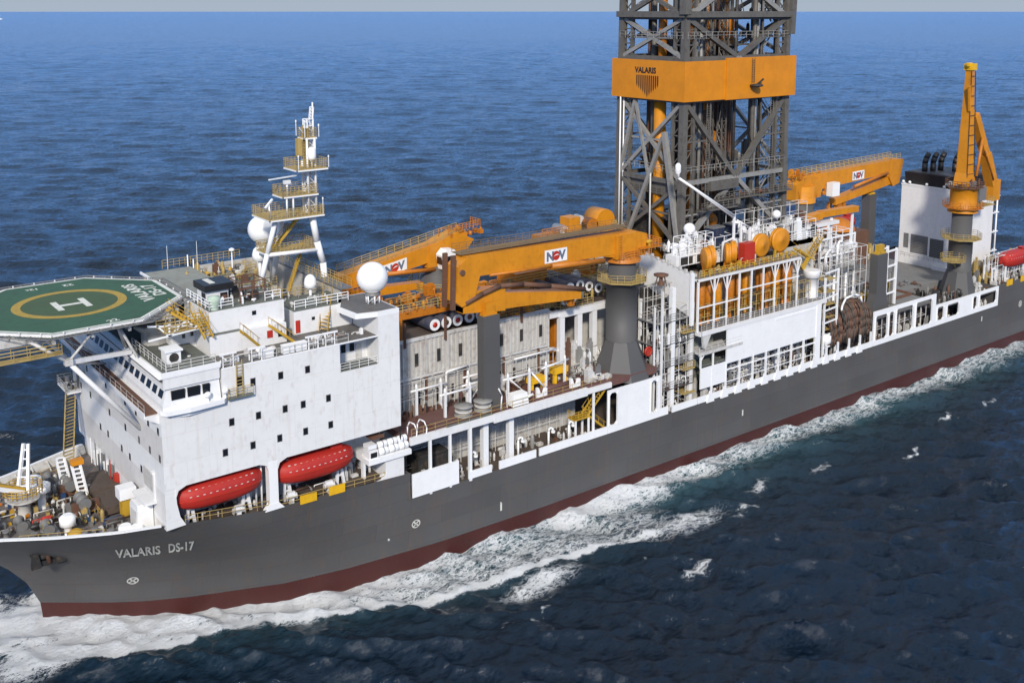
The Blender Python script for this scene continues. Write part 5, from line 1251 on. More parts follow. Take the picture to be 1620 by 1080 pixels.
# ---------------------------------------------------------------- white pipe frames on the platform
def gate(label, a, b, h, brace=None, r_=.18, mat='white'):
    t = thing('goalpost_frame', label, 'frame', tuple(a), 'white goalpost frames on the side platform')
    a = Vector(a); b = Vector(b); z = V(0,0,h)
    for p in (a,b):
        MB().bar(p,p+z,r_*1.7,r_*1.7).lathe(p+z,[(r_*1.0,0),(r_*1.2,.15),(r_*.6,.45)],8).build('post',mat,t)
    MB().tube(a+z*.9-(b-a).normalized()*.9,b+z*.9+(b-a).normalized()*.9,r_*.8,n=8).build('crossbar',mat,t)
    if brace: MB().tube(a+z*.95 if brace > 0 else a, b if brace > 0 else b+z*.95,r_*.55,n=6).build('brace',mat,t)
    return t
gate('white goalpost frame nearest the accommodation block, close to the rail', (73.4,-15.4,17.9),(77.4,-15.4,17.9),4.0)
gate('tall white goalpost frame against the corrugated wall nearest the accommodation block', (70.9,-12.2,17.9),(74.8,-12.2,17.9),4.2)
gate('white braced goalpost frame just before the broad grey post', (79.2,-12.4,17.9),(83.0,-12.4,17.9),4.4,-1)
gate('white goalpost frame just behind the pair of deck spools', (77.8,-14.2,17.9),(80.0,-14.2,17.9),4.0)
gate('white goalpost frame directly after the broad grey post', (84.0,-15.2,17.9),(87.8,-15.2,17.9),3.7,1)
gate('white braced goalpost frame beside the yellow trestle', (91.0,-15.0,17.9),(95.0,-14.4,17.9),3.9,None)
t = solid('pipe_rail', MB().tube((88.2,-15.2,21.3),(91.0,-15.2,18.0),.15,n=6), 'white_clean', 'slanting white strut between the two aft goalpost frames', 'strut', None, (89.6,-15.2,18))
t = solid('long_pipe', MB().tube((88,-11.3,22.2),(96,-11.3,22.2),.16,n=6), 'white', 'long white pipe running level in front of the corrugated wall behind the yellow trestles', 'pipe', None, (92,-11.3,22.2))
t = solid('bent_pipe', MB().path([(80,-11.2,23.0),(76.4,-11.2,22.8),(76.4,-11.2,17.9)],.16,6), 'white', 'white elbow pipe in front of the corrugated wall left of the broad grey post', 'pipe', None, (76.4,-11.2,17.9))
YL = ['near the braced white frame','beside the aftmost white frame']
for i,(x,y) in enumerate(((89.6,-14.4),(94.9,-13.2))):
    t = thing('yellow_trestle', 'yellow A shaped trestle on the red deck '+YL[i], 'trestle', (x,y,17.9), 'yellow trestles on the side platform')
    MB().box(x-1.3,y-.6,19.3,x+1.3,y+.6,20.2).build('top','yellow_bright',t)
    for dx in (-1.0,1.0): MB().bar((x+dx*1.1,y-.4,17.9),(x+dx*.9,y-.2,19.4),.4,.5).build('leg','yellow_bright',t)
SL = ['forward one of the pair of deck spools by the first white frame','aft one of the pair of deck spools by the first white frame']
for i,x in enumerate((75.8,79.0)):
    t = thing('deck_spool', 'dark round '+SL[i], 'spool', (x,-16.2,18.0), 'pair of deck spools')
    MB().lathe((x,-16.2,18.3),[(1.25,0),(1.25,.12),(.8,.14),(.8,.6),(1.15,.62),(1.15,.72),(.75,.74),(.75,1.2),(1.3,1.22),(1.3,1.36),(.3,1.4)],20).build('drum','derrick_light',t)
    MB().lathe((x,-16.2,18.92),[(1.18,0),(1.18,.14)],20).build('flange_ring','white_worn',t); MB().cbox(x,-16.2,17.95,2.9,2.2,.34).build('base','brown_rust',t)
t = thing('tarpaulin_tank', 'cream covered box tank by the rail right of the broad grey post', 'tank', (84.0,-17,18))
q = MB(); q.frus(83.0,-17.7,85.8,-16.2,18.1,83.2,-17.6,85.6,-16.3,19.7); q.tube((85.7,-17,18.6),(87,-17.1,18.9),.2,n=8); q.build('cover','radome',t); MB().box(83.1,-17.6,17.95,85.7,-16.3,18.1).build('base','dark',t)
CL = ['forward cream saddle pair on the long red rack by the rail','aft cream saddle pair on the long red rack by the rail']
for i,x in enumerate((88.6,94.8)):
    t = thing('pipe_saddle', CL[i], 'saddle', (x,-16.9,18.15), 'cream pipe saddles by the rail')
    MB().prism([(x-.9,18.15),(x+.9,18.15),(x+.9,19.3),(x+.5,19.3),(x+.25,18.6),(x-.25,18.6),(x-.6,19.6),(x-.9,19.6)],'y',-17.2,-16.8).build('cradle','radome',t)
t = solid('pipe_rack', MB().box(88,-16.4,17.95,96,-14.9,18.3).tube((88,-16,18.5),(96,-16,18.5),.2,n=8).tube((88,-15.5,18.5),(96,-15.5,18.5),.2,n=8), 'deck_red', 'long red-brown pipe rack lying on the platform by the rail', 'pipe rack', None, (92,-15.6,18))
t = solid('deck_davit', MB().path([(81.3,-17.2,18),(81.5,-17.2,20.0),(80.8,-17.4,21.2)],.1,6).path([(82.4,-17.2,18),(82.2,-17.2,20.6)],.07,5), 'white', 'thin davit standing in front of the broad grey post', 'davit', None, (81.5,-17.2,18))
q = MB(); q.clutter(84,-13.4,17.9,100,-10.6,21.0,60,.15,.8,RN); q.clutter(67,-13,17.9,82,-10.5,20.6,30,.15,.6,RN); tag(q.build('pump_group','brown_rust'),'jumble of rust brown pumps and valves in front of the corrugated wall','pipe gear')
q = MB(); q.clutter(96,-16.8,17.9,102,-11,20.8,44,.15,.9,RN); q.clutter(98,-12,17.9,106,-8,24,40,.2,.9,RN); tag(q.build('pump_group','white_worn'),'off-white pumps and pipe bends between the aft yellow trestle and crane pedestal','pipe gear')
GL = ['left white looped handrail at the ladder gap','right white looped handrail at the ladder gap']
for i,x in enumerate((67.4,68.9)):
    solid('ladder_handrail', MB().path([(x,-17.7,17.0),(x,-17.9,18.8),(x-.2,-17.6,19.6),(x-.4,-16.8,19.7),(x-.5,-16.4,19.0),(x-.5,-16.4,17.9)],.09,6), 'white_clean', GL[i], 'handrail', 'looped handrails at the ladder gap', (x,-17.7,17))
# ---------------------------------------------------------------- corrugated store block with risers on top
RB = thing('riser_bay', 'long off-white corrugated block with slit openings, carrying riser joints on its roof', 'block', (66,-10,17.9))
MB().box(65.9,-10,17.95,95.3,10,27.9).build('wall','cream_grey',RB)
q = MB()
for x in np.arange(66.5,95.2,.72): q.prism([(x,-10),(x+.1,-10.14),(x+.42,-10.14),(x+.52,-10)],'z',22.9,27.8)
q.build('corrugation','cream_grey',RB)
q = MB(); q.box(65.9,-10.35,22.5,95.4,-10,22.8).box(65.9,-10.3,27.8,95.4,-10,28.25)
for x in np.arange(66.4,95.5,3.6): q.box(x,-10.3,17.95,x+.22,-10,27.8)
q.build('frame_rib','white_worn',RB)
q = MB()
for i,x in enumerate(np.arange(68.4,95,3.6)): MB().box(x,-10.2,24.2,x+.55,-10.15,26.0).build('slit_window','dark',RB)
q = MB()
for i,x in enumerate(np.arange(67.2,95,2.7)): MB().box(x,-10.06,18.4,x+.5,-10.01,20.4).build('slit_window','dark',RB)
for x in (70.3,76.8,83.5,90.1): MB().bar((x,-10.45,27.2),(x,-10.45,30.6),.28).build('stanchion','brown_rust',RB)
for x in (73.5,80,86.8,93.2): MB().bar((x,-10.45,19.2),(x,-10.45,22.6),.3).build('stanchion','brown_rust',RB)
MB().box(65.9,-10,27.91,95.3,10,28.0).build('roof','deck_brown',RB)
# open portal bay
PB = thing('portal_frame', 'open white portal frame with braced columns between the corrugated block and the crane pedestal', 'frame', (98,-10,17.9))
for i,(x,y) in enumerate(((97.9,-10),(101.4,-10),(104.4,-10),(95.6,-8.0),(109,-10))): MB().box(x-.45,y-.4,17.9,x+.45,y+.4,26.4).build('column','white',PB)
MB().box(97.4,-10.5,26.4,110,-9.6,27.4).box(95.3,-10.3,26.6,97.4,-8.6,27.5).box(96.4,-10.0,26.5,97.4,2,27.3).build('top_beam','white',PB)
MB().bar((98.2,-10,21.6),(101.2,-10,22.0),.35).bar((98.2,-10,20.0),(99.6,-10,21.8),.25).bar((101.6,-10,20.4),(104.2,-10,20.8),.35).bar((95.6,-9,21.8),(97.8,-10,21.2),.35).build('tie','white',PB)
MB().box(104.6,-6,17.9,111,4,26.4).box(97,-3,17.9,104.6,4,26.3).build('back_wall','cream_grey',PB)
MB().box(96.5,-9.6,27.42,110,9,27.5).build('roof','deck_brown',PB)
MB().box(98.6,-7.6,17.9,100.6,-5,26).build('red_unit','orange_deep',PB)
q = MB(); q.rail([(95.5,-10.3,28.2),(98.5,-10.4,27.5),(104,-10.4,27.5)],1.2,1.1,.06); q.build('railing','rail_ochre',PB)
# ---------------------------------------------------------------- riser joints
def riser(label, x, z, y_, L, r_=.95, rc='red'):
    t = thing('riser_joint', label, 'riser', (x,y_,z), 'dark riser joints with white ringed ends')
    MB().lathe((x,y_,z),[(r_*.9,.25),(r_,.3),(r_,L),(r_*.9,L+.1)],18,'y').build('buoyancy_shell','riser_dark',t)
    q = MB(); n = 22; vs = []
    for i in range(n):
        a = 2*PI*i/n; vs += [(x+math.cos(a)*r_*.42,y_+.16,z+math.sin(a)*r_*.42),(x+math.cos(a)*r_*.86,y_+.16,z+math.sin(a)*r_*.86),(x+math.cos(a)*r_*.86,y_+.26,z+math.sin(a)*r_*.86)]
    q.add(vs,[(3*i,3*i+1,3*((i+1)%n)+1,3*((i+1)%n)) for i in range(n)]+[(3*i+1,3*i+2,3*((i+1)%n)+2,3*((i+1)%n)+1) for i in range(n)]); q.build('end_ring','white_clean',t)
    MB().lathe((x,y_+.1,z),[(r_*.15,0),(r_*.4,.02),(r_*.42,.3)],14,'y').build('pin_end',rc,t)
    return t
pos = [(75.6,29.3),(77.5,29.3),(79.4,29.3),(81.4,29.4),(83.3,29.4)]
for i,(x,z) in enumerate(pos): riser('dark riser joint with white end ring under the orange jib, %s from the bow' % ORD[i], x, z, -9.9, 9, .95, 'red' if i%2==0 else 'brown_rust')
pos = [(99.4,28.5),(100.9,28.6),(100.4,30.4),(104.2,30.0),(106.2,29.4),(97.9,30.2),(102.4,30.5)]
LL = ['lowest at the corner of the portal roof','second lowest at the portal roof corner','stacked above the corner pair','left one of the two nearest the crane pedestal','right one of the two nearest the crane pedestal','hidden farthest left above the corner pair','between the corner stack and the pedestal pair']
for i,(x,z) in enumerate(pos): riser('dark riser joint with white end ring, '+LL[i], x, z, -9.4, 8, .88, 'red' if i in (0,5) else 'dark')
# gantry beams and riser handling gear (orange) over the bay
GB = thing('riser_gantry', 'orange riser handling gantry beam lying over the row of dark riser joints', 'gantry', (66,-8,28))
MB().box(66.3,-8.8,30.6,90,-7.4,31.6).build('main_beam','orange_deep',GB)
MB().box(66.2,-9.6,28.1,70.4,-5,28.5).box(66.2,-9.6,30.8,70.4,-5,31.2).bar((66.4,-9.5,28.3),(66.4,-9.5,31),.4).bar((70.2,-9.5,28.3),(70.2,-9.5,31),.4).bar((66.4,-5.2,28.3),(66.4,-5.2,31),.4).build('end_carriage','orange_deep',GB)
q = MB(); q.clutter(67,-9,31.4,79,-6.5,33.0,34,.15,.6,RN); q.clutter(66.6,-9.2,28.5,70,-5.4,30.4,14,.2,.7,RN); q.clutter(80,-10,28.2,98,-8.0,30.2,26,.2,.7,RN); q.build('gantry_gear','orange_deep',GB)
q = MB(); q.rail([(66.4,-9.0,31.6),(80,-9.0,31.6)],1.2,1.1,.06); q.rail([(70,-4,31.0),(76,-4,31.4)],1.2,1.1,.06); q.build('railing','rail_ochre',GB)
q = MB(); q.rail([(84,-10.1,28.2),(97,-10.1,28.2)],1.3,1.2,.05); q.build('roof_railing','rail_ochre',GB)
t = thing('pipe_handler', 'orange pipe handling machine with folded arms on the far roof behind the forward crane boom', 'machine', (100,0,28))
MB().box(84,-2,28,112,3,29.6).box(94,-4,29.6,100,1,32.4).box(104,-3,29.6,110,4,31.6).build('carriage','orange_deep',t)
q = MB(); q.clutter(84,-4,29.6,112,3,33,60,.2,1.1,RN); q.build('handler_gear','orange_deep',t)
q = MB(); q.rail([(86,-5,29),(112,-5,29)],1.3,1.5,.06); q.rail([(86,-5,31),(112,-5,31)],1.3,1.5,.06); q.build('railing','rail_ochre',t)
q = MB(); q.box(84,-6,28.0,112,-4.6,28.9); q.build('grey_pipes','steel_grey',t)
# ---------------------------------------------------------------- draw works drums on the forward side of the derrick
WD = thing('winch_house', 'orange winch house with big drum in front of the derrick foot behind the crane boom', 'winch', (114,8,30))
MB().box(107.5,6.5,29,112.5,9.5,34.6).box(112,6,30,124,11,32.6).build('housing','orange_deep',WD)
MB().lathe((121.5,8,35.6),[(2.1,-1.8),(2.15,-1.7),(2.15,1.8),(.2,1.85)],24,'y').build('large_drum','orange',WD)
MB().lathe((112.5,8,35.0),[(.9,-1.2),(.95,1.2)],16,'y').lathe((116.8,8,36),[(1.0,-.3),(1.1,.8),(.7,1)],16,'y').build('small_drum','white_worn',WD)
MB().box(112.5,6.6,32.6,116,9.8,35.2).cbox(114.8,8,35,2.4,2.6,2.0).build('motor_house','orange',WD)
q = MB(); q.clutter(108,6.5,32.6,124,10,36.2,60,.2,.9,RN); q.rail([(107,6,34.8),(112.4,6,34.8)],1.2,1,.06); q.rail([(112,5.6,32.8),(124,5.6,32.8)],1.2,1,.06); q.build('winch_gear','orange_deep',WD)

R8b = random.Random(88)
t = thing('roof_machinery', 'dense orange and ochre frames, hoses and lockers on the roofs between the two forward cranes', 'machinery', (90,0,28))
q = MB(); q.clutter(66.5,-4.5,28,86,8,31.6,70,.3,1.2,R8b); q.build('unit','orange_deep',t)
q = MB(); q.clutter(84,-9,28,110,-3,31.0,60,.2,.9,R8b); q.build('unit','rail_ochre',t)
q = MB(); q.clutter(104,-8,28,118,-1,32,50,.2,1.0,R8b); q.build('unit','white_worn',t)
for y in (-8.5,-3,3): MB().rail([(84,y,28.1),(111,y,28.1)],1.3,1.1,.05,3).build('railing','rail_ochre',t)
for x in (104.5,107,109.5,112): MB().rail([(x,-9.4,28.1),(x,-2,28.1)],2.4,1.4,.06,3).build('railing','rail_ochre',t)

# more winch gear beside the derrick foot
q = MB(); q.clutter(107,4,32,125,10,36.6,60,.4,1.5,R8b); q.build('winch_unit','orange',WD)
MB().lathe((118.4,7.6,35.2),[(1.3,-1.4),(1.35,1.4),(.2,1.5)],20,'y').build('middle_drum','orange_deep',WD)
MB().grid(67.2,80,7,-11.4,17.9,22.6,2,.06,.9).build('pipe_frame','white_worn',RB); MB().grid(84.5,96,6,-11.4,17.9,22.2,2,.06,.9).build('pipe_frame','white_worn',RB)
MB().grid(68,96,14,-12.2,9.6,13.4,2,.06,.8).build('low_pipe_frame','white_worn',SP)
# ---------------------------------------------------------------- drill floor substructure and midship modules
R8 = random.Random(31)
SB = thing('drill_floor_substructure', 'dark cluttered steel block under the derrick with cream upper walls', 'structure', (135,0,9.6))
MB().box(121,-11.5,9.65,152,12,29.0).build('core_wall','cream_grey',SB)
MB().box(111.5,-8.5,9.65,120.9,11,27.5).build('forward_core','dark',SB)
MB().box(119.5,-10.5,29.0,153,12,29.3).build('drill_floor_deck','deck_brown',SB)
MB().box(118.6,-9.2,28.5,120.9,10.5,31.2).build('floor_screen','cream_grey',SB)
q = MB(); q.clutter(121,-10,29.3,126,-6,31.6,24,.2,.8,R8); q.clutter(126,-9.8,29.3,151,-7.5,32.2,60,.2,.9,R8); q.build('drill_floor_gear','dark',SB)
# large white wind shield, athwartships
t = thing('wind_shield', 'broad white wind shield wall facing the bow between the crane and the derrick', 'wall', (118,-12,23))
MB().add([(118,-6.0,28.0),(118,-18.0,24.3),(118,-18.0,31.2),(118,-6.0,32.9),(118.25,-6.0,28.0),(118.25,-18.0,24.3),(118.25,-18.0,31.2),(118.25,-6.0,32.9)],[(0,1,2,3),(7,6,5,4),(0,4,5,1),(1,5,6,2),(2,6,7,3),(3,7,4,0)]).build('panel','white',t)
MB().box(117.7,-18.1,23.2,118.3,-17.7,31.6).box(117.7,-12,22.6,118.3,-11.5,26).build('post','white_clean',t)
MB().prism([(-6,27.6),(-18,23.9),(-18,22.6),(-6,26)],'x',118.4,118.6).build('lower_panel','steel_grey',t)
q = MB()
for y in np.arange(-17.6,-6,1.25): z = 31.2+(y+18)*1.7/12; q.cbox(118.1,y,z,.35,.45,R8.uniform(.3,.8))
q.bar((118.1,-18,31.4),(118.1,-6,33.1),.12); q.build('edge_fittings','white_worn',t)
# tower of pipes and gratings left of the shield
PT = thing('pipe_tower', 'dark scaffold tower of white uprights, gratings and valves right of the crane pedestal', 'scaffold', (114,-14,9.6))
for i,(x,y,zt) in enumerate(((111.2,-16.6,27.0),(112.2,-17.2,29.5),(115.0,-16.6,29.6),(119.2,-16.6,25.0),(119.3,-12.6,25.2),(112,-12.6,27.4))):
    w_ = (.25,.3,.75,.6,.4,.4)[i]; MB().box(x-w_/2,y-w_/2,9.6,x+w_/2,y+w_/2,zt).build('upright','white' if i != 2 else 'white_clean',PT)
for z in (13.2,17.0,20.6,24.2):
    q = MB(); q.box(111.4,-17.0,z,119.8,-12.4,z+.15); q.rail([(111.4,-17,z+.15),(119.8,-17,z+.15)],1.1,1.4,.045); q.rail([(119.8,-17,z+.15),(119.8,-12.6,z+.15)],1.1,1.3,.045); q.build('grating','steel_grey' if z != 13.2 else 'deck_brown',PT)
q = MB()
for z in (13.3,17.1,20.7): q.clutter(111.6,-16.6,z,119.6,-12,z+3.2,40,.15,.7,R8)
q.build('valves','derrick_light',PT)
q = MB()
for z in (10,13.3,17.1,20.7): q.clutter(111.6,-16.9,z,119.6,-14.5,z+2.9,24,.12,.5,R8)
q.build('white_valves','white_clean',PT)
q = MB()
for k in range(14): x = R8.uniform(111.5,119.5); y = R8.uniform(-16.5,-12.5); z = R8.uniform(10,18); q.tube((x,y,z),(x,y,z+R8.uniform(4,9)),R8.uniform(.08,.22),n=7)
q.build('vertical_pipes','white_worn',PT)
MB().box(116.6,-17.6,22.0,119.2,-14.6,22.2).rail([(116.6,-17.6,22.2),(119.2,-17.6,22.2)],1.1,.8,.05).build('yellow_landing','rail_ochre',PT); MB().box(117,-17.4,15.8,119.6,-15,16.0).rail([(117,-17.4,16),(119.6,-17.4,16)],1.1,.8,.05).build('yellow_landing','rail_ochre',PT); MB().box(117.2,-17.4,11.8,119.8,-15,12.0).build('yellow_landing','rail_ochre',PT)
q = MB(); q.lathe((114.6,-14.4,29.6),[(.5,0),(.6,.3),(.3,.5),(.3,1.2),(1.15,1.5),(1.2,1.7),(.2,1.9)],14)
for k in range(4): a = k*PI/2+.6; q.bar((114.6+math.cos(a)*.9,-14.4+math.sin(a)*.9,29.5),(114.6+math.cos(a)*.5,-14.4+math.sin(a)*.5,31.1),.16)
q.build('capstan_head','brown_rust',PT)
# plain dark box filling the inside of the tower
q = MB(); q.box(112.6,-12.4,9.6,119.6,-8.5,26.5); q.build('inner_dark_box','dark',PT)
# ---------------------------------------------------------------- tensioner balcony
TB = thing('tensioner_balcony', 'long balcony deck over the big plain white side plate, edged by a pale beam', 'platform', (136,-15,21))
MB().box(120.3,-17.7,21.1,152.4,-11.5,21.5).build('deck','deck_grey',TB)
MB().box(120.2,-18.1,21.0,152.4,-17.7,21.7).box(119.9,-18.1,21.0,120.3,-11.5,21.7).build('edge_beam','white',TB)
MB().box(126.4,-18.0,15.2,150.2,-17.75,21.0).box(149.7,-18.15,10.2,150.9,-17.6,21.0).build('side_plate','white_clean',TB)
MB().box(138.5,-18.06,20.2,149.4,-18.0,20.6).build('plate_ledge','white_clean',TB)
MB().prism([(120.6,21.0),(122.6,21.0),(121.4,18.9),(120.9,18.9)],'y',-18.0,-17.6).box(119.8,-18.0,18.0,130.2,-15,18.2).box(119.8,-18.1,17.8,130.2,-17.9,18.25).build('lower_balcony','white_worn',TB)
MB().rail([(119.9,-18,18.25),(130,-18,18.25)],1.0,1.4,.03,2).build('lower_railing','white_worn',TB)
MB().box(120.3,-18.0,12.2,126.4,-17.8,15.6).build('small_side_plate','white_clean',TB)
MB().box(121,-15,12,126.4,-11.6,21).box(120.5,-17.6,15.7,126.4,-11.6,15.9).build('inner_panel','deck_green',TB)
q = MB()
for x in (120.4,123.3): q.box(x-.12,-17.95,15.6,x+.12,-17.7,18.0)
q.bar((120.5,-17.8,16.9),(121.4,-17.8,17.9),.14); q.build('short_post','white_clean',TB)
for x in np.arange(123,167,3.35):
    MB().box(x-.14,-18.05,10.9,x+.14,-17.75,15.3 if x < 150 else 12.9).build('side_post','white_clean',TB)
q = MB(); q.box(126.6,-17.9,14.0,150,-17.75,14.25).box(126.6,-17.9,12.0,150,-17.8,12.12); q.build('side_tie','white_clean',TB)
q = MB(); q.clutter(122,-17.3,9.6,150,-12,14.6,130,.15,.8,R8)
for k in range(24): z = R8.uniform(10.5,14.6); x = R8.uniform(127,146); q.tube((x,-16.5+R8.uniform(-.8,2),z),(x+R8.uniform(2,4),-16.5+R8.uniform(-.8,1),z),.1,n=5)
q.build('side_pipework','white_worn',TB)
q = MB(); q.box(121,-12.2,9.7,152,-11.55,15.1); q.build('side_inner_wall','deck_brown',TB)
# frame in front of the tensioners
FR = thing('guard_frame', 'white lattice guard frame with Y shaped post heads in front of the orange tensioners', 'frame', (134,-17.4,21.5))
px_ = list(np.arange(123.7,147,3.0))
for i,x in enumerate(px_):
    q = MB(); zt = 29.8; q.box(x-.12,-17.5,21.5,x+.12,-17.26,zt)
    if i in (0,1,5,6,7): q.bar((x,-17.38,27.2),(x-1.0,-17.38,zt),.12).bar((x,-17.38,27.2),(x+1.0,-17.38,zt),.12)
    q.build('post','white_clean',FR)
MB().box(119.8,-17.55,29.8,145.4,-17.2,30.15).box(119.8,-17.4,29.8,120.1,-12,30.1).build('top_rail','white',FR)
q = MB(); q.box(129.8,-17.45,26.7,145.2,-17.3,26.9).box(120,-17.45,25.4,129.6,-17.3,25.6).box(120,-17.45,22.9,127,-17.3,23.1).box(129.8,-17.45,23.4,133,-17.3,23.6).box(136,-17.45,23.8,139,-17.3,24.0); q.build('mid_rail','white_clean',FR)
MB().box(119.8,-17.5,21.5,120.1,-17.2,30).build('post','white_clean',FR)
MB().rail([(120.3,-17.9,21.7),(152.3,-17.9,21.7)],1.1,1.3,.035).build('railing','white_worn',FR)
q = MB(); q.clutter(121,-16.8,30.1,146,-14.4,31.8,54,.12,.5,R8); q.rail([(120.6,-16.9,30.1),(146,-16.9,30.1)],1.2,1.2,.05); q.build('upper_rail_gear','yellow',FR)
MB().box(120.2,-17.0,29.9,146,-14.2,30.1).build('upper_grating','steel_grey',FR)
# tensioner cylinders and sheaves
k = 0
for x in (122.0,123.6,125.4,127.6,130.6,132.4,134.6,138.2,140.2,142.4,144.4,145.8):
    t = thing('riser_tensioner', 'tall orange tensioner cylinder behind the white guard frame, %s from the crane side' % ORD[k], 'cylinder', (x,-14.6,21.5), 'orange riser tensioner cylinders')
    MB().lathe((x,-14.6,21.5),[(.35,0),(.35,1.2),(.72,1.3),(.72,7.4),(.5,7.6)],14).build('barrel',['orange','orange_deep','orange_deep'][k%3],t)
    MB().tube((x,-14.6,29.1),(x,-14.6,30.6),.25,n=10).build('rod','steel_grey',t); k += 1
def sheave(label, x, y, z, r_, th_, ax, mat='orange'):
    t = thing('tensioner_sheave', label, 'sheave', (x,y,z), 'orange tensioner sheaves')
    q = MB(); q.lathe((0,0,0),[(.2,-th_/2-.1),(r_*.85,-th_/2),(r_,-th_/2+.1),(r_,-th_*.1),(r_*.9,0),(r_,th_*.1),(r_,th_/2-.1),(r_*.85,th_/2),(.2,th_/2+.1)],28,'y')
    c_, s_ = math.cos(ax), math.sin(ax); q.v = [(x+p[0]*c_-p[1]*s_, y+p[0]*s_+p[1]*c_, z+p[2]) for p in q.v]; q.build('wheel',mat,t)
    q = MB(); q.box(x-.5,y-.35,z-r_-1.6,x+.5,y+.35,z-.2); q.build('bracket','orange_deep',t)
sheave('narrow orange sheave seen almost edge on, first from the crane side', 124.6,-14.6,32.3,1.9,.9,math.radians(62))
sheave('second narrow orange sheave close behind the first', 126.4,-14.0,32.4,1.8,.9,math.radians(62))
sheave('orange sheave pair member before the red bracket, left one', 129.8,-14.6,32.4,1.8,1.0,math.radians(48))
sheave('orange sheave pair member before the red bracket, right one', 131.6,-14.2,32.5,1.8,1.0,math.radians(48))
sheave('big flat orange sheave right of the red bracket', 138.6,-14.2,32.6,2.0,1.0,math.radians(0))
sheave('largest flat orange sheave at the right end of the tensioner row', 143.8,-14.0,32.8,2.1,1.0,math.radians(-6))
solid('sheave_bracket', MB().box(133.6,-15,30.2,136.2,-13.6,33.6), 'red', 'red bracket box between the orange sheaves', 'bracket', None, (135,-14,30.2))
# white ventilation trunk at the aft end of the balcony
t = thing('mushroom_ventilator', 'fat white mushroom vent on the balcony beside the end of the guard frame', 'ventilator', (151.6,-15.2,21.5))
MB().lathe((151.6,-15.2,21.5),[(1.0,0),(1.0,3.6),(1.5,3.75),(1.5,4.9),(1.45,5.0)],20).build('body','white',t)
# ---------------------------------------------------------------- upper module with shakers and treatment gear
UM = thing('mud_module', 'upper white deck module with open racks standing against the derrick above the tensioners', 'module', (140,-8,29))
MB().box(119.8,-12.6,31.2,128.5,-10.2,33.0).box(128.5,-12.0,30.4,158,-9.5,31.2).build('deck_edge','white',UM)
MB().box(145.5,-12,25.5,156,-8,31.2).build('side_wall','cream_grey',UM)
MB().box(120.6,-12.64,31.4,123.6,-12.61,32.6).box(124.6,-12.64,31.4,127.8,-12.61,32.6).build('opening','dark',UM)
MB().rail([(120,-12.4,33.0),(128,-12.4,33.0)],1.2,1,.05).rail([(128.5,-11.8,31.2),(158,-11.8,31.2)],1.2,1.3,.05).build('railing','white_clean',UM)
q = MB(); q.clutter(121,-12,33,128,-8.4,37.2,40,.3,1.2,R8); q.clutter(129,-11.5,31.2,156,-8,36.0,130,.25,1.1,R8); q.clutter(150,-8,31,160,2,36.5,60,.3,1.3,R8); q.build('white_machinery','white_clean',UM)
q = MB(); q.clutter(121,-11.5,31.2,158,-7.6,35.4,90,.2,.8,R8); q.build('grey_machinery','steel_grey',UM)
q = MB(); q.sphere((124.8,-10.6,36.6),1.0,14,8).sphere((137.4,-9.6,35.6),.9,14,8).sphere((149,-9,35.9),.8,12,8); q.build('separator_dome','white_clean',UM)
BLB = ['dark blue tank behind the white gantry at the derrick foot','dark blue upright tank, right of the white gantry','bright blue square tank on the aft end of the upper module']
for i,(a,m_) in enumerate((((130.5,-10.6,31.3,133.4,-8.8,35.8),'navy'),((135.2,-10.6,31.3,136.8,-8.8,35.8),'navy'),((157.5,-3.5,30.5,161.5,-1,35.4),'blue'))):
    t = thing('chemical_tank', BLB[i], 'tank', (a[0],a[1],a[2])); MB().box(*a).build('shell',m_,t); MB().box(a[0]-.08,a[1]-.08,a[5],a[3]+.08,a[4]+.08,a[5]+.2).build('lid','steel_grey',t)
WG = thing('white_pipe_boom', 'long slanting pair of white pipes descending from the derrick to a white gantry', 'pipe', (126,-12,32))
MB().path([(120.4,-12,47.6),(120.5,-12,45.7),(133.0,-13.0,38.2)],.22,8).path([(120.9,-12,45.5),(133.6,-13.0,37.4),(136.8,-13,35.8)],.16,8).build('pipe_pair','white_clean',WG)
MB().lathe((120.4,-12,46.4),[(.3,0),(.5,.3),(.45,1.4),(.2,1.7)],10).build('pipe_end','white_clean',WG)
q = MB(); q.bar((133,-13,38),(133,-13,30.8),.32).bar((134.8,-13,37),(134.8,-13,30.8),.28).bar((137,-13,35.8),(137,-13,30.8),.3).bar((130.4,-13,34.0),(133,-13,34.4),.25).bar((130.4,-13,34),(130.4,-13,30.8),.28).bar((130.4,-13,32.4),(133,-13,32.6),.2); q.build('gantry','white_clean',WG)
stair('yellow upper stair at the aft end of the white upper module', (157.4,-12.6,31.4),(153.6,-12.8,27.8),(0,1,0),'yellow',1.2)
stair('yellow lower stair zigzagging down beside the white mushroom vent', (153.6,-13.6,27.8),(149.0,-13.6,30.4),(0,1,0),'yellow',1.2)
solid('cradle_arm', MB().bar((147.4,-14,29.9),(150.6,-14,26.6),.8,.6).bar((150.6,-14,26.6),(152.2,-14,28.6),.5,.5), 'yellow', 'ochre slanting arm at the right end of the guard frame', 'arm', None, (149,-14,27))

for (xa,xb,nx,y,za,zb_,nz,d_,par,m_) in ((111.6,119.6,5,-16.9,9.7,26.5,8,2.4,PT,'white_worn'),(111.8,119.4,4,-13.6,9.7,29.4,9,1.2,PT,'cream_grey'),(120.4,128,4,-12.9,31.3,36.0,3,1.6,UM,'white_clean'),(130,157,12,-11.6,31.3,34.6,2,2.2,UM,'white'),(138,158,8,-8.8,31.3,37.2,3,2.0,UM,'white_worn'),(126.8,149.6,14,-15.8,9.7,14.8,3,1.6,TB,'white'),(121,150,16,-16.2,21.6,25.0,2,1.0,TB,'rail_ochre')):
    MB().grid(xa,xb,nx,y,za,zb_,nz,.065,d_).build('pipe_frame',m_,par)
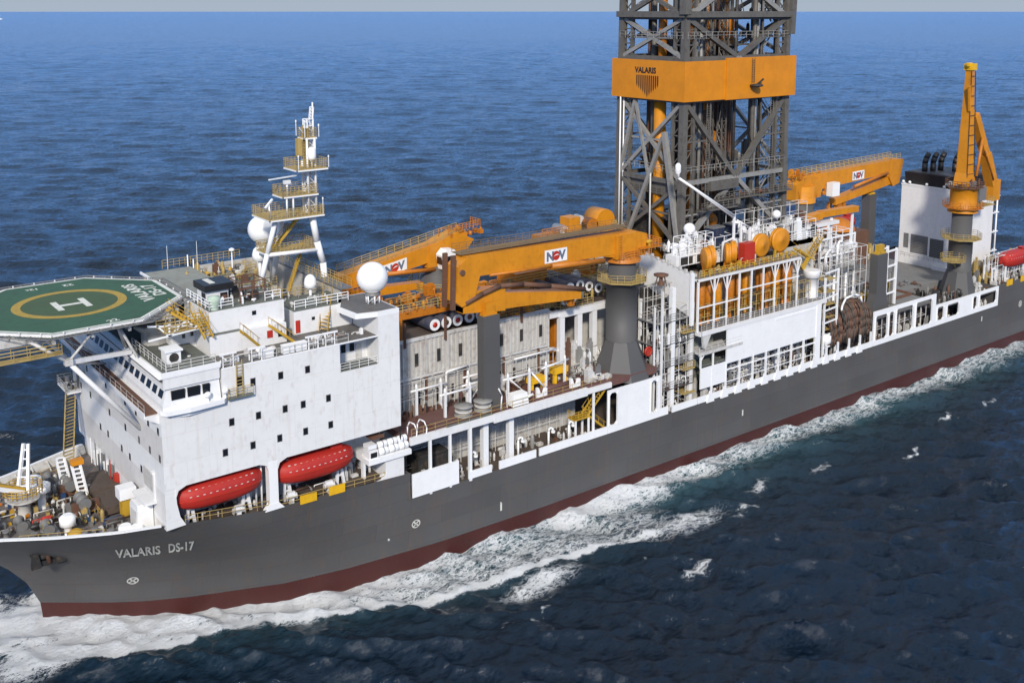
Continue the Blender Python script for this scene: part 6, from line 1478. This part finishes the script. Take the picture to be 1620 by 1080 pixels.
# ---------------------------------------------------------------- white scaffold, pipes and hoses aft of the balcony
R9 = random.Random(41)
SC = thing('stair_scaffold', 'tall white ladder-like scaffold right of the big white side plate', 'scaffold', (155,-16,9.6))
for i,(x,zt) in enumerate(((152.9,25.2),(156.6,26.4))): MB().box(x-.16,-17.4,9.6,x+.16,-17.1,zt).build('upright','white_clean',SC)
for z in np.arange(12.2,26,2.3): MB().bar((152.9,-17.25,z),(156.6,-17.25,z+.25),.24).build('rung','white_clean',SC)
for z in np.arange(13,25,2.3): MB().box(153,-17.0,z,156.5,-14,z+.1).build('grating','rail_ochre',SC)
q = MB(); q.clutter(153.2,-16.6,9.7,156.6,-12.5,14,16,.2,.7,R9); q.build('valves','white_worn',SC)
PM = thing('pipe_manifold', 'bank of thick grey-white vertical pipes under a dark walkway, left of the aft grey post', 'pipes', (163,-12,9.6))
MB().box(153,-11,9.6,169,11,24.0).build('back_wall','cream_grey',PM)
for i in range(14): x = 157.4+.82*i; MB().tube((x,-12.2-.35*(i%3),10),(x,-12.2-.35*(i%3),23.4+.4*(i%4)),(.34,.22,.3)[i%3],n=10).build('pipe',['white_worn','white','steel_grey'][i%3] if i%5 else 'white_clean',PM)
MB().box(156.8,-13.9,24.2,169.4,-13.1,24.5).box(156.8,-13.6,24.5,157.0,-11,24.9).build('walkway','steel_grey',PM)
MB().rail([(157,-13.9,24.5),(169,-13.9,24.5)],1.2,1.2,.06).build('railing','steel_grey',PM)
q = MB(); q.clutter(157,-13,12,169,-11,23,50,.2,.7,R9); q.build('valves','white_worn',PM)
UF = thing('aft_equipment_frame', 'tangle of white frames and looped pipes above the vertical pipe bank', 'frame', (163,-10,24))
q = MB()
for x in (158,161.4,164.6,168.6): q.bar((x,-12,24),(x,-12,30.6),.3).bar((x,-6,24),(x,-6,31),.3)
for z in (27.0,30.4): q.bar((158,-12,z),(168.6,-12,z),.26).bar((158,-6,z),(168.6,-6,z),.26)
for x in (158,164.6): q.bar((x,-12,30.4),(x,-6,30.4),.22)
q.build('frame','white_clean',UF)
q = MB(); q.path([(159.4,-12.4,24.6),(159.4,-12.4,27.4),(160.1,-12.4,28.2),(161,-12.4,28.2),(161.4,-12.4,27.6)],.26,8).path([(163,-12.3,24.5),(163,-12.3,29),(163.6,-12.3,29.6),(164.4,-12.3,29.2)],.22,8); q.build('looped_pipe','white_clean',UF)
q = MB(); q.clutter(158,-11.6,24,169,-5,29.5,80,.25,1.0,R9); q.build('machinery','white_worn',UF)
q = MB(); q.box(158.4,-9,24,161,-6.5,28.8); q.clutter(158,-11,24,162,-7,28,12,.4,1.1,R9); q.build('orange_unit','orange_deep',UF)
t = thing('catwalk_conveyor', 'orange-yellow conveyor trough lying over the white frames toward the far orange dome', 'conveyor', (180,6,24))
MB().bar((161,-2,31.4),(171,-2,32.0),1.8,1.3).bar((171,-2,32.2),(183,-2,32.0),1.6,1.2).build('trough','orange',t)
q = MB(); q.box(160,-2.8,24,183,-1.2,25)
for x in (162,168,175,182): q.bar((x,-2,25),(x,-2,31),.4)
q.build('support','white_clean',t)
MB().box(160,-3.2,29.9,176,-1.0,30.6).build('side_beam','white',t)
t = thing('orange_dome_cover', 'bright orange-red rounded cover beyond the conveyor, at the foot of the derrick side crane', 'cover', (196,11,20))
MB().sphere((196.5,11.5,23.6),3.6,20,12,-.2,.75).build('dome','orange_deep',t); MB().box(190,8,15,203,15,23.2).build('base','brown_rust',t)
HB = thing('hose_bundle', 'huge bundle of dark brown hoses looping over a curved saddle at the port side', 'hoses', (161,-16,14))
hm = {m_: MB() for m_ in ('brown_rust','dark','cream_grey','deck_brown')}
for i in range(64):
    x = 154.8+i*.205+R9.uniform(-.15,.15); zt = 16.9+1.9*math.sin((i+6)/74*PI)+R9.uniform(-.5,.4); zb = 11.7+R9.uniform(0,1.2); o_ = R9.uniform(-.5,.3)
    m_ = R9.choice(['brown_rust','brown_rust','dark','deck_brown','dark','deck_brown'] if i % 3 else ['brown_rust','dark'])
    j = [R9.uniform(-.12,.12) for _ in range(8)]
    pts = [(x,-12.8,zt-.9),(x+j[0],-13.8,zt-.1),(x+j[1],-15,zt+.3),(x+j[2],-16.3+o_*.3,zt-.1),(x+j[3],-17.1+o_*.3,zt-1.1),(x+j[4],-17.55+o_*.3,zt-2.6),(x+j[5],-17.6+o_*.3,zt-4.0),(x+j[6],-17.3+o_*.3,zb)]
    hm[m_].path(pts, R9.uniform(.13,.24), 6)
for m_, q in hm.items():
    if q.v: q.build('hoses', m_, HB)
q = MB(); q.path([(158.6,-16.6,17.0),(159.2,-16.6,19.0),(160.4,-16.4,20.0),(163.4,-16.2,20.2),(165.2,-16.2,19.6),(165.8,-16.2,18.2)],.2,8); q.build('saddle_rim','white_clean',HB)
MB().box(154.6,-15.5,9.7,168.4,-12.5,16.5).build('inner_saddle','dark',HB)
RL = ['forward','aft']
t = solid('mushroom_vent', MB().lathe((153.8,-17.2,10.2),[(.35,0),(.35,2.6),(.95,3.0),(.95,4.2),(.4,4.5)],14), 'radome', 'cream mushroom vent head at the forward end of the brown hose bundle', 'vent', None, (153.8,-17.2,10.2))
solid('yellow_valve_block', MB().clutter(155,-14.8,16.8,158,-13,19.8,16,.3,.8,R9), 'yellow', 'yellow-green valve block on top of the hose bundle saddle', 'valve', None, (156,-14,16.8))
# ladder tower right of the aft post
t = thing('ladder_tower', 'narrow white open tower right of the yellow topped grey post', 'tower', (177,-13.5,15.3))
for x in (175.6,178.8):
    for y in (-14.6,-12.6): MB().box(x-.2,y-.2,15.4,x+.2,y+.2,26.6).build('upright','white_clean',t)
for z in (17.8,20.4,23.2,26.2): MB().bar((175.6,-14.6,z),(178.8,-14.6,z+.1),.3).bar((175.6,-12.6,z),(178.8,-12.6,z),.25).build('tie','white_clean',t)
MB().clutter(175.9,-14.3,15.4,178.6,-12.8,25,16,.2,.6,R9).build('fittings','derrick_light',t)
# ---------------------------------------------------------------- aft deck
AD = thing('aft_deckhouse', 'flat grey aft deck block with dark coaming in front of the white engine casing', 'deck', (190,0,9.6))
MB().box(167.2,-14.5,9.7,188,17.6,15.2).box(188,-14.5,9.7,211.9,17.6,13.4).build('side','deck_brown',AD)
MB().box(167.2,-17.85,14.9,188,-14.5,15.2).box(188,-17.85,13.1,211.9,-14.5,13.4).build('deck_overhang','deck_grey',AD)
q = MB(); q.clutter(168,-17,9.7,211,-14.8,12.4,40,.2,.8,R9); q.build('side_gear','white_worn',AD)
MB().box(167.3,-17.5,15.21,211.8,17.5,15.26).build('deck','deck_grey',AD) if False else None
MB().box(167.3,-17.5,15.2,187.9,17.5,15.24).box(188,-10,13.4,211.8,17.5,15.24).build('deck','aft_grey',AD)
MB().box(172,-12.9,15.25,187.5,-12.5,15.7).box(187.6,-12.8,15.25,188,-2,15.7).build('coaming','brown_rust',AD)
q = MB(); q.clutter(189,-17,13.4,200,-11,16.6,60,.2,.8,R9); q.build('winch_gear','dark',AD)
q = MB(); q.clutter(204,-17,13.4,211,-12,16.6,34,.2,.8,R9); q.build('mixed_gear','white_worn',AD)
q = MB(); q.clutter(180,-9,15.24,196,6,16.8,36,.2,.9,R9); q.build('deck_gear','brown_rust',AD)
t = solid('deck_patch', MB().cbox(186,2,15.25,4.5,3.4,.03), 'yellow', 'yellowish square patch painted on the grey aft deck', 'marking', None, (186,2,15.25))
t = thing('mooring_reel', 'black wheel-like mooring reel on the aft deck edge beside the crane foot', 'reel', (191.5,-15.4,13.4))
MB().lathe((191.5,-15.4,15.0),[(1.3,-.6),(1.4,-.5),(.7,-.4),(.7,.4),(1.4,.5),(1.3,.6)],18,'y').build('drum','dark',t); MB().bar((190.6,-15.4,13.4),(191.5,-15.4,15),.3).bar((192.4,-15.4,13.4),(191.5,-15.4,15),.3).build('stand','steel_grey',t)
q = MB(); q.clutter(181,9,15.3,210,16.5,19.6,80,.3,1.4,R9); tag(q.build('far_deck_gear','rail_ochre'),'ochre winches, frames and boxes crowded along the far side of the aft deck','deck gear')
# casing
EC = thing('engine_casing', 'tall plain white engine casing with a black crown of exhaust pipes', 'building', (218,-1,14))
MB().box(211,-8.6,14.2,225.6,5.4,33.2).build('wall','white',EC)
MB().box(210.9,-8.7,33.2,225.7,5.5,33.5).build('roof_edge','white_clean',EC)
MB().frus(211.6,-8.0,224.8,4.8,33.5,211.2,-8.2,225,5.0,36.2).build('black_crown','black',EC)
MB().box(211.8,-7.6,36.2,224.4,4.6,36.3).build('crown_deck','dark',EC)
for i,(x,y) in enumerate(((214,1.8),(216,1.0),(218.2,.4),(219,-2.6),(221,-3.4),(222.6,-4.0))):
    q = MB(); h_ = 2.6; q.path([(x,y,36),(x,y,38.2),(x+.4,y,39.2),(x+1.3,y,40.1)],.62,12); q.build('exhaust_pipe','black',EC)
for i,(a) in enumerate(((3.0,4.2,18.9,22.2),(-1.8,2.4,18.0,22.2),(-5.6,-2.3,17.8,22.0))):
    w_ = MB().box(210.93,a[0],a[2],210.98,a[1],a[3]).build('louvre','steel_grey',EC)
    q = MB(); 
    for z in np.arange(a[2]+.2,a[3],.35): q.box(210.86,a[0]+.05,z,210.93,a[1]-.05,z+.08)
    q.build('slats','dark' if i == 2 else 'derrick_light',w_)
for x in (213.6,216.6): MB().box(x,-8.68,18.6,x+1.2,-8.62,22.0).build('louvre','steel_grey',EC)
MB().box(225.7,-8.4,15,226.6,-7.6,31).build('cable_trunk','dark',EC)
q = MB()
for z in (18,22.4,26.8,30.6): q.box(225.6,-8.8,z,228,-7.4,z+.25)
q.tube((227.6,-8.4,14),(227.6,-8.4,31),.2,n=6); q.build('trunk_bracket','white_clean',EC)
for i,(y) in enumerate((5.0,3.4,-.8,-5,-6.6)): MB().sphere((210.9,y,33.9),.34,10,6).build('floodlight','white_clean',EC)
MB().rail([(210.9,-5.8,16.8),(210.9,4.8,16.8)],.9,1.2,.04,2).build('handrail','white_worn',EC)
MB().box(210.2,-8.4,14.1,210.9,-3.5,16.2).build('ledge_box','white',EC)
MB().box(212.5,-13.5,13.25,229,-8.7,15.6).build('side_house','cream_grey',EC) if False else None
# lifeboats at the stern
lifeboat('red enclosed lifeboat at the right edge of the frame by the engine casing', 223.6,-15.2,18.2, 11.5,3.8,3.4)
lifeboat('small looking red lifeboat far away beyond the boom rest post, right one', 206.0,18.2,22.6, 11,3.6,3.2)
lifeboat('small looking red lifeboat far away beyond the boom rest post, left one', 193.6,18.2,21.9, 9,3.4,3.0)
q = MB(); q.box(186,16.8,15,212,17.4,20.6); q.clutter(188,15.6,20,211,17.2,22.2,40,.3,1.0,R9); tag(q.build('far_boat_deck','rail_ochre'),'ochre boat deck framework under the two far red lifeboats','framework')
PD = thing('stern_boat_frame', 'white frame and gear below the stern lifeboat', 'frame', (220,-15,13.2))
q = MB()
for x in (213.4,214.8,219,227): q.bar((x,-15.8,13.2),(x,-15.8,17.2),.3).bar((x,-14,13.2),(x,-14,19.8),.3)
q.bar((213.4,-15.8,17.2),(214.8,-15.8,17.2),.3); q.build('frame','white_clean',PD)
q = MB(); q.clutter(213,-17,13.2,229,-12,16.2,70,.25,.9,R9); q.build('gear','white_worn',PD)
q = MB(); q.clutter(213,-17,13.2,229,-13,15.6,40,.25,.9,R9); q.build('dark_gear','dark',PD)
q = MB(); q.clutter(212.5,-14.5,13.2,229,-9.2,20.5,60,.3,1.1,R9); q.rail([(211,-15.8,19.2),(213.6,-15.8,19.2)],1.1,.8,.06); q.build('ochre_gear','rail_ochre',PD)
YB = ['left yellow board on the stern rail','right yellow board on the stern rail']
for i,x in enumerate((215.6,221.5)): solid('stern_board', MB().box(x,-18.12,13.6,x+2.4,-18.0,14.9), 'yellow_bright', YB[i], 'board', 'yellow boards on the stern rail', (x,-18,13.6))
VL = ['short white mushroom vent beyond the stern lifeboat','tall white mushroom vent beyond the stern lifeboat']
for i,(x,y,h_) in enumerate(((228.4,-6.5,5.2),(229.6,-4.6,7.6))): solid('mushroom_vent', MB().lathe((x,y,14.2),[(.3,0),(.3,h_),(.85,h_+.3),(.8,h_+1.1),(.2,h_+1.4)],12), 'radome', VL[i], 'vent', None, (x,y,14.2))
q = MB(); q.clutter(226,-8,14.2,228.6,6,20.2,50,.3,1.2,R9); tag(q.build('stern_gear','derrick_light'),'grey stern fittings behind the engine casing','deck gear')
# two people in orange overalls are not resolvable; coated worker near the casing ledge
# ---------------------------------------------------------------- forecastle gear
RF = random.Random(51)
FW = thing('windlass', 'big dark double anchor windlass on the forecastle', 'winch', (30,-3,14.2))
for y in (-5.0,1.0):
    MB().lathe((29.6,y,15.6),[(.7,-1.2),(.75,-1.15),(.4,-1.1),(.4,-.2),(.68,-.1),(.68,.1),(.4,.2),(.4,1.1),(.75,1.15),(.7,1.2)],18,'y').build('chain_drum','steel_grey',FW)
    MB().box(28.4,y-.4,14.1,31.4,y+.4,15.4).build('bedplate','brown_rust',FW)
MB().clutter(27.2,-8.5,13.8,32.2,5,16.0,70,.15,.6,RF).build('gear','steel_grey',FW)
MB().clutter(25.2,-8.5,14.0,32.2,7,15.8,44,.15,.5,RF).build('brake_fittings','rail_ochre',FW); MB().clutter(20,-6,14.1,30,8,15.6,40,.12,.45,RF).build('deck_fittings','white_worn',FW)
q = MB()
for y0_ in (-5.0,1.0):
    for k in range(22): x = 28.0-k*.5; y = y0_-math.copysign(.08*k,y0_)*.5; q.cbox(x,y,fz(x)+.1,.42,.18 if k%2 else .36,.22)
tag(q.build('anchor_chain','brown_rust'),'rust dark anchor chains running forward from the windlass','chain')
DKH = solid('hatch_cover', MB().box(31.4,-7.6,14.2,34.6,3.5,15.0).box(31.5,-7.5,15.0,34.5,3.4,15.1).box(31.4,-2.4,15.1,34.6,-2.1,15.35), 'deck_brown', 'dark brown raised hatch cover against the front of the accommodation block', 'hatch', None, (33,-2,13.8))
FC = thing('forecastle_crane', 'small yellow and white deck crane on a round yellow railed platform at the bow', 'crane', (24.0,-1.8,14.5))
MB().lathe((24.0,-1.8,13.9),[(.7,0),(.65,1.9),(1.8,2.4),(1.8,2.55)],20).build('pedestal','cream_grey',FC)
MB().rail([V(24+2.1*math.cos(a),-1.8+2.1*math.sin(a),17.0) for a in np.linspace(0,2*PI,13)[:-1]],1.0,.7,.06,3,True).build('railing','yellow',FC)
q = MB(); q.bar((23.4,-1.8,17.0),(24.6,-1.0,22.6),.32).bar((24.4,-2.4,17.0),(25.0,-1.4,22.6),.32)
for k in range(5): z = 17.9+k; f_ = (z-17)/5.6; q.bar((23.4+1.2*f_,-1.8+.8*f_,z),(24.4+.6*f_,-2.4+1.0*f_,z),.14)
q.build('a_frame','white_clean',FC)
MB().bar((24,-2,17.4),(16.2,-3.6,21.6),.7,.7).build('boom','yellow',FC)
MB().bar((24,-2.5,17.3),(16.2,-4.1,21.4),.2,.5).build('boom_side_rail','white_clean',FC)
t = thing('bow_cowl', 'two round white cowl drums beside the deck crane', 'vent', (26.4,-1,13.9))
for x,y in ((25.8,1.9),(26.2,-.6)): MB().lathe((x,y,13.9),[(.45,0),(.45,2.0),(1.0,2.2),(1.05,3.0),(.9,3.1)],14).build('cowl','white_clean',t)
LL = ['left white perforated ladder rack beside the windlass','right white perforated ladder rack with orange top']
for i,(x,y) in enumerate(((29.4,2.6),(30.4,-.6))):
    t = thing('ladder_rack', LL[i], 'rack', (x,y,13.9)); q = MB(); q.bar((x-.6,y+.4,18.2),(x-.2,y-.6,14.6),.2,.3).bar((x+.3,y+.2,18.2),(x+.7,y-.8,14.6),.2,.3)
    for k in range(8): f_ = k/7.; q.bar((x-.6+.4*f_,y+.4-f_,18.2-3.6*f_),(x+.3+.4*f_,y+.2-f_,18.2-3.6*f_),.35,.12)
    q.build('rails','white_clean',t)
    if i: MB().cbox(x,y+.4,18.2,1.4,1.0,.6).build('top','orange',t)
t = thing('white_cowl_vent', 'white mushroom vent near the port bow rail', 'vent', (26.8,-9.6,14.5)); MB().lathe((26.8,-9.6,13.9),[(.4,0),(.4,1.3),(.85,1.5),(.9,2.4),(.5,2.7)],14).build('body','radome',t); MB().lathe((27.4,-10.4,14.3),[(.9,0),(.9,.35),(.3,.7)],12).build('foot','yellow',t)
t = thing('box_vent', 'white box vent with yellow stand at the port corner of the accommodation front', 'vent', (33.4,-8.6,14.2)); MB().box(32.6,-9.4,16.3,34.5,-7.7,17.6).build('hood','white_clean',t); MB().box(32.9,-9.1,14.1,34.2,-8,16.3).build('stand','yellow',t)
t = thing('corner_house', 'small white rounded companion house at the port front corner', 'deckhouse', (34,-13,14)); MB().prism([(-13.9,14.0),(-11.0,14.0),(-11.0,16.6),(-11.6,17.3),(-13.8,17.3),(-13.9,16.6)],'x',33.2,34.9).build('body','white_clean',t); MB().prism([(-13.6,14.2),(-11.6,14.2),(-11.6,16.4),(-13.6,16.4)],'x',33.1,33.19).build('door','white_worn',t)
for i,(x,y) in enumerate(((32.0,-13.0),(33.0,-13.9))): solid('bollard_drum', MB().lathe((x,y,14.0),[(.75,0),(.75,.9),(.6,1.1)],14), 'radome', ['larger round white drum at the bulwark by the front corner','smaller round white drum at the bulwark by the front corner'][i], 'drum', None, (x,y,14))
t = solid('winch_blue', MB().lathe((19.2,-4.6,16.1),[(.9,-1.0),(.95,-.9),(.6,-.8),(.6,.8),(.95,.9),(.9,1.0)],14,'y').box(18.4,-5.6,15.0,20.2,-3.6,15.5), 'blue', 'blue drum winch at the left edge of the picture', 'winch', None, (19.2,-4.6,15))
t = solid('brown_locker', MB().box(17.5,3.0,15.2,20.0,6.0,17.0).box(17.4,2.9,17.0,20.1,6.1,17.2), 'cream_grey', 'grey-brown locker behind the boom of the small bow crane', 'locker', None, (18.7,4.5,15.2))
WL = ['nearest the far bulwark','beside the yellow stair foot','close to the bow rail','at the inboard end','behind the windlass']
for i,(x,y) in enumerate(((26.5,7.2),(31,8.6),(22.8,-5.4),(28.4,5.2),(25,-8.0))):
    t = thing('mooring_winch', 'dark mooring winch on the forecastle '+WL[i], 'winch', (x,y,13.9),'mooring winches on the forecastle'); MB().lathe((x,y,fz(x)+1.0),[(.6,-1.0),(.62,-.9),(.32,-.8),(.32,.8),(.62,.9),(.6,1.0)],14,'y').build('drum','steel_grey',t); MB().cbox(x+.3,y,fz(x),1.6,2.6,.5).build('bed','steel_grey',t)
for i,(x,y) in enumerate(((21,5),(25.5,7.4),(28.6,-11.4),(24,-8.6),(20.6,-6.4),(31,-12.6))):
    t = thing('bollard', 'grey twin bollard by the bow bulwark, %s listed from the stem by side' % ORD[i] if False else 'grey twin bollard on the forecastle, '+['far side near the stem','far side further aft','port side abreast the windlass','port side near the white vent','port side nearest the stem','port side by the white drums'][i], 'bollard', (x,y,fz(x)), 'twin bollards on the forecastle')
    for dx in (-.5,.5): MB().lathe((x+dx,y,fz(x)),[(.3,0),(.28,.8),(.38,.85),(.38,1.0)],10).build('post','steel_grey',t)
    MB().cbox(x,y,fz(x),1.7,.8,.12).build('base','steel_grey',t)
stair('ochre stair from the forecastle up to the starboard side ledge', (31.5,8.6,14.6),(34.0,15.2,22.4),(1,.3,0),'rail_ochre',1.4)
t = thing('side_ledge', 'small ledge with dark gear on the starboard edge of the accommodation front', 'platform', (34,16,22)); MB().box(33.2,13.9,22.0,34.95,18.9,22.2).build('floor','white_clean',t); MB().rail([(33.2,13.9,22.2),(33.2,18.9,22.2),(35,18.9,22.2)],1.1,.9,.05).clutter(33.6,15,22.2,34.8,18.6,24.4,8,.3,.8,RF).build('gear','derrick_light',t); MB().box(34.86,14.8,22.3,34.98,15.6,25.6).build('door_slot','steel_grey',t)
for i in range(5):
    x = 34.6; y = 7.6-2.1*i; solid('fire_station', MB().box(34.4,y-.35,14.2,34.95,y+.35,16.0+.3*(i%2)).tube((34.3,y+.8,14.2),(34.3,y+.8,17.6),.07,n=5), ['white_clean','steel_grey','white_clean','steel_grey','red'][i], ['white cabinet at the stair foot on the accommodation front','grey cabinet next to the stair foot cabinet','white cabinet midway along the accommodation front','grey cabinet behind the hatch cover','red cabinet next to the white box vent'][i], 'cabinet', None, (x,y,14.2))
q = MB(); q.clutter(20,-5,14.1,27,7,15.4,34,.15,.6,RF); q.clutter(28,-11,13.8,33,-9,14.9,14,.12,.4,RF); tag(q.build('forecastle_fittings','steel_grey'),'small grey fittings, fairleads and pipes scattered over the forecastle deck','fittings')
RC = thing('workboat_gear', 'red and black pump cart by the small bow crane', 'cart', (25.4,-6.4,14.5)); MB().clutter(24.6,-7,14.5,26.2,-5.6,16.0,8,.4,.8,RF).build('body','red',RC); MB().clutter(24.2,-7.2,14.5,26,-6.4,15.4,5,.4,.8,RF).build('pump','black',RC)
# distant vessel on the horizon at the far left
dv = thing('distant_boat', 'tiny white boat far off on the horizon at the left', 'boat', (0,0,0))
gx, gy = w2s(-835/1659*8200, 8200)
MB().prism([(-14,0.5),(12,.5),(17,6),(-14,6)],'y',-4,4).build('hull','white_clean',dv); MB().box(-12,-3,6,-2,3,14).build('cabin','white_clean',dv)
dv.location = (gx*1.0+40, gy-128, 0); dv.rotation_euler = (0,0,-.6)

for (xa,xb,nx,y,za,zb_,nz,d_,par,m_) in ((157.6,169,6,-14.6,14,28.5,6,2.2,PM,'white_worn'),(158,169,5,-10.6,24,31,3,3.0,UF,'white'),(153,156.6,2,-15.6,9.7,25,8,2.0,SC,'white'),(168.2,187,10,-16.6,9.7,14.8,2,1.0,AD,'white_worn'),(213.4,228,6,-15.6,13.3,19.6,3,1.8,PD,'white')):
    MB().grid(xa,xb,nx,y,za,zb_,nz,.07,d_).build('pipe_frame',m_,par)
q = MB(); q.clutter(170,-12.4,15.2,182,-8,19.5,40,.25,.9,R9); q.build('midship_gear','rail_ochre',AD)
q = MB(); q.clutter(168,-10,15.2,176,8,22.5,50,.3,1.3,R9); q.build('tall_gear','white_worn',AD)

q = MB(); q.clutter(27,-7,14.0,33,-2,15.6,26,.15,.5,random.Random(61)); q.clutter(21,-3,14.1,27,6,15.3,24,.12,.4,random.Random(62)); q.build('deck_machinery','yellow',FW)
for a_,b_ in (((22,-8.5,14.1),(30,-12.2,13.9)),((26,7.5,14),(33,9.5,13.8)),((31,-8,13.9),(31,4,13.9))): MB().rail([a_,b_],1.0,1.0,.035,2).build('deck_railing','rail_ochre',FW)
